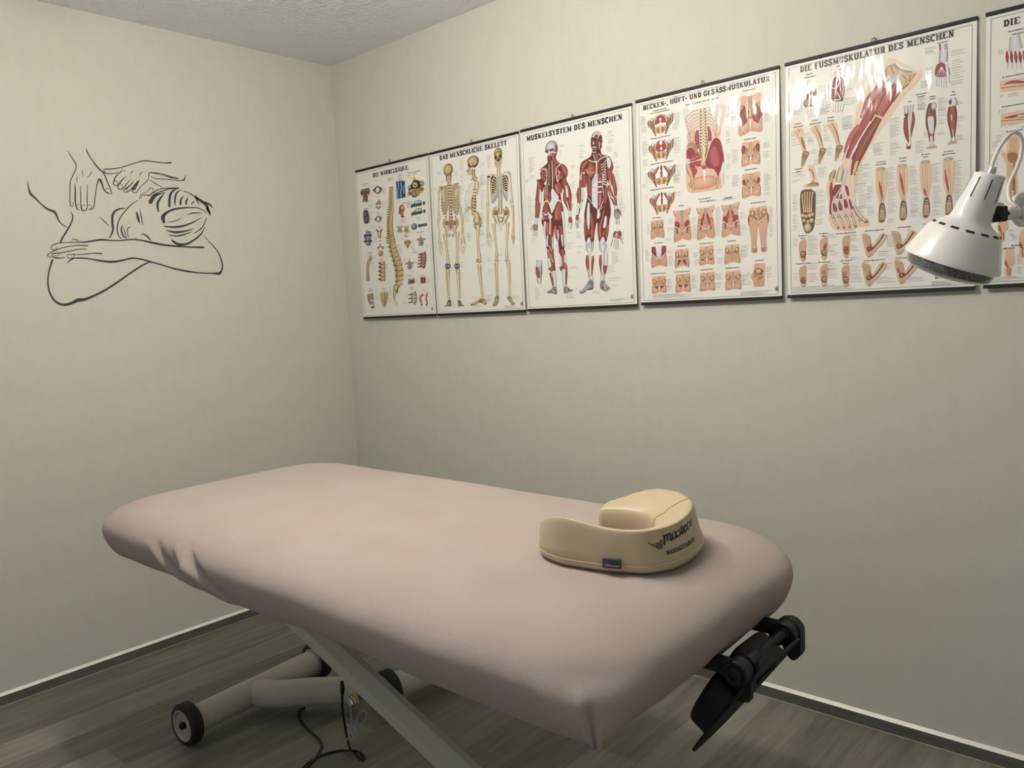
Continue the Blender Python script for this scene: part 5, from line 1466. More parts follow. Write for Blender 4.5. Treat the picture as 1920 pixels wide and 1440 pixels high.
S 5a3c1c 1.7 39.4 496.1 57.9 499.2
S 5a3c1c 1.7 38.7 502.8 57.1 505.9
M 7a5a30 d4b480 157.8 428.3 39.9 159.9 446.2 39.9 157.9 471.4 38.3 157.6 496.9 35.9 157.2 514.7 32
S 5a3c1c 7.2 151.6 430.4 133 434.2
S 4a3014 3.2 146.3 441.4 176.5 441
S f0e0b8 2 146 444.2 176.2 443.8
S 5a3c1c 7.2 149.5 449.3 131 451.9
S 4a3014 3.2 144.4 459.1 174.5 459.1
S f0e0b8 2 144.1 461.9 174.2 461.8
S 5a3c1c 7.2 147.4 468.2 129 469.6
S 4a3014 3.2 142.4 476.8 172.5 477.2
S f0e0b8 2 142.1 479.6 172.2 480
S 5a3c1c 7.2 145.3 487.2 127.1 487.4
S 4a3014 3.2 140.5 494.6 170.6 495.3
S f0e0b8 2 140.2 497.4 170.3 498.1
S 5a3c1c 7.2 143.2 506.2 125.1 505.2
S 4a3014 3.2 138.5 512.3 168.6 513.5
S f0e0b8 2 138.2 515.1 168.3 516.3
E 8c3c18 e88c50 341 355.8 21.6 9.7
F b49484 320.8 361.3 360 363.5 349.7 373.6 341.1 383.9 334.8 372.3
S 8c8880 1.5 337.5 345.7 339.7 331.3
S 8c8880 1.5 324.2 346.9 308.5 333.3
E 3c3c44 8c8c94 341.4 374.1 6.7 6.3
S 8c6c34 3.6 431.3 330.1 429.3 343.8
F b08c50 400.7 350 418.4 345.3 430.5 338.9 441.1 347.4 463.6 349.4 447.6 358 413.5 356.2
E 3c4450 c4ccd4 430.6 367.8 16.6 11.5
E 6b2c34 c86c68 430.7 367.1 6 6
S 8c6c34 3.7 348 427.2 346 440.5
F b08c50 317.8 447.1 335.3 442.2 347.2 435.7 357.6 443.8 379.8 445.4 364.1 454 330.4 452.9
E 3c4450 c4ccd4 347.4 463.9 16.4 11.2
E 6b2c34 c86c68 347.4 463.2 6 5.8
M 4a2c18 b88c64 438.4 407.4 35.9 440.6 441.3 35.9 428.4 474.2 28.9
S 3c2010 3.6 433.8 413.8 408 416.6
S b88c64 2.9 430.5 410.7 406.5 413.1
S 2c1c10 1.8 437.1 416.9 458.8 416.7
S 3c2010 3.6 431.8 427.1 406 430
S b88c64 2.9 428.5 424 404.5 426.5
S 2c1c10 1.8 435.1 430.3 456.8 430
S 3c2010 3.6 429.8 440.5 403.9 443.4
S b88c64 2.9 426.4 437.3 402.4 439.9
S 2c1c10 1.8 433.1 443.6 454.8 443.3
S 3c2010 3.6 427.8 453.8 401.9 456.9
S b88c64 2.9 424.4 450.7 400.4 453.4
S 2c1c10 1.8 431.1 457 452.8 456.6
S 3c2010 3.6 425.7 467.2 399.8 470.3
S b88c64 2.9 422.4 464.1 398.3 466.8
S 2c1c10 1.8 429.1 470.4 450.9 469.9
M 6b6050 cfc4b0 359.5 575.2 37.2 364.4 601.3 37.2 354.4 626.8 29.9
S 3c2010 3.7 354.9 583.6 328.2 587.4
S cfc4b0 3 351.5 580.5 326.7 583.8
S 2c1c10 1.9 358.4 586.7 380.8 585.8
S 3c2010 3.7 353.2 600.8 326.5 604.6
S cfc4b0 3 349.8 597.7 324.9 601.1
S 2c1c10 1.9 356.7 603.9 379.1 602.9
S 3c2010 3.7 351.5 618 324.7 622
S cfc4b0 3 348.1 614.9 323.2 618.4
S 2c1c10 1.9 355 621.1 377.4 620
F 8c5c48 331.5 517 376.4 517.2 371.7 526.7 373.7 537.1 329.4 537.9 335 527.1
S e0c4ac 2.6 334.9 520.9 371.6 520.6
E 3c1c14 6b3024 345.4 528.9 5.2 4.9
E 3c1c14 6b3024 358.5 528.4 5.2 4.9
P 8c3020 413.4 515.7 446.8 515.9 444.6 540 412.8 541.1
S c88c40 2.2 423.7 522.3 433.4 535
S c88c40 2.2 434.6 522.9 422.6 534.4
S 5a1810 2.9 414 516.9 446.7 517.4
M 3c2c2c c4a48c 58.3 568.8 37.3 59.8 592.3 41.5 65.4 616 29
S 24262c 5.8 75.1 567 74.6 626.7
M 6b3c24 c48c60 47.3 573.5 20.8 49.4 591.9 20.8
S 14161c 6.6 57.8 628.7 71.8 633.1 83.4 629.6
E c8c4bc f0ece4 71.3 600.6 5.8 5.2
F d8bc84 130.5 567 187 564.5 190 592.6 177.4 617.6 155.1 637.8 139 618.7 128.5 592.6
S 3c2810 3.6 140.3 570 142.4 576.5
S 3c2810 3.6 182.5 569.4 179.5 575.6
S fbf2d8 2.4 148.3 570.4 156 573.8
S 3c2810 3.6 140.8 579.8 143 586.3
S 3c2810 3.6 179.5 579 176.5 585.2
S fbf2d8 2.4 147.3 580.1 155 583.5
S 3c2810 3.6 141.4 589.6 143.5 596.1
S 3c2810 3.6 176.5 588.5 173.4 594.7
S fbf2d8 2.4 146.2 589.8 153.9 593.2
S 3c2810 3.6 141.9 599.3 144.1 605.8
S 3c2810 3.6 173.5 598.1 170.4 604.3
S fbf2d8 2.4 145.2 599.5 152.9 602.9
S 3c2810 3.6 142.5 609.1 144.6 615.6
S 3c2810 3.6 170.4 607.6 167.3 613.9
S fbf2d8 2.4 144.1 609.2 151.8 612.6
S 3c2810 3.6 143 618.9 145.2 625.4
S 3c2810 3.6 167.4 617.2 164.3 623.5
S fbf2d8 2.4 143 618.9 150.8 622.3
S 4a3014 4 161.8 568.5 155.7 632.2
S 8c6830 2.8 150.1 573 150.8 621.7
S 8c6830 2.8 174.3 571.6 162.8 622.2
S c05c34 8.7 428.2 589.4 409.4 594.6 402.8 606.6 409.8 628.9
S c05c34 3.7 409.3 595.8 414.4 619.3
S 24303c 8 411.5 630.2 413.4 637.6
S a84830 7.9 452.2 585.6 445.5 598.6 442.6 610.7 448.6 623
S 14161c 5.8 450.3 624.3 439.9 638.5
H 66.5 66.4 4.2 78.3 Vertebrae cervicales
H 64.8 73.4 4.2 56.6 Halswirbel
H 154.3 66.2 4.2 11 Atlas
H 244.3 66.7 4.1 48.9 Columna vertebralis
H 243.5 74.4 4.1 49 Wirbelsäule
H 314.9 63.5 4.1 53.6 Rückenmark
H 316.1 71.4 4.1 21.9 in der
H 315.3 79 4.1 47.7 Bandscheibe
H 315.8 85.5 4.1 31.8 seitlich
H 410.8 61.8 4 88.2 Vertebra cervicalis mit Rückenmark
H 411.3 69.5 4 57.5 Halswirbel
H 63.7 178.7 4.3 72 Wirbelgelenke
H 62.8 186.2 4.3 54.6 seitlich
H 157.7 135.6 4.2 29.5 Axis
H 149 206.1 4.2 55.1 Vertebra
H 148.5 210.6 4.2 33.9 cervicalis
H 62.8 274.6 4.3 70.1 Ligamenta
H 62.9 281.5 4.3 61.3 der Wirbel
H 150.9 266.3 4.2 59.4 Vertebra
H 153.1 273.5 4.2 59.4 thoracica
H 150.7 334.3 4.3 46.8 lumbalis
H 350.5 184.6 4.1 114.1 Druckbelastung der Bandscheiben
H 365.5 193.3 4.1 39.1 beim Fahren
H 317.1 256.9 4.1 75.9 Bandscheibe
H 318.2 265.6 4.1 75.9 unter Belastung
H 417.9 258.8 4 53.8 Querschnitt
H 424.9 266.4 4 57.6 Discus
H 334.8 320.5 4.1 75.5 Spinalnerv
H 335 329.7 4.1 71.6 Nervenwurzel
H 427.3 321.5 4.1 53.8 Discus intervertebralis
H 73.4 380.6 4.1 75.9 Rückenbelastung
H 72.6 388.3 4.1 82.1 bei Haltung
H 72.5 396.5 4.1 82.1 der Wirbelsäule
H 154.5 414.4 4 71.8 Lendenwirbel
H 153.6 422.4 4 83.8 seitliche Ansicht
H 153 333.3 4 49.8 Vertebra
H 333.5 329.7 3.9 70.9 Spinalnerv
H 385.2 397.9 3.9 62.3 Vertebrae
H 385.5 405.7 3.9 77 Halswirbelsäule
H 351.4 505.9 3.9 31.7 Blockwirbel
H 429.8 504.7 3.9 15.9 Keil
H 430.1 513 3.9 90.4 Zwischenwirbelscheibe
H 63.5 548.3 4.1 41.4 Os coccygis
H 62.5 557.1 4.1 74.5 Kreuzbein seitlich
H 159.9 549.5 4.1 28 Os sacrum
H 160.6 557.2 4.1 60 Kreuzbein
H 353.2 555.9 3.9 46.6 Lendenwirbel
H 352.5 563.3 3.9 59.7 seitlich
H 430.7 570.8 3.9 63.4 Haltung
H 415 582.2 3.9 9.5 falsch
H 450.8 581.4 3.9 12.2 richtig
G 24.7 100.2 12.6 5 5.7
G 89 108.3 24.5 3 5.7
G 188.1 108.3 29.5 4 5.6
G 66.1 143.9 41.1 2 5.7
G 82.5 165.2 45 2 5.7
G 114.7 83 24.3 2 5.6
G 179.4 160.7 29.7 3 5.6
G 183 183.2 23.8 3 5.6
G 173.6 213.7 29.8 2 6.3
G 285.8 164.1 34.2 3 4.9
G 312.1 188.8 24.6 6 4.9
G 78.9 196.9 30.8 7 5.7
G 156.5 211.8 18 3 5.6
G 91.4 288.3 30.7 4 5.7
G 99.4 263.3 36.7 2 5.7
G 148.9 281 20.1 3 5.7
G 109.1 315.8 30.6 5 5.7
G 89.4 398.2 26.8 2 9
G 86.5 424 20.6 6 7.7
G 181.9 443.6 18 4 5.7
G 185.3 411.8 19.9 2 5.7
G 193.4 476.3 13.9 1 5.7
G 265.2 361.2 38.5 8 5
G 362.3 351 27.9 3 4.9
G 364.5 375.8 24.2 4 4.9
G 381.2 445 18.6 2 5.5
G 302.1 426.8 24.8 3 5
G 461.6 377.9 18 3 5.4
G 447.8 523 27.2 5 4.9
G 373.3 524.9 18.7 3 4.9
G 319.1 496.8 19 2 5
G 348.8 486.2 24.4 1 4.9
G 97.8 555.1 26.8 3 5.9
G 94.9 581.2 26.8 4 5.2
G 195.9 547 19.9 6 5.8
G 190.4 598.2 26 3 7.7
G 253.3 569 11.7 2 5.7
G 287.7 614.9 25.1 3 5.7
G 238.2 619.4 23.6 1 5.7
G 379 562.5 13.1 2 5.6
G 375.4 599.7 9.4 1 5.6
G 440.8 645.6 18.3 1 5.5
G 399.2 644.2 24.1 2 5
G 266.4 537.9 29.1 2 4.4
G 311.5 571.7 7.7 5 5.6
G 401.4 287.4 12.9 2 5.4
G 296.2 63.9 15.2 3 5.4
G 363.5 58.2 18.5 5 5.4
G 361.3 33.7 12.9 4 5.4
G 345.4 189.7 31.7 5 4.8'''
ART[1] = '''0
M a89060 ead8ae 41.8 160.8 7.3 46.4 180.9 8 47.4 203.1 7.3
E 4a3a24 e8cf98 108.9 82.4 27.7 25.7
S 8c6c3c 1.1 110.7 61 110 82.6 96.6 92.7
S 8c6c3c 1.1 110 82.6 121.4 96.2
M 5a4428 a8895a 110.8 104.4 35.5 109.8 116.3 31.9 108.6 130.6 24.9
S d8c69c 2.5 100.8 107.8 120.4 109.3
S d8c69c 2.5 100.5 111.6 120.1 113.1
S d8c69c 2.5 100.1 115.4 119.8 116.9
S d8c69c 2.5 99.8 119.3 119.5 120.7
S d8c69c 2.5 99.5 123.1 119.1 124.5
S d8c69c 2.5 99.2 126.9 118.8 128.4
M 6b5430 cdb98a 110.8 130.9 17.7 113.3 152.9 24.8 113.8 182 21.3 112.2 210.8 15.6 112.3 244.8 16.4 111.9 281.1 21.4 111.9 303 17.8
S ead9b0 2.8 109.1 137.9 116 141.7 124.4 139
S 3c2c18 2.8 109.2 144.4 116 148.2 124.5 145.5
S ead9b0 2.8 109.2 151 116.1 154.7 124.5 152
S 3c2c18 2.8 109.2 157.5 116.1 161.3 124.6 158.5
S ead9b0 2.8 109.3 164 116.2 167.8 124.6 165
S 3c2c18 2.8 109.3 170.5 116.2 174.3 124.6 171.5
S ead9b0 2.8 109.4 177.1 116.3 180.8 124.7 178
S 3c2c18 2.8 109.4 183.6 116.3 187.4 124.7 184.6
S ead9b0 2.8 109.5 190.2 116.3 193.9 124.8 191.1
S 3c2c18 2.8 109.5 196.7 116.4 200.4 124.8 197.6
S ead9b0 2.8 109.6 203.2 116.4 207 124.9 204.1
S 3c2c18 2.8 109.6 209.8 116.5 213.5 124.9 210.6
S ead9b0 2.8 109.7 216.3 116.5 220 125 217.2
S 3c2c18 2.8 109.7 222.9 116.6 226.6 125 223.7
S ead9b0 2.8 109.7 229.4 116.6 233.1 125.1 230.2
S 3c2c18 2.8 109.8 236 116.7 239.7 125.1 236.8
S ead9b0 2.8 109.8 242.5 116.7 246.2 125.2 243.3
S 3c2c18 2.8 109.9 249.1 116.8 252.8 125.2 249.8
S ead9b0 2.8 109.9 255.7 116.8 259.3 125.3 256.4
S 3c2c18 2.8 110 262.2 116.9 265.9 125.3 262.9
S ead9b0 2.8 110 268.8 116.9 272.4 125.4 269.5
S 3c2c18 2.8 110.1 275.3 117 279 125.4 276
S ead9b0 2.9 110.1 281.9 117 285.6 125.5 282.6
S 3c2c18 2.9 110.2 288.5 117 292.1 125.5 289.1
S b39a68 5.1 46.6 146.7 66.9 145.7 84.6 151.6
S b39a68 5.6 135 148.5 153 144.9 170.4 147.9
M 7d6136 ecd8a4 148.1 162.3 14 164.8 152.5 13.9 171.9 151 6.9
M 7d6136 ecd8a4 48.3 149.4 10.9 66 156.5 15.9 80 163.2 7.2
E 2c2014 6b5a40 66.3 152.9 9.4 3.4
E 2c2014 8c7a58 150.5 154.2 10.5 3.3
F b8a078 81.6 143.9 145.8 147.6 163.5 169 159 226 151.3 256.4 136.3 266.8 111 225.2 79.1 263 62.8 239.2 61.6 209.7 61.6 165.7
M 6b5430 cdb98a 114.8 133.8 15.6 113.8 182 17.7 112.8 230.3 15.6
S ead9b0 2.8 108 137.8 115.9 142.2 125.1 139.1
S 2c1c0c 2.8 108.1 143.8 116 148.2 125.2 145.1
S ead9b0 2.8 108.2 149.9 116.1 154.3 125.3 151.1
S 2c1c0c 2.8 108.3 155.9 116.2 160.3 125.4 157.2
S ead9b0 2.8 108.4 162 116.3 166.4 125.5 163.2
S 2c1c0c 2.8 108.5 168 116.4 172.4 125.5 169.2
S ead9b0 2.8 108.5 174.1 116.4 178.4 125.6 175.3
S 2c1c0c 2.8 108.6 180.1 116.5 184.5 125.7 181.3
S ead9b0 2.8 108.7 186.2 116.6 190.5 125.8 187.3
S 2c1c0c 2.8 108.8 192.2 116.7 196.6 125.9 193.4
S ead9b0 2.8 108.9 198.3 116.8 202.7 126 199.4
S 2c1c0c 2.8 109 204.4 116.9 208.7 126.1 205.5
S ead9b0 2.8 109.1 210.4 117 214.8 126.2 211.5
S 2c1c0c 2.8 109.1 216.5 117 220.8 126.2 217.6
S ead9b0 2.8 109.2 222.6 117.1 226.9 126.3 223.6
S 2c1c0c 2.8 109.3 228.7 117.2 233 126.4 229.7
S 4a3820 4.6 109.4 147.6 97.8 144.6 87.3 153 92.4 161.4
S e8d8b4 2.5 109.4 147.1 97.8 144.1 87.4 152.5
S 4a3820 4.6 109.4 156.8 93.8 154 79.9 163.7 85.1 171.6
S e8d8b4 2.5 109.4 156.3 93.8 153.5 80 163.2
S 4a3820 4.6 109.3 166 89.7 163.4 72.5 174.4 77.7 181.9
S e8d8b4 2.5 109.4 165.5 89.8 163 72.5 173.9
S 4a3820 4.6 109.3 175.1 87.3 173.1 67.9 185.5 73.2 192.5
S e8d8b4 2.5 109.4 174.7 87.3 172.6 68 185.1
S 4a3820 4.6 109.3 184.3 85.6 182.8 64.8 196.9 70.1 203.4
S e8d8b4 2.5 109.3 183.8 85.7 182.4 64.9 196.4
S 4a3820 4.6 109.3 193.5 84.7 192.7 63.1 208.4 68.5 214.4
S e8d8b4 2.5 109.3 193 84.8 192.2 63.2 207.9
S 4a3820 4.6 109.2 202.7 84.3 202.6 62.2 220 67.6 225.5
S e8d8b4 2.5 109.3 202.2 84.3 202.1 62.2 219.5
S 4a3820 4.6 109.2 211.9 84.6 212.6 62.7 231.8 68.1 236.8
S e8d8b4 2.5 109.3 211.4 84.6 212.2 62.7 231.3
S 4a3820 4.6 109.2 221.1 85.7 222.7 64.6 243.8 70.1 248.3
S e8d8b4 2.5 109.2 220.6 85.7 222.3 64.6 243.3
S 4a3820 4.6 109.2 230.3 89.1 233.1 70.9 256.2 76.4 260.3
S e8d8b4 2.5 109.2 229.9 89.2 232.7 70.9 255.7
S 4a3820 4.6 109.1 239.5 94.9 243.8 81.5 269.1 87 272.6
S e8d8b4 2.5 109.2 239.1 95 243.3 81.5 268.6
S 4a3820 4.6 121.4 149.2 133.2 149.3 141.9 160 135.7 166.9
S e8d8b4 2.5 121.5 148.7 133.2 148.8 142 159.5
S 4a3820 4.6 121.4 158.3 137 159.6 148.7 172.4 142.6 178.8
S e8d8b4 2.5 121.5 157.9 137 159.1 148.8 171.9
S 4a3820 4.6 121.4 167.5 140.8 170 155.5 184.8 149.4 190.7
S e8d8b4 2.5 121.4 167 140.8 169.5 155.6 184.3
S 4a3820 4.6 121.4 176.7 143 180.1 159.5 196.8 153.4 202.3
S e8d8b4 2.5 121.4 176.2 143.1 179.6 159.5 196.3
S 4a3820 4.6 121.4 185.8 144.5 190.1 162.1 208.6 156.1 213.6
S e8d8b4 2.5 121.4 185.3 144.5 189.7 162.1 208.1
S 4a3820 4.6 121.3 195 145.2 200.1 163.3 220.3 157.3 224.8
S e8d8b4 2.5 121.4 194.5 145.2 199.6 163.3 219.8
S 4a3820 4.6 121.3 204.2 145.5 210 163.8 231.8 157.8 235.9
S e8d8b4 2.5 121.4 203.7 145.5 209.5 163.8 231.4
S 4a3820 4.6 121.3 213.4 145 219.8 162.9 243.3 157 246.9
S e8d8b4 2.5 121.3 212.9 145.1 219.3 162.9 242.8
S 4a3820 4.6 121.3 222.5 143.8 229.5 160.6 254.5 154.7 257.7
S e8d8b4 2.5 121.3 222.1 143.9 229 160.6 254.1
S 4a3820 4.6 121.2 231.7 140.3 239 154.1 265.4 148.2 268.1
S e8d8b4 2.5 121.3 231.2 140.3 238.5 154.1 264.9
S 4a3820 4.6 121.2 240.9 134.4 248.2 143.4 275.8 137.5 278
S e8d8b4 2.5 121.3 240.4 134.4 247.7 143.4 275.3
F dcc08c 59.7 165.5 80 163.2 79.4 192.3 76 211.4 69.2 205.7
F dcc08c 143.7 173.7 163.8 164.3 158.1 192.3 146.3 207.7 140.6 190.1
S 7d6136 1.1 59.7 165.5 69.2 205.7 76 211.4
S 7d6136 1.1 141.7 175.8 146.3 207.7 158.1 192.3
M 7d6136 ecd8a4 48.2 159.1 12.4 45.7 188.2 8 42 224.5 8 41.5 256.5 13.2 38.5 266 22
M 7d6136 ecd8a4 170.8 165.2 12.5 170.6 198.6 7.6 171.5 232.2 7.6 174 258.9 13.9 173 270.8 15.3
E 8c94a4 c4ccd8 48.2 159.1 6.5 5.3
E 8c94a4 c4ccd8 171.1 160.9 6.2 4.7
M 7d6136 ecd8a4 34.6 268 7.3 33.1 295 8.8 36.1 329.9 7.3 37.3 369.6 9.5
M 7d6136 ecd8a4 47.4 269.4 5.8 40.5 295.8 5.1
M 7d6136 ecd8a4 173.4 266 13.9 175.7 295.1 9 175.2 333.5 9 175.4 362.4 12.5
M 7d6136 ecd8a4 182 276.6 4.9 182.9 324.6 4.9 181.3 358.2 4.9
M 7d6136 ecd8a4 40.2 369.8 14.7 40.6 382.3 18.3
M 7d6136 ecd8a4 37.9 384.5 8.1 39.5 409.4 8.8 43.4 429.6 9.5
S 9a7f50 2.2 45.4 382.7 52.7 405.5 55.8 413.2
M 7d6136 ecd8a4 174.5 364.8 17.4 177.1 377 20.9 177.5 394 27.9
S a88c5c 3.1 165.3 392.9 156 421.2
S f0e2c0 1.4 165.3 392.9 156 421.2
S a88c5c 3.1 170 400.6 164 431.6
S f0e2c0 1.4 170 400.6 164 431.6
S a88c5c 3.1 176.6 401.1 174.3 434.8
S f0e2c0 1.4 176.6 401.1 174.3 434.8
S a88c5c 3.1 182.9 400.5 180.4 432.9
S f0e2c0 1.4 182.9 400.5 180.4 432.9
S a88c5c 3.1 188.7 385.3 191.1 412
S f0e2c0 1.4 188.7 385.3 191.1 412
M 7a5a34 ecd0a0 91.1 283.8 21.5 81 297.4 32.4 88 322.6 21.6 93.8 340.3 10.8
E 6b4c2a b08a58 84.6 297.8 9.4 9.7
E 7a5a34 ecd8b4 95.4 347.8 9.3 8.7
E ece6da f4f0e6 96.1 338.1 5 5.8
S 9fb0c4 8.7 76.4 326.4 77.2 338.7
M 7a5a34 ecd0a0 133.9 288.3 21.2 141.5 303.6 31.7 130.8 326.8 21.2 122.4 343 10.7
E 6b4c2a b08a58 138 303.3 9.2 9.6
E 7a5a34 ecd8b4 119.7 350 9.2 8.7
E ece6da f4f0e6 120.4 340.4 5 5.8
S 9fb0c4 8.5 137.1 332.2 134.4 344.1
F b89660 96.6 291.7 128.7 295 117.9 318.2 108.7 334.4 101.8 316.6
S 3c2c18 1.8 105.4 295 118.9 296.4
S 3c2c18 1.8 105 300.4 118.5 301.7
S 3c2c18 1.8 104.5 305.7 118.1 307
S 3c2c18 1.8 104.1 311 117.6 312.4
S 3c2c18 1.8 103.7 316.3 117.2 317.7
S 3c2c18 1.8 103.2 321.6 116.8 323
M 7d6136 ecd8a4 70.9 340.6 21.7 73.3 355.5 21.7 75.5 372.9 15.9 79.6 412.7 13 82 449.8 14.5 82.4 467.1 21.7
M 7d6136 ecd8a4 149.9 340.7 21.1 146.7 359.8 19.7 144.3 381.4 14.1 141.4 417.6 12.7 137.8 453.9 14.2 136.5 470.9 21.3
F 3a4654 66.6 468.5 94.9 470.4 94.4 485.2 79.6 489.1 65.4 483.2
E 5f7590 b4c4d8 73.3 476.8 5.8 6.4
E 5f7590 b4c4d8 87.7 477.8 5.8 6.4
F 3a4654 122.1 472.3 149.7 474.3 149.3 488.9 134.8 492.8 120.9 487
E 5f7590 b4c4d8 128.6 480.6 5.7 6.3
E 5f7590 b4c4d8 142.8 481.6 5.7 6.3
M 6b4c30 d8bc90 80.6 489.2 25.4 77.3 498.9 25.4
M 6b4c30 d8bc90 138 493 24.8 139 502.8 21.3
M 7d6136 ecd8a4 79 496.5 21.7 79.4 536.1 13.1 75.8 580.6 10.2 75.9 615.4 13.1
M 7d6136 ecd8a4 70.8 498.4 8.7 67 535.4 7.3 69.6 580.3 6.6 71.5 615.2 7.3
M 7d6136 ecd8a4 139.9 500.4 21.3 137.9 539.5 14.2 138 583.6 12.1 138.8 618.1 10.7
M 7d6136 ecd8a4 151.2 506 7.1 146.6 564.5 5 143.8 613.4 5.7
S 3c2c18 2.9 74.9 501.2 73.9 513.5
S 3c2c18 2.8 141.6 505.4 141.6 515.2
F 6b5238 70 620.2 86.4 620.8 84.3 646.9 71.8 643.9 45.9 645.5 61.5 634.8
S e0c89c 2.9 55.3 643.3 78.3 630.5
S e0c89c 2.6 70.1 641.4 82.5 633.1
F 6b5238 129.6 622.6 143.6 625.7 153.3 638.3 165.6 648.6 145.5 646.6 131.1 648.6
S e0c89c 2.8 134.5 627.7 134.9 645
S e0c89c 2.5 142.8 635.5 159.7 647.2
E 4a3a24 e6ca90 253.9 70.5 32.8 22.7
F dcc08c 221.3 72.6 225 92 218.8 105.2 223 117.6 241.8 117.9 250.3 95.7 244.8 78.5
E 2c2014 5a4428 232.6 82.5 6.1 7.9
S 2c2014 4.7 233.4 93.2 244 88.9 252.5 89
F 9aa0a8 217.7 98 232.9 100.2 231.5 109.4 217 106.2
S 6b5430 1.4 219.5 118.3 241.8 117.9 249.6 104.9
E b8976a d8b87c 262.1 74 16.7 11.5
S 2c2014 2.7 279.4 67.3 279.7 85.9 257 96.6
M 6b5430 e0c890 256.7 101.3 16.8 253.6 119.6 16.8 259.1 136.7 20.1 270.1 147.6 20
S 5a4428 1.7 248.1 102.4 264.7 106.2
S 5a4428 1.7 247.6 108.4 264.3 112.2
S 5a4428 1.7 247.2 114.4 263.8 118.2
S 5a4428 1.7 246.7 120.5 263.4 124.2
S 5a4428 1.7 246.3 126.5 262.9 130.2
S 5a4428 1.7 245.8 132.6 262.5 136.2
S 5a4428 1.7 245.4 138.6 262 142.3
F efe9d8 240.1 141.2 225.1 158 208.9 189.1 202.5 219.2 205 240.9 213.1 247.8 231.9 248.8 240.6 223.8 263.1 195.9 259.5 153.2
S 8c6f40 3 256.5 148.1 238.8 157.5 219.4 165.5
S e6cf98 2 256.6 147.4 238.9 156.8 219.4 164.8
S 8c6f40 3 257.8 158.1 237.4 167.2 217.6 175.3
S e6cf98 2 257.9 157.4 237.5 166.5 217.6 174.5
S 8c6f40 3 259.1 168.1 236 176.9 215.8 185
S e6cf98 2 259.1 167.4 236 176.2 215.9 184.3
S 8c6f40 3 260.4 178.2 234.6 186.6 214 194.7
S e6cf98 2 260.4 177.5 234.6 185.9 214.1 194
S 8c6f40 3 261.7 188.2 233.1 196.4 212.3 204.4
S e6cf98 2 261.7 187.5 233.2 195.7 212.3 203.7
S 8c6f40 3 262.9 198.2 231.7 206.1 210.5 214.2
S e6cf98 2 263 197.5 231.8 205.4 210.5 213.5
S 8c6f40 3 262.2 208 230.3 215.9 208.7 224
S e6cf98 2 262.3 207.3 230.3 215.2 208.7 223.3
S 8c6f40 3 261.5 217.8 228.9 225.7 206.9 233.8
S e6cf98 2 261.5 217.1 228.9 225 207 233
S 8c6f40 3 260.8 227.6 227.4 235.4 205.1 243.5
S e6cf98 2 260.8 226.9 227.5 234.7 205.2 242.8
S 8c6f40 3 260 237.4 226 245.2 203.3 253.3
S e6cf98 2 260.1 236.7 226.1 244.5 203.4 252.6
S 8c6f40 3 259.3 247.2 224.6 255 201.5 263.2
S e6cf98 2 259.3 246.5 224.6 254.3 201.6 262.4
S 8ea0bc 3.1 213.1 180.1 204.1 207.5 204 231.3 213 248.5 231.9 248.8
M 7d6136 ecd8a4 269.9 149.9 20 269.9 173.3 23.4 266.8 191.7 16.7 265.9 203.3 10
S b39a68 4.7 239.9 143.5 257.1 141.1 273.2 150.3
M 6b5026 c8a860 252 208.6 20.2 249.6 231.9 27 246.8 255.2 23.6 243.9 271.4 16.9 244.7 283.3 13.5
S 4a3818 2.7 245.7 179.6 267.3 185.1
S f0deb0 2.7 247.2 185.9 262.8 190.7
S 4a3818 2.7 248.8 192.2 266.4 197.2
S f0deb0 2.7 244.3 197.8 261.9 202.8
S 4a3818 2.7 245.9 204.1 265.5 209.3
S f0deb0 2.7 247.4 210.4 261 214.9
S 4a3818 2.7 242.9 216 264.6 221.4
S f0deb0 2.7 244.5 222.3 260.1 227
S 4a3818 2.7 246.1 228.6 263.7 233.6
S f0deb0 2.7 241.6 234.3 259.2 239.2
S 4a3818 2.7 243.1 240.6 262.8 245.7
S f0deb0 2.7 244.7 246.9 258.3 251.3
S 4a3818 2.7 240.2 252.5 261.9 257.8
S f0deb0 2.7 241.8 258.9 257.4 263.5
S 4a3818 2.7 243.3 265.2 261 270
S f0deb0 2.7 238.8 270.9 256.5 275.6
M 7a5a24 e6cc88 250.5 274.5 16.9 263.1 287.7 30.2 261.7 306.4 37 260.8 318.2 26.9
S 7d6136 4 279.3 296.5 286.6 311.4 281.5 334.4
F 8c98a8 247.5 314.4 274.4 317.2 271.5 333.4 247.9 331.1
M 7d6136 ecd8a4 263.6 325.5 30.3 269.3 340.3 23.5
S 3c2c18 2.7 246.2 330.9 256 336.6
M 7d6136 ecd8a4 267.8 337.8 18.8 264.4 370.6 14.8 262.9 403.6 13.5 266.1 439.5 15.5 267.9 461.1 23.6
E 8c7440 ecd49c 268.9 470.2 10.8 7.1
F 7c8896 250.9 461 258.7 461.6 256.8 473.4 250.7 472.9
M 7d6136 ecd8a4 266.3 482.4 20.2 265.2 496.6 18.9 266.8 534.9 14.9 270.5 578.1 12.1 273.3 609.4 13.5
S 7d6136 1.3 268.5 489.7 272.7 571.1
S 3c2c18 1 260 489.1 260.5 505.9
F 9a7a48 202 643.9 223.4 636.2 248.1 627.5 272.6 618.9 291.9 631.7 294.5 641.4 287.3 648.3 271 640.5 250.8 637.3 222.6 647.1 205.3 647.1
S e6cc92 3.5 216 643.2 251.3 631.3
E 8c7440 dfc58c 284.1 636.7 11.4 8.1
S 3c2c18 1.7 251.5 627.7 264.4 637.8
M 7d6136 ecd8a4 273.1 611.8 14.8 273.9 623.8 16.9
0
E 5a4224 e4c68c 391.5 61 21.7 21.7
F dcbc84 372.2 71.9 371 87.7 375.3 108.4 388.7 117.9 403 114.4 412.2 93.9 411.3 73.9
E 5a4224 dcbc84 392 71 20 19.7
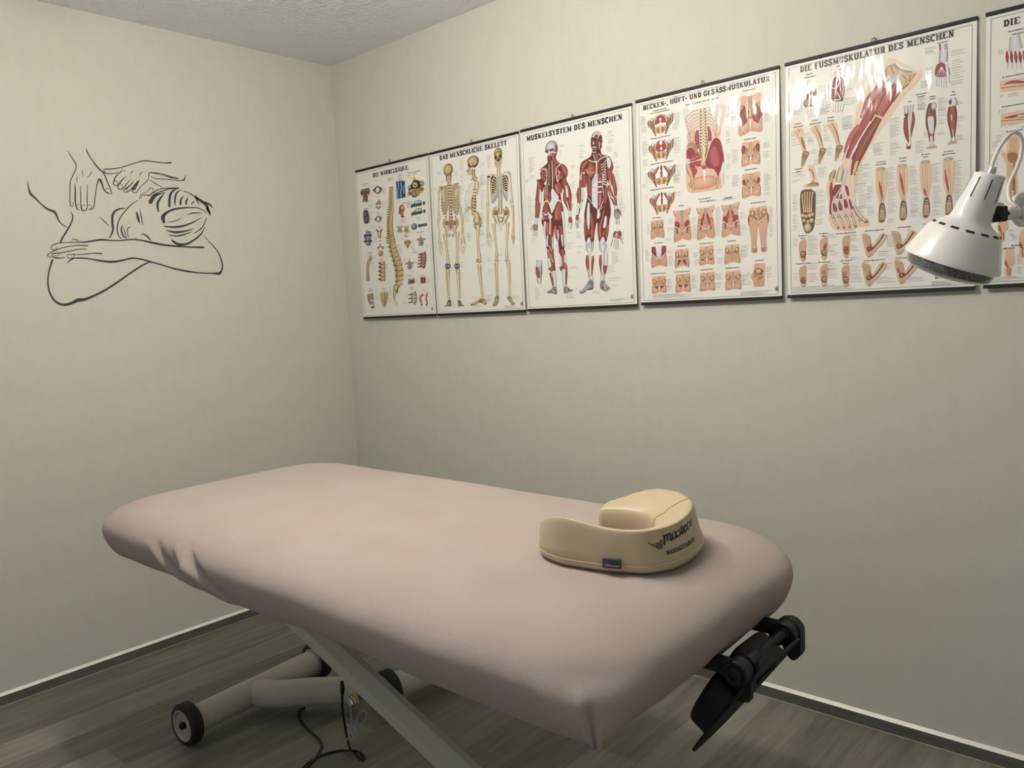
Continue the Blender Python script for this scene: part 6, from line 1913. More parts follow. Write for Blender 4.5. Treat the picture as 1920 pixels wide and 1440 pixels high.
E 20160c 4a3a22 379 74.6 6.1 6.7
E 20160c 4a3a22 401.6 72.8 6.6 6.3
F 20160c 391.5 77.9 396.8 89.6 392.7 93 386.5 89
S 2c2014 2.2 373.6 92.1 377.2 100.6
S 2c2014 1.7 404.4 92.7 408.9 89.4
F 9aa0ac 380.3 96.1 402.8 96.5 402.2 105.3 390.9 106.2 381.3 102.2
S f0ecf0 1.4 381.5 99.7 401.7 100.7
S 7d6136 1.1 372.6 106 388.7 118.3 406 110.8
M 7d6136 ecd8a4 391.4 118.7 13.9 392 130.7 15.6 392.6 142.8 16.7
S 3c2c18 1.7 384.3 119.7 387.1 120.9
S 3c2c18 1.7 398.3 121.7 401 122.8
S 3c2c18 1.7 384 124 386.8 125.2
S 3c2c18 1.7 398 126 400.7 127.2
S 3c2c18 1.7 383.7 128.4 386.5 129.6
S 3c2c18 1.7 397.7 130.3 400.4 131.5
S 3c2c18 1.7 383.4 132.7 386.2 133.9
S 3c2c18 1.7 397.4 134.7 400.1 135.9
S 3c2c18 1.7 383.1 137.1 385.9 138.3
S 3c2c18 1.7 397.1 139 399.8 140.2
S 3c2c18 1.7 382.8 141.4 385.6 142.6
S 3c2c18 1.7 396.8 143.4 399.5 144.6
S c8ae78 3.7 336.3 135 361.8 138.5 386.9 144
S c8ae78 3.9 398.1 144.6 423.4 141.1 445.8 136.4
M 8c7440 e8d49c 393 144.9 13.9 392.7 160.8 11.1 392.5 184.8 9.5 392.4 194.7 4.5
F cbb890 375.4 146.4 414.6 147.9 438.8 159.1 436.7 230.3 427.3 247 391.1 204.6 354 248.4 344.4 223 344.7 158.3
F 5a4428 349.8 146.9 375.1 150.4 371.5 202.1 348.1 211.3
F 5a4428 414.3 151.8 438.8 159.1 437 210.4 413.9 199.5
S 2c2014 2.5 377.4 149.9 369.5 149.6
S a08458 3.4 380.2 152.7 371.3 146.6 363.2 150.8 365.6 157.1
S f0e0bc 2 380.2 152.7 371.3 146.4 363.2 150.4 365.6 156.3
S a2aec4 3.9 387.3 154.1 384 156 378.6 153.7
S 2c2014 2.5 377.2 159.1 362.6 157.9
S a08458 3.4 376.2 162 364.7 155 354.5 158.8 356.9 165.2
S f0e0bc 2 376.2 162 364.8 154.8 354.5 158.4 357 164.4
S a2aec4 3.9 387.2 162 381.1 164.8 374.1 162.9
S 2c2014 2.5 377 168.3 358.7 166.6
S a08458 3.4 373.9 171.5 361.1 163.7 349.8 167.5 352.2 173.8
S f0e0bc 2 373.9 171.5 361.2 163.5 349.8 167.1 352.2 173
S a2aec4 3.9 387 170 379.5 173.8 371.6 172.4
S 2c2014 2.5 376.8 177.5 357.1 175.7
S a08458 3.4 372.9 181.2 359.7 172.8 347.8 176.5 350.2 182.9
S f0e0bc 2 372.9 181.2 359.7 172.6 347.9 176.1 350.3 182.1
S a2aec4 3.9 386.9 178 378.7 183 370.5 182.1
S 2c2014 2.5 376.6 186.7 356.9 184.9
S a08458 3.4 372.6 191 359.4 182 347.6 185.7 350 192.1
S f0e0bc 2 372.6 191 359.4 181.8 347.6 185.3 350.1 191.3
S a2aec4 3.9 386.8 186 378.5 192.2 370.2 191.9
S 2c2014 2.5 376.3 195.9 357.1 194.2
S a08458 3.4 372.6 200.8 359.6 191.3 347.9 195.1 350.3 201.5
S f0e0bc 2 372.6 200.8 359.6 191.1 348 194.7 350.4 200.7
S a2aec4 3.9 386.6 194 378.4 201.4 370.3 201.8
S a08458 3.4 373.1 210.8 360.7 200.7 349.4 204.6 351.8 210.9
S f0e0bc 2 373.1 210.8 360.7 200.5 349.4 204.2 351.9 210.1
S a2aec4 3.9 386.2 206 378.8 210.7 370.8 211.7
S a08458 3.4 373.8 220.7 362.1 210.2 351.5 214.1 353.9 220.5
S f0e0bc 2 373.8 220.7 362.2 210 351.5 213.7 353.9 219.7
S a2aec4 3.9 386.1 214 379.3 220 371.7 221.7
S a08458 3.4 374.6 230.7 363.6 219.7 353.5 223.7 355.9 230
S f0e0bc 2 374.6 230.7 363.6 219.5 353.5 223.3 356 229.2
S a2aec4 3.9 386 222 379.8 229.3 372.6 231.6
S a08458 3.4 375.8 240.7 365.9 229.2 356.7 233.4 359.1 239.7
S f0e0bc 2 375.8 240.7 365.9 229 356.7 233 359.1 238.9
S 2c2014 2.5 411.2 148.6 418.9 150.4
S a08458 3.3 408.1 150.5 417.6 147.1 424.8 153.2 421.6 158.8
S f0e0bc 1.9 408.1 150.5 417.6 146.9 424.8 152.8 421.7 158
S a2aec4 3.9 401.1 150 404 152.8 409.6 151.9
S 2c2014 2.5 411 157.7 425.3 160.4
S a08458 3.3 411.6 160.8 423.6 157 432.8 163.5 429.7 169
S f0e0bc 1.9 411.6 160.8 423.6 156.8 432.9 163.1 429.7 168.2
S a2aec4 3.9 400.9 157.9 406.4 162.3 413.5 162.2
S 2c2014 2.5 410.8 166.8 428.6 170
S a08458 3.3 413.4 170.8 426.7 166.6 437 173.1 433.9 178.7
S f0e0bc 1.9 413.4 170.8 426.7 166.4 437 172.7 433.9 177.9
S a2aec4 3.9 400.8 165.9 407.7 171.6 415.4 172.2
S 2c2014 2.5 410.6 176 429.7 179.3
S a08458 3.3 413.9 180.6 427.7 175.9 438.4 182.5 435.3 188
S f0e0bc 1.9 413.9 180.6 427.7 175.7 438.5 182.1 435.4 187.2
S a2aec4 3.9 400.7 173.8 408 180.8 416 182.1
S 2c2014 2.5 410.4 185.1 429.5 188.4
S a08458 3.3 413.6 190.3 427.5 185 438.2 191.5 435.1 197.1
S f0e0bc 1.9 413.6 190.3 427.5 184.8 438.3 191.2 435.2 196.3
S a2aec4 3.9 400.5 181.8 407.8 190 415.8 191.8
S 2c2014 2.5 410.2 194.3 428.9 197.5
S a08458 3.3 413.1 200 426.9 194 437.5 200.6 434.4 206.1
S f0e0bc 1.9 413.1 200 426.9 193.8 437.5 200.2 434.4 205.3
S a2aec4 3.9 400.4 189.8 407.4 199.1 415.3 201.5
S a08458 3.3 412.1 209.7 425.4 203 435.7 209.5 432.5 215
S f0e0bc 1.9 412.1 209.7 425.5 202.8 435.7 209.1 432.6 214.2
S a2aec4 3.9 400 201.7 406.6 208.2 414.2 211.1
S a08458 3.3 410.9 219.3 423.6 211.9 433.3 218.3 430.1 223.9
S f0e0bc 1.9 410.9 219.3 423.6 211.7 433.3 217.9 430.2 223.1
S a2aec4 3.9 399.9 209.7 405.7 217.3 412.8 220.7
S a08458 3.3 409.6 228.9 421.7 220.8 430.9 227.2 427.7 232.7
S f0e0bc 1.9 409.6 228.9 421.7 220.6 430.9 226.8 427.8 232
S a2aec4 3.9 399.8 217.7 404.8 226.3 411.5 230.4
S a08458 3.3 407.9 238.5 419 229.7 427.4 235.9 424.2 241.5
S f0e0bc 1.9 407.9 238.5 419.1 229.5 427.4 235.5 424.3 240.7
F 8ca0c0 389.7 204.4 360.8 233 350.2 241.9 355.3 250.6 369 238.1
F 8ca0c0 405.3 202.4 423 228.6 432.8 247.7 425.8 248.9 412.2 223.3
S e8dcc0 2.5 384.7 215.8 365.1 253.7
S e8dcc0 2.5 401.6 215.9 423.9 256.6
M 6b5430 e6cfa8 393.1 196.8 12.3 393.9 225 15.6 393.3 255 17.9 392.7 283.1 19.5 392.6 297.2 16.8
S 3c2c18 1.7 383.3 203.6 387.1 205.1
S 3c2c18 1.7 402.2 206 406.1 207.5
S a88c60 0.8 387.4 209.2 401.9 210.4
S 3c2c18 1.7 383.1 212 387 213.5
S 3c2c18 1.7 402.2 214.4 406 215.9
S a88c60 0.8 386.8 217.5 401.4 218.7
S 3c2c18 1.7 383 220.4 386.8 221.9
S 3c2c18 1.7 402.2 222.8 406 224.3
S a88c60 0.8 386.3 225.9 400.8 227
S 3c2c18 1.7 382.8 228.9 386.7 230.3
S 3c2c18 1.7 402.2 231.2 406 232.7
S a88c60 0.8 385.7 234.2 400.2 235.4
S 3c2c18 1.7 382.6 237.3 386.5 238.8
S 3c2c18 1.7 402.2 239.6 406 241.1
S a88c60 0.8 385.1 242.6 399.6 243.7
S 3c2c18 1.7 382.5 245.7 386.3 247.2
S 3c2c18 1.7 402.2 248 406 249.5
S a88c60 0.8 384.5 251 399.1 252.1
S 3c2c18 1.7 382.3 254.1 386.2 255.6
S 3c2c18 1.7 402.1 256.5 406 257.9
S a88c60 0.8 383.9 259.4 398.5 260.5
S 3c2c18 1.7 382.2 262.6 386 264
S 3c2c18 1.7 402.1 264.9 405.9 266.3
S a88c60 0.8 383.4 267.8 397.9 268.8
S 3c2c18 1.7 382 271 385.8 272.5
S 3c2c18 1.7 402.1 273.3 405.9 274.7
S a88c60 0.8 382.8 276.2 397.3 277.2
S 3c2c18 1.7 381.8 279.5 385.7 280.9
S 3c2c18 1.7 402.1 281.7 405.9 283.2
S a88c60 0.8 382.2 284.6 396.8 285.6
S 3c2c18 1.7 381.7 287.9 385.5 289.4
S 3c2c18 1.7 402.1 290.2 405.9 291.6
S a88c60 0.8 381.6 293 396.2 293.9
M 7d6136 ecd8a4 337 145.2 15.4 331.6 160.6 9.7 328.4 196.6 9.1 327.5 237.2 11.5 326.5 251.3 20.1
E 8090a8 dfe6f0 335.5 147 8.5 6.8
F 20160c 328.8 140 344.5 140.1 345.5 146.3 332.7 145.6
E 8090a8 d4dce8 327.1 255.4 10.9 5.3
M 7d6136 ecd8a4 449.2 146.7 13.6 452.7 165 8.7 453.7 202.7 8.2 455.2 242.4 9.8 454.5 252.3 16.3
E 8090a8 dfe6f0 446.4 148.3 7.1 5.9
S 20160c 2.7 440 141.5 450.7 146
E 8090a8 d4dce8 453.2 256.5 9.8 4.7
M 7d6136 ecd8a4 327.1 263.6 14.3 325.4 287.8 10.3 323.2 318.2 8.6 319.7 358.8 8.6 318.5 383.4 12.7
M 7d6136 ecd8a4 319.9 262.8 4 317.4 317.7 3.5 314.3 368.6 4
M 7d6136 ecd8a4 455.1 264.2 10.9 458.7 292.4 7.6 458.1 322.2 6.5 456.9 361.9 6.5 457.1 379.9 9.3
M 7d6136 ecd8a4 464.4 269.3 3.3 463.6 322.8 2.7 461.4 372.3 3.3
M 7d6136 ecd8a4 324.8 360.5 10.9 327.1 382.9 15.6
S a88c5c 2.8 315.4 381.9 308.3 403.6
S f0e2c0 1.3 315.4 381.9 308.3 403.6
S a88c5c 2.8 321.2 388 316.7 418.3
S f0e2c0 1.3 321.2 388 316.7 418.3
S a88c5c 2.8 327.5 388.5 326.6 423.5
S f0e2c0 1.2 327.5 388.5 326.6 423.5
S a88c5c 2.8 333.8 388 337 419.9
S f0e2c0 1.2 333.8 388 337 419.9
S a88c5c 2.8 338.8 372.9 345.3 401.2
S f0e2c0 1.2 338.8 372.9 345.3 401.2
M 7d6136 ecd8a4 456 353.9 8.9 454.4 378.2 11.9
S a88c5c 2.5 448.5 377.6 447.1 399.2
S a88c5c 2.5 452.6 383.4 451.2 415.8
S a88c5c 2.5 457 383.8 456.8 421.7
S a88c5c 2.5 461.4 373.4 461.5 405.9
M 7a5a34 ecd0a0 378.6 269.6 18.3 365 287.2 30.7 372.3 315.5 19.9 380.3 332.8 9.2
E 6b4c2a b48c58 368.1 287.6 10 10.9
S 8090a8 4.6 367.7 315 359.4 322.4
S d4b888 4.6 388.4 305.1 382.6 322 388 343.4
M 7a5a34 ecd0a0 414.9 273.7 18 425.6 293.9 29.9 414.7 319.9 19.5 404.6 335.2 9.1
E 6b4c2a b48c58 422.6 293.6 9.7 10.8
S 8090a8 4.5 419.3 320.4 426.2 329.3
S d4b888 4.5 400.5 306.4 403.8 324.2 395.6 344.2
E 5a4224 f0e8d8 393.6 317.7 13.6 10.9
M 7d6136 ecd8a4 356 327.5 16.9 355 341.2 15.4 358.1 385.7 10.8 362.7 430.4 10 363.9 458.2 16.9
M 7d6136 ecd8a4 430.5 332.4 16.4 427.9 348.5 15 422 391.5 10.5 417.6 434.9 9.8 417.2 462.2 16.6
E 8c7440 ecd8a8 362 463.6 8.5 6.6
S 5f7590 3.1 348.9 472.6 361.1 476.3 373.7 473.3
E 8c7440 ecd8a8 416.9 467.7 8.3 6.6
S 5f7590 3 404.1 476.6 416 480.2 428.3 477.3
M 7d6136 ecd8a4 360.8 480.1 17 360.4 507.9 10.8 359.7 563.6 9.3 356.2 613.7 10.9
M 7d6136 ecd8a4 351.1 485 4.6 351.1 551.9 3.9 350 613.4 4.7
M 7d6136 ecd8a4 420.5 481.7 18.1 421.5 511.9 11.3 422.3 567 9.1 419 616.5 11.4
M 7d6136 ecd8a4 433.5 490.8 4.5 429.1 556.4 3.8 423.5 616.7 4.5
F 9a7c50 346.7 616.1 363.7 616.8 360.8 636.3 347.2 652.6 325.2 652.9 337.5 635.3
S ecd8a8 2.4 333.3 649.8 353.9 624.8
S ecd8a8 2.3 342.6 651.3 358.1 630.6
F 9a7c50 408 621.6 426.4 619.6 434.4 634.9 448.4 650.9 431.7 653.5 416 638.5
S ecd8a8 2.3 416.8 627.5 428.8 651.2
S ecd8a8 2.3 424.1 630.6 442.5 649.5
G 41.3 82.9 30.9 3 5.7
G 145.5 97.6 21.5 3 6.7
G 62.3 123.4 20.5 2 5.7
G 16.3 149.3 38.2 1 4.6
G 182 58.8 21.2 2 7.8
G 180.8 74.4 21.2 5 5
G 297.5 83.3 23.4 3 5.4
G 332.7 63.9 18.5 10 4.9
G 280.6 97.3 22 1 4.9
G 177.4 117.9 21.3 2 4.5
G 180.1 136.4 21.3 2 5
G 179.1 158.9 19.6 5 4.5
G 178.7 186.1 16.4 2 5.6
G 283.8 161.5 26.7 4 5.5
G 288.2 134.4 28.2 9 4.4
G 289.7 190 26.6 6 5.5
G 287.7 217.5 22 10 5
G 280.4 283.5 28.4 4 5.5
G 193.5 251.4 35.8 5 5.1
G 186.1 272.1 37.5 8 5.1
G 277.2 305.5 26.9 6 5.6
G 273.9 350 31.6 4 5.6
G 198.8 354.2 32.6 5 4
G 206.9 377.8 14.7 3 4
G 277.9 405.5 28.5 2 5.6
G 309.6 462.5 23.5 3 5.6
G 308.5 510.1 28.2 2 6.7
G 383.8 349.6 22.8 3 4.9
G 376.6 453.6 19.8 1 4.4
G 88.4 384.7 13.7 1 5.2
G 86.1 413.7 12 1 5.2
G 97.6 484.7 23.8 2 5.8
G 154.1 468.2 21.7 3 8.1
G 213.5 615.9 27.7 2 5.7
G 227.6 648.1 40.5 2 4.6
G 294.9 610.9 36.3 4 5.6
G 297.5 630.9 30 2 5.7
G 433.9 620 37.3 3 5.5
G 389.6 657 75.5 3 3.9
G 86.1 628.1 22.3 4 4.7
G 379.9 517.5 7.7 1 4.4'''
ART[2] = '''0
F 6b2620 127.6 136.1 106.9 148 84.6 157.7 74.5 180.2 80.3 205 102.7 218.9 103.5 253.9 101.8 282.1 94.2 311.9 90.5 349 105.1 372.6 142.3 376.4 145.6 368 184.9 372.2 194.6 347.3 192.2 314.7 186.9 283.9 184.5 251.4 192.9 224.7 216.3 200.4 214.8 176.9 194.1 152.6 166.9 140 165.5 116.4 128.9 114.8
E 77777f dadade 147.5 85.8 28.8 26.2
E 5a2420 8c4a42 125.8 94 8.5 5.9
E 5a2420 8c4a42 148.5 93.4 11.7 4.6
M 4a1613 8e3c31 170.3 79 6.1 171.8 92 11.1 168.9 104.2 11.1 163.8 120.4 8.3
S e6e6e4 3.4 125 107.8 138 104.5 149.4 102.1 168.8 106.3
S e6e6e4 2.8 135.8 92.4 137.4 104.4
M 4a1613 8e3c31 138.9 112.2 19.6 136.9 133.2 16.9 133.4 158.4 14.1
M 5e1f1b ad5644 152 105.7 8.4 159.3 126 13.9 166.8 142.1 16.7 183.1 151 8.3
M 7a3020 cf7a52 149 109.5 3.9 153.6 127.3 4.5 159.9 141 5
M 5e1f1b ad5644 159.6 145.3 16.7 159.8 166.7 16.7 157.2 187.7 14 153.2 208.6 8.4
S e8e4da 2.8 148.2 132.8 149.1 182.2 147.1 231.4
M 4a1613 8e3c31 142.4 151.2 7.3 141.2 185.4 8.4 141 224.1 6.8
S d9cbb0 2.5 132.2 145.4 137.7 147.9
S d9cbb0 2.5 131.9 151.3 137.4 153.9
S d9cbb0 2.5 131.5 157.3 137 159.8
S d9cbb0 2.5 131.2 163.3 136.7 165.8
S d9cbb0 2.5 130.8 169.2 136.4 171.8
S d9cbb0 2.5 130.5 175.2 136 177.7
S d9cbb0 2.5 130.1 181.2 135.7 183.7
S d9cbb0 2.5 129.8 187.2 135.3 189.7
S d9cbb0 2.5 129.4 193.2 135 195.7
S d9cbb0 2.5 129.1 199.2 134.6 201.7
S d9cbb0 2.5 128.7 205.2 134.3 207.7
S d9cbb0 2.5 128.4 211.2 133.9 213.7
S d9cbb0 2.5 128 217.2 133.6 219.7
S 2a1412 1.7 127.9 140.4 126.8 179 125.5 222
M 5e1f1b ad5644 90.1 162.9 5.7 106.9 159.9 15.7 123.5 157 5.7
M 5e1f1b ad5644 91.2 169.5 6.9 107 169.7 15.7 122.8 169.8 14.2
M 5e1f1b ad5644 92.2 176.2 6.9 107.1 180.5 15.7 121.9 184.8 17
M 5e1f1b ad5644 93.3 182.8 5.7 104.3 190.9 15.7 115.4 199 17.1
F e6e4de 81.6 159.4 96.2 158.3 89.6 171.5 93 187.2 85.4 192.6 73.9 189.9 72.9 173.4
M 5e1f1b ad5644 75.3 191.2 5.8 79.3 198.3 11.6 81.6 207.4 5.8
F e2dccb 124.1 157.1 124.6 178.7 120.4 210.5 111.9 218 108.4 208.9 119.6 199.6 121 176
S e6e4de 2.3 99.2 156 112 159.1 123.6 165.6
S b9a88c 2 123.5 157 100.8 153.6 84.6 158.8
M 5e1f1b ad5644 172.4 166.4 7.2 181.5 178.4 13.8 203.1 190 8.2
M 5e1f1b ad5644 171.4 185.4 7.2 180.7 193.2 13.8 200 195.9 5.5
M 7a3020 cf7a52 173.1 204.9 4.4 183.1 199.9 11.1 197.2 197.7 3.8
S ece8dc 3.3 188.6 151.8 169.9 161.7 166.9 180.5 170.8 211 175.9 205.3
S ece8dc 2.5 173.5 198.5 181.2 184.7 177.6 173.5
M 5e1f1b ad5644 191.2 154.3 13.7 206.5 177.8 27.3 214.9 200.2 8.2
M 7a3020 cf7a52 199.2 159.8 3.8 209.2 178.2 9.8 213.8 195.8 2.7
M 5e1f1b ad5644 168.2 217.1 22.3 178.4 235.6 33.3 181.5 255.3 16.6
M 7a3020 cf7a52 162.3 222.7 11.2 167 238.4 16.7 177.2 256.9 5.6
F dcdad4 147.6 233.6 158.1 246.9 173.9 266.2 171.8 278.8 158.6 289 144.8 322.1 130.3 286.7 139.6 273.7 139.8 245.6
S f2f0ea 2.2 149.6 238.2 146.5 311.5
S 8c8a86 1.1 152.4 247.2 148.2 311.7
M 5e1f1b ad5644 132.7 244.6 8.5 134.3 266.5 11.3 128.9 285.4 5.7
S dccfb4 2.6 102.5 232 114 222.6 126.4 215.2
S dccfb4 2.6 104.2 240.9 115.2 230.6 126 223.4
S dccfb4 2.6 106 249.9 116.5 238.6 125.5 231.6
S dccfb4 2.6 107.8 258.8 117.7 246.6 125 239.7
S dccfb4 2.6 109.6 267.8 119 254.6 124.5 247.9
S dccfb4 2.6 111.3 276.7 120.2 262.6 124 256.1
M 7a3020 cf7a52 111.8 259.3 14.3 119.6 273.4 17.1 124.8 282.7 8.5
M 5e1f1b ad5644 81.1 200.7 11.5 84 216.4 23.1 80.6 237.8 24.6 75.5 259.1 23.2 70.4 271.7 20.4
M 4a1613 8e3c31 96.8 196.4 5.7 98.4 218.4 14.3 93.3 239.5 11.5
M 8f8f95 e6e4e0 87.5 230 5.8 88.1 249.8 11.5 86.2 271.4 12.7 86.6 293.4 6.9
M 5e1f1b ad5644 70.8 265.1 14.5 69.9 289.2 19.2 67.4 311 16.3 63.7 332.8 12.9
M 7a3020 cf7a52 73 276.4 4.1 74.6 298.6 5.8 70.1 324.6 3.5
M 5e1f1b ad5644 83.2 277.6 5.8 79.6 303.6 9.9 73.9 333.9 5.8
M 8f8f95 e6e4e0 63.7 332.8 14.6 62 350.3 16.4 58.6 367.8 14.7
M 5e1f1b ad5644 59.3 356.7 20.5 57.1 367.6 25 55 378.6 17.7
S 6b2620 2.7 47.4 357.7 37.6 370.1 30.7 376.1
S 8c8580 2.1 45.7 375.4 44.8 388.7 45.3 400.4
S ddd9d4 1.2 47.9 357.8 46.8 375.5
S 8c8580 2.1 53 376.1 52.2 389.4 52.7 401.1
S ddd9d4 1.2 55.3 358.5 54.2 376.2
S 8c8580 2.1 59.8 376.8 59 390.1 59.4 401.8
S ddd9d4 1.2 62.1 359.2 61 376.9
S 8c8580 2.1 66.5 377.5 65.7 390.8 66.2 402.4
S ddd9d4 1.2 68.8 359.9 67.7 377.6
M 5e1f1b ad5644 202.4 202.7 13.7 204.1 222 24.7 213.9 246.7 30.1 220.9 268.9 27.3 223.9 290.6 19.1
M 5e1f1b ad5644 202.4 253.8 13.7 206.6 279.9 22 217.6 306.9 16.4 224.8 327 9.3
M 8f8f95 e6e4e0 211.4 231.5 6.6 213.6 251 12 216.5 274.8 8.2
S f0ece4 2.5 211.6 289.1 218.7 311.3 221.9 328.8
M 5e1f1b ad5644 225.3 290.8 13.6 227.7 308.1 10.9 227.5 327.3 7.1
M 8f8f95 e6e4e0 224.9 324.9 12 224 341.9 12 224.9 350.6 10.9
M 5e1f1b ad5644 223.8 346.2 12 225 359.2 18.1 223.5 367.6 13.7
S 8c8580 1.9 217.2 366.9 213.2 375.1 210.9 381.3
S 8c8580 2.7 232.5 364.3 230.3 379.1 226.1 391.5
S aaa5a0 1.9 228.1 368.1 225.6 380.7 220.8 386.7
M 5e1f1b ad5644 114.7 283.7 17.1 112 305.2 31.5 109.1 329 31.6 106.4 350.7 25.9
S efe3cc 4 98.3 292.6 107.8 278.5 118 275.8 126.2 282.9 134.9 305.7 139.6 323.7
S efe6da 3.5 99.7 317 107.8 326.7 119.5 323.6 127.2 315.7
M 5e1f1b ad5644 101.7 332.6 8.6 112.9 338.2 17.2 127.3 337.6 5.7
S e6e4de 3.5 94.9 325.2 95.7 336.3 106.7 346.3 121 347.9
F e3e0d8 126.8 322.3 139.1 332.4 138.6 341.1 127 344.1 123.4 330.6
M 5e1f1b ad5644 175.8 282.5 13.9 174.6 303.9 39 169 329.2 50.4 165 350.5 42.1 166.9 368.1 30.9
M 7a3020 cf7a52 169.1 303.3 8.4 160.9 324 16.8 161.1 345.7 16.9
S efe3cc 3.4 148.8 311.7 164.4 285.4 177.3 280.6 185.2 290.1
F 6b2620 90.8 344.6 96.5 371.7 103.8 394.5 105.8 434.6 109.7 452.7 141.5 466.5 140.8 442.2 143.9 398.5 145.2 350.5
F 6b2620 147.8 355.1 149.6 399.1 156.8 421.7 164.1 444.2 165.3 472.9 191.4 459.8 194.7 425.2 196 373.3 183.1 354.6
M 8f8f95 e6e4e0 106.4 350.7 11.5 101 383.2 9.8 105.4 416.8 6.4 108.2 443.7 2.9
M 7a3020 cf7a52 117.6 356.3 11.5 114.9 378 17.2 118 400.3 11.5
M 8f8f95 e6e4e0 116.4 402.4 6.9 112.8 428.6 7.5 114.9 453.1 2.9
M 5e1f1b ad5644 133.8 349.3 11.4 133.8 375.5 17.1 131.9 408.3 14.3 127.4 436.5 8.6
S efece6 4 131.5 340.3 128.3 370.6 127.1 401.2
M 8f8f95 e6e4e0 139 409 4.6 137.1 441.8 6.8 138.7 464 4.6
M 7a3020 cf7a52 154 371.1 8.5 154.4 388.6 14.1 157.4 410.8 8.5
M 8f8f95 e6e4e0 164.4 387.4 5.6 166.6 409.5 8.4 162.1 428.7 3.9
M 5e1f1b ad5644 175 373.3 16.8 180.7 397.8 19.6 179.3 423.8 16.8
M 8f8f95 e6e4e0 183.6 406.8 8.4 184.1 428.6 9.5 186.2 452.8 3.4
M 8f8f95 e6e4e0 190.4 323 13.9 194 360.1 12.2 194.4 403.5 7.2 193.5 446.9 3.3
M 8f8f95 e6e4e0 162.1 428.7 5.6 163.5 455.2 7.3 164.8 472.8 4.5
M 5e1f1b ad5644 121.2 444.8 17.2 124.4 462.8 28.7 127.5 485.2 28.7 132 507.8 25.8 136.6 528.1 17.2
S ead9c8 2.6 114.6 457.6 127.7 480.8 137.8 506
S ead9c8 2.3 121.4 440.4 134.3 465.9
M 7a3020 cf7a52 117.1 464.4 7.5 120.6 480.2 11.5 126.8 496.3 5.7
M 8f8f95 e6e4e0 117.2 488.9 11.5 118.9 509 17.3 122.4 522.7 14.4
M 5e1f1b ad5644 125.5 520.6 25.9 129.3 529.8 34.5 124.4 538.4 25.9
M 8f8f95 e6e4e0 137.5 537.1 17.2 140.3 564 17.2 139.8 597.4 14.3 140 619.8 14.4
M 5e1f1b ad5644 119.9 542.6 8.7 127.1 567.6 10.4 132.8 594.8 7.5
F 8a8580 132.7 597 120.6 605.3 100.2 615.5 111.1 619.4 125.6 619.1 139.7 625.4 148.5 622.5 146.4 597.8
S 3a1a18 2.3 120.5 607.6 127.2 616.9
S e4e2de 2.3 123.5 605.5 134.4 617.3
M 5e1f1b ad5644 179.2 452.1 11.2 182.4 469.9 25.2 183.9 494.1 19.6 183.9 520.5 16.8
M 7a3020 cf7a52 183.7 472.2 5 184.4 496.4 5.6 185.6 516.2 4.5
M 8f8f95 e6e4e0 173.2 484.5 8.4 173.4 506.5 12.4 175.5 519.9 8.4
M 8f8f95 e6e4e0 194.4 481.9 9.5 195.2 503.8 12.3 196.5 521.4 7.3
S 2c1412 7.3 179.2 452.1 179.5 460.9
M 5e1f1b ad5644 174 522 16.9 176.3 531 19.7 174.4 539.6 11.3
M 7a3020 cf7a52 188.6 512.1 11.2 194.8 527.9 16.8 197.9 536.9 8.4
M 8f8f95 e6e4e0 186 533.8 16.8 185.7 566.9 16.9 186.7 600.1 12.4 189.9 620.2 12.4
M 5e1f1b ad5644 200.4 528.3 5.6 197.5 556.6 8.4 193.4 591.6 7.3
F 8a8580 183.9 599.9 198.1 598.5 208.8 608 226.5 614.4 208.2 619 194 622.6 181.4 620.9
S 3a1a18 2.8 203.2 607.6 208.4 615.7
S e4e2de 2 194.9 605 202.6 618.7
M 7d7a78 d8d4d0 68.7 491.8 26.5 66.1 525.4 32.4 65.5 554.7 26.6 65.6 581.9 14.8
M 5e1f1b ad5644 56.8 517.9 11.8 59.8 540.7 14.8 67.6 559.3 8.9
S 5e1f1b 2.6 79.4 510.6 74.8 548.5
S 5e1f1b 2.4 65.9 514.1 69.7 548.2
S e6e4e0 2.7 52.6 513.1 54.4 492.9
S 6f6b68 0.9 55.4 511 56.9 490.9
S e6e4e0 2.7 60 513.6 61.8 493.5
S 6f6b68 0.9 62.8 511.6 64.3 491.4
S e6e4e0 2.7 68 514.2 69.8 494.1
S 6f6b68 0.9 70.7 512.2 72.3 492
S e6e4e0 2.6 76.8 514.9 78.6 494.8
S 6f6b68 0.9 79.5 512.8 81 492.7
0
F 6b2620 324.5 145 293.2 155.4 278.5 168.6 274.4 194.6 276.4 210.4 294.2 193 300.9 229.4 304.9 265.3 303.8 287.4 288.9 361.7 341.4 380.8 399.5 369.4 400.7 308.4 389.9 276.5 394.2 238 414.1 210.6 417.8 185.4 402.9 157.4 373.8 146.3 366.4 130 333.7 124.7
M 4a1613 8e3c31 353 123.5 29.9 350.9 140.5 32.6 350.1 157.7 24.5
E 4c1c19 8a4138 351.9 99.5 25.8 38.2
F bdb8b4 340.5 67.3 353.1 61.4 366.4 66.5 374.1 77.5 363.1 79.9 352.5 73.8 344.1 78.8 337.2 78.7
S e4e0da 2.5 334.5 77.1 339.8 82.3
S e4e0da 2.2 365.9 78.3 354.6 88.1
S e8e4de 3.8 337.7 97.1 338.2 105.9
S cfcac4 3.2 374.8 92.7 377.9 101.8 372.5 113.8
S d8d2cc 2.7 362.7 101.4 364.3 114.5 361.1 124.8
S e8e4de 2.5 330.8 116.6 339.7 115.2 351 118.8
S e8e4de 2.5 330.7 129.6 338.8 133.7 348.4 133.6
E 2c1210 3c1a16 332.7 86.5 4.9 3
E 2c1210 3c1a16 348.5 90.3 6 3
S d8a090 2.5 333.9 121.4 348.9 123.9
F 77777c 345.4 140.7 354.3 143.2 354 162.6 349.6 168.5 345.9 159.2
S e8e4de 1.9 337.1 140.4 343.1 160.9 349.5 170.6
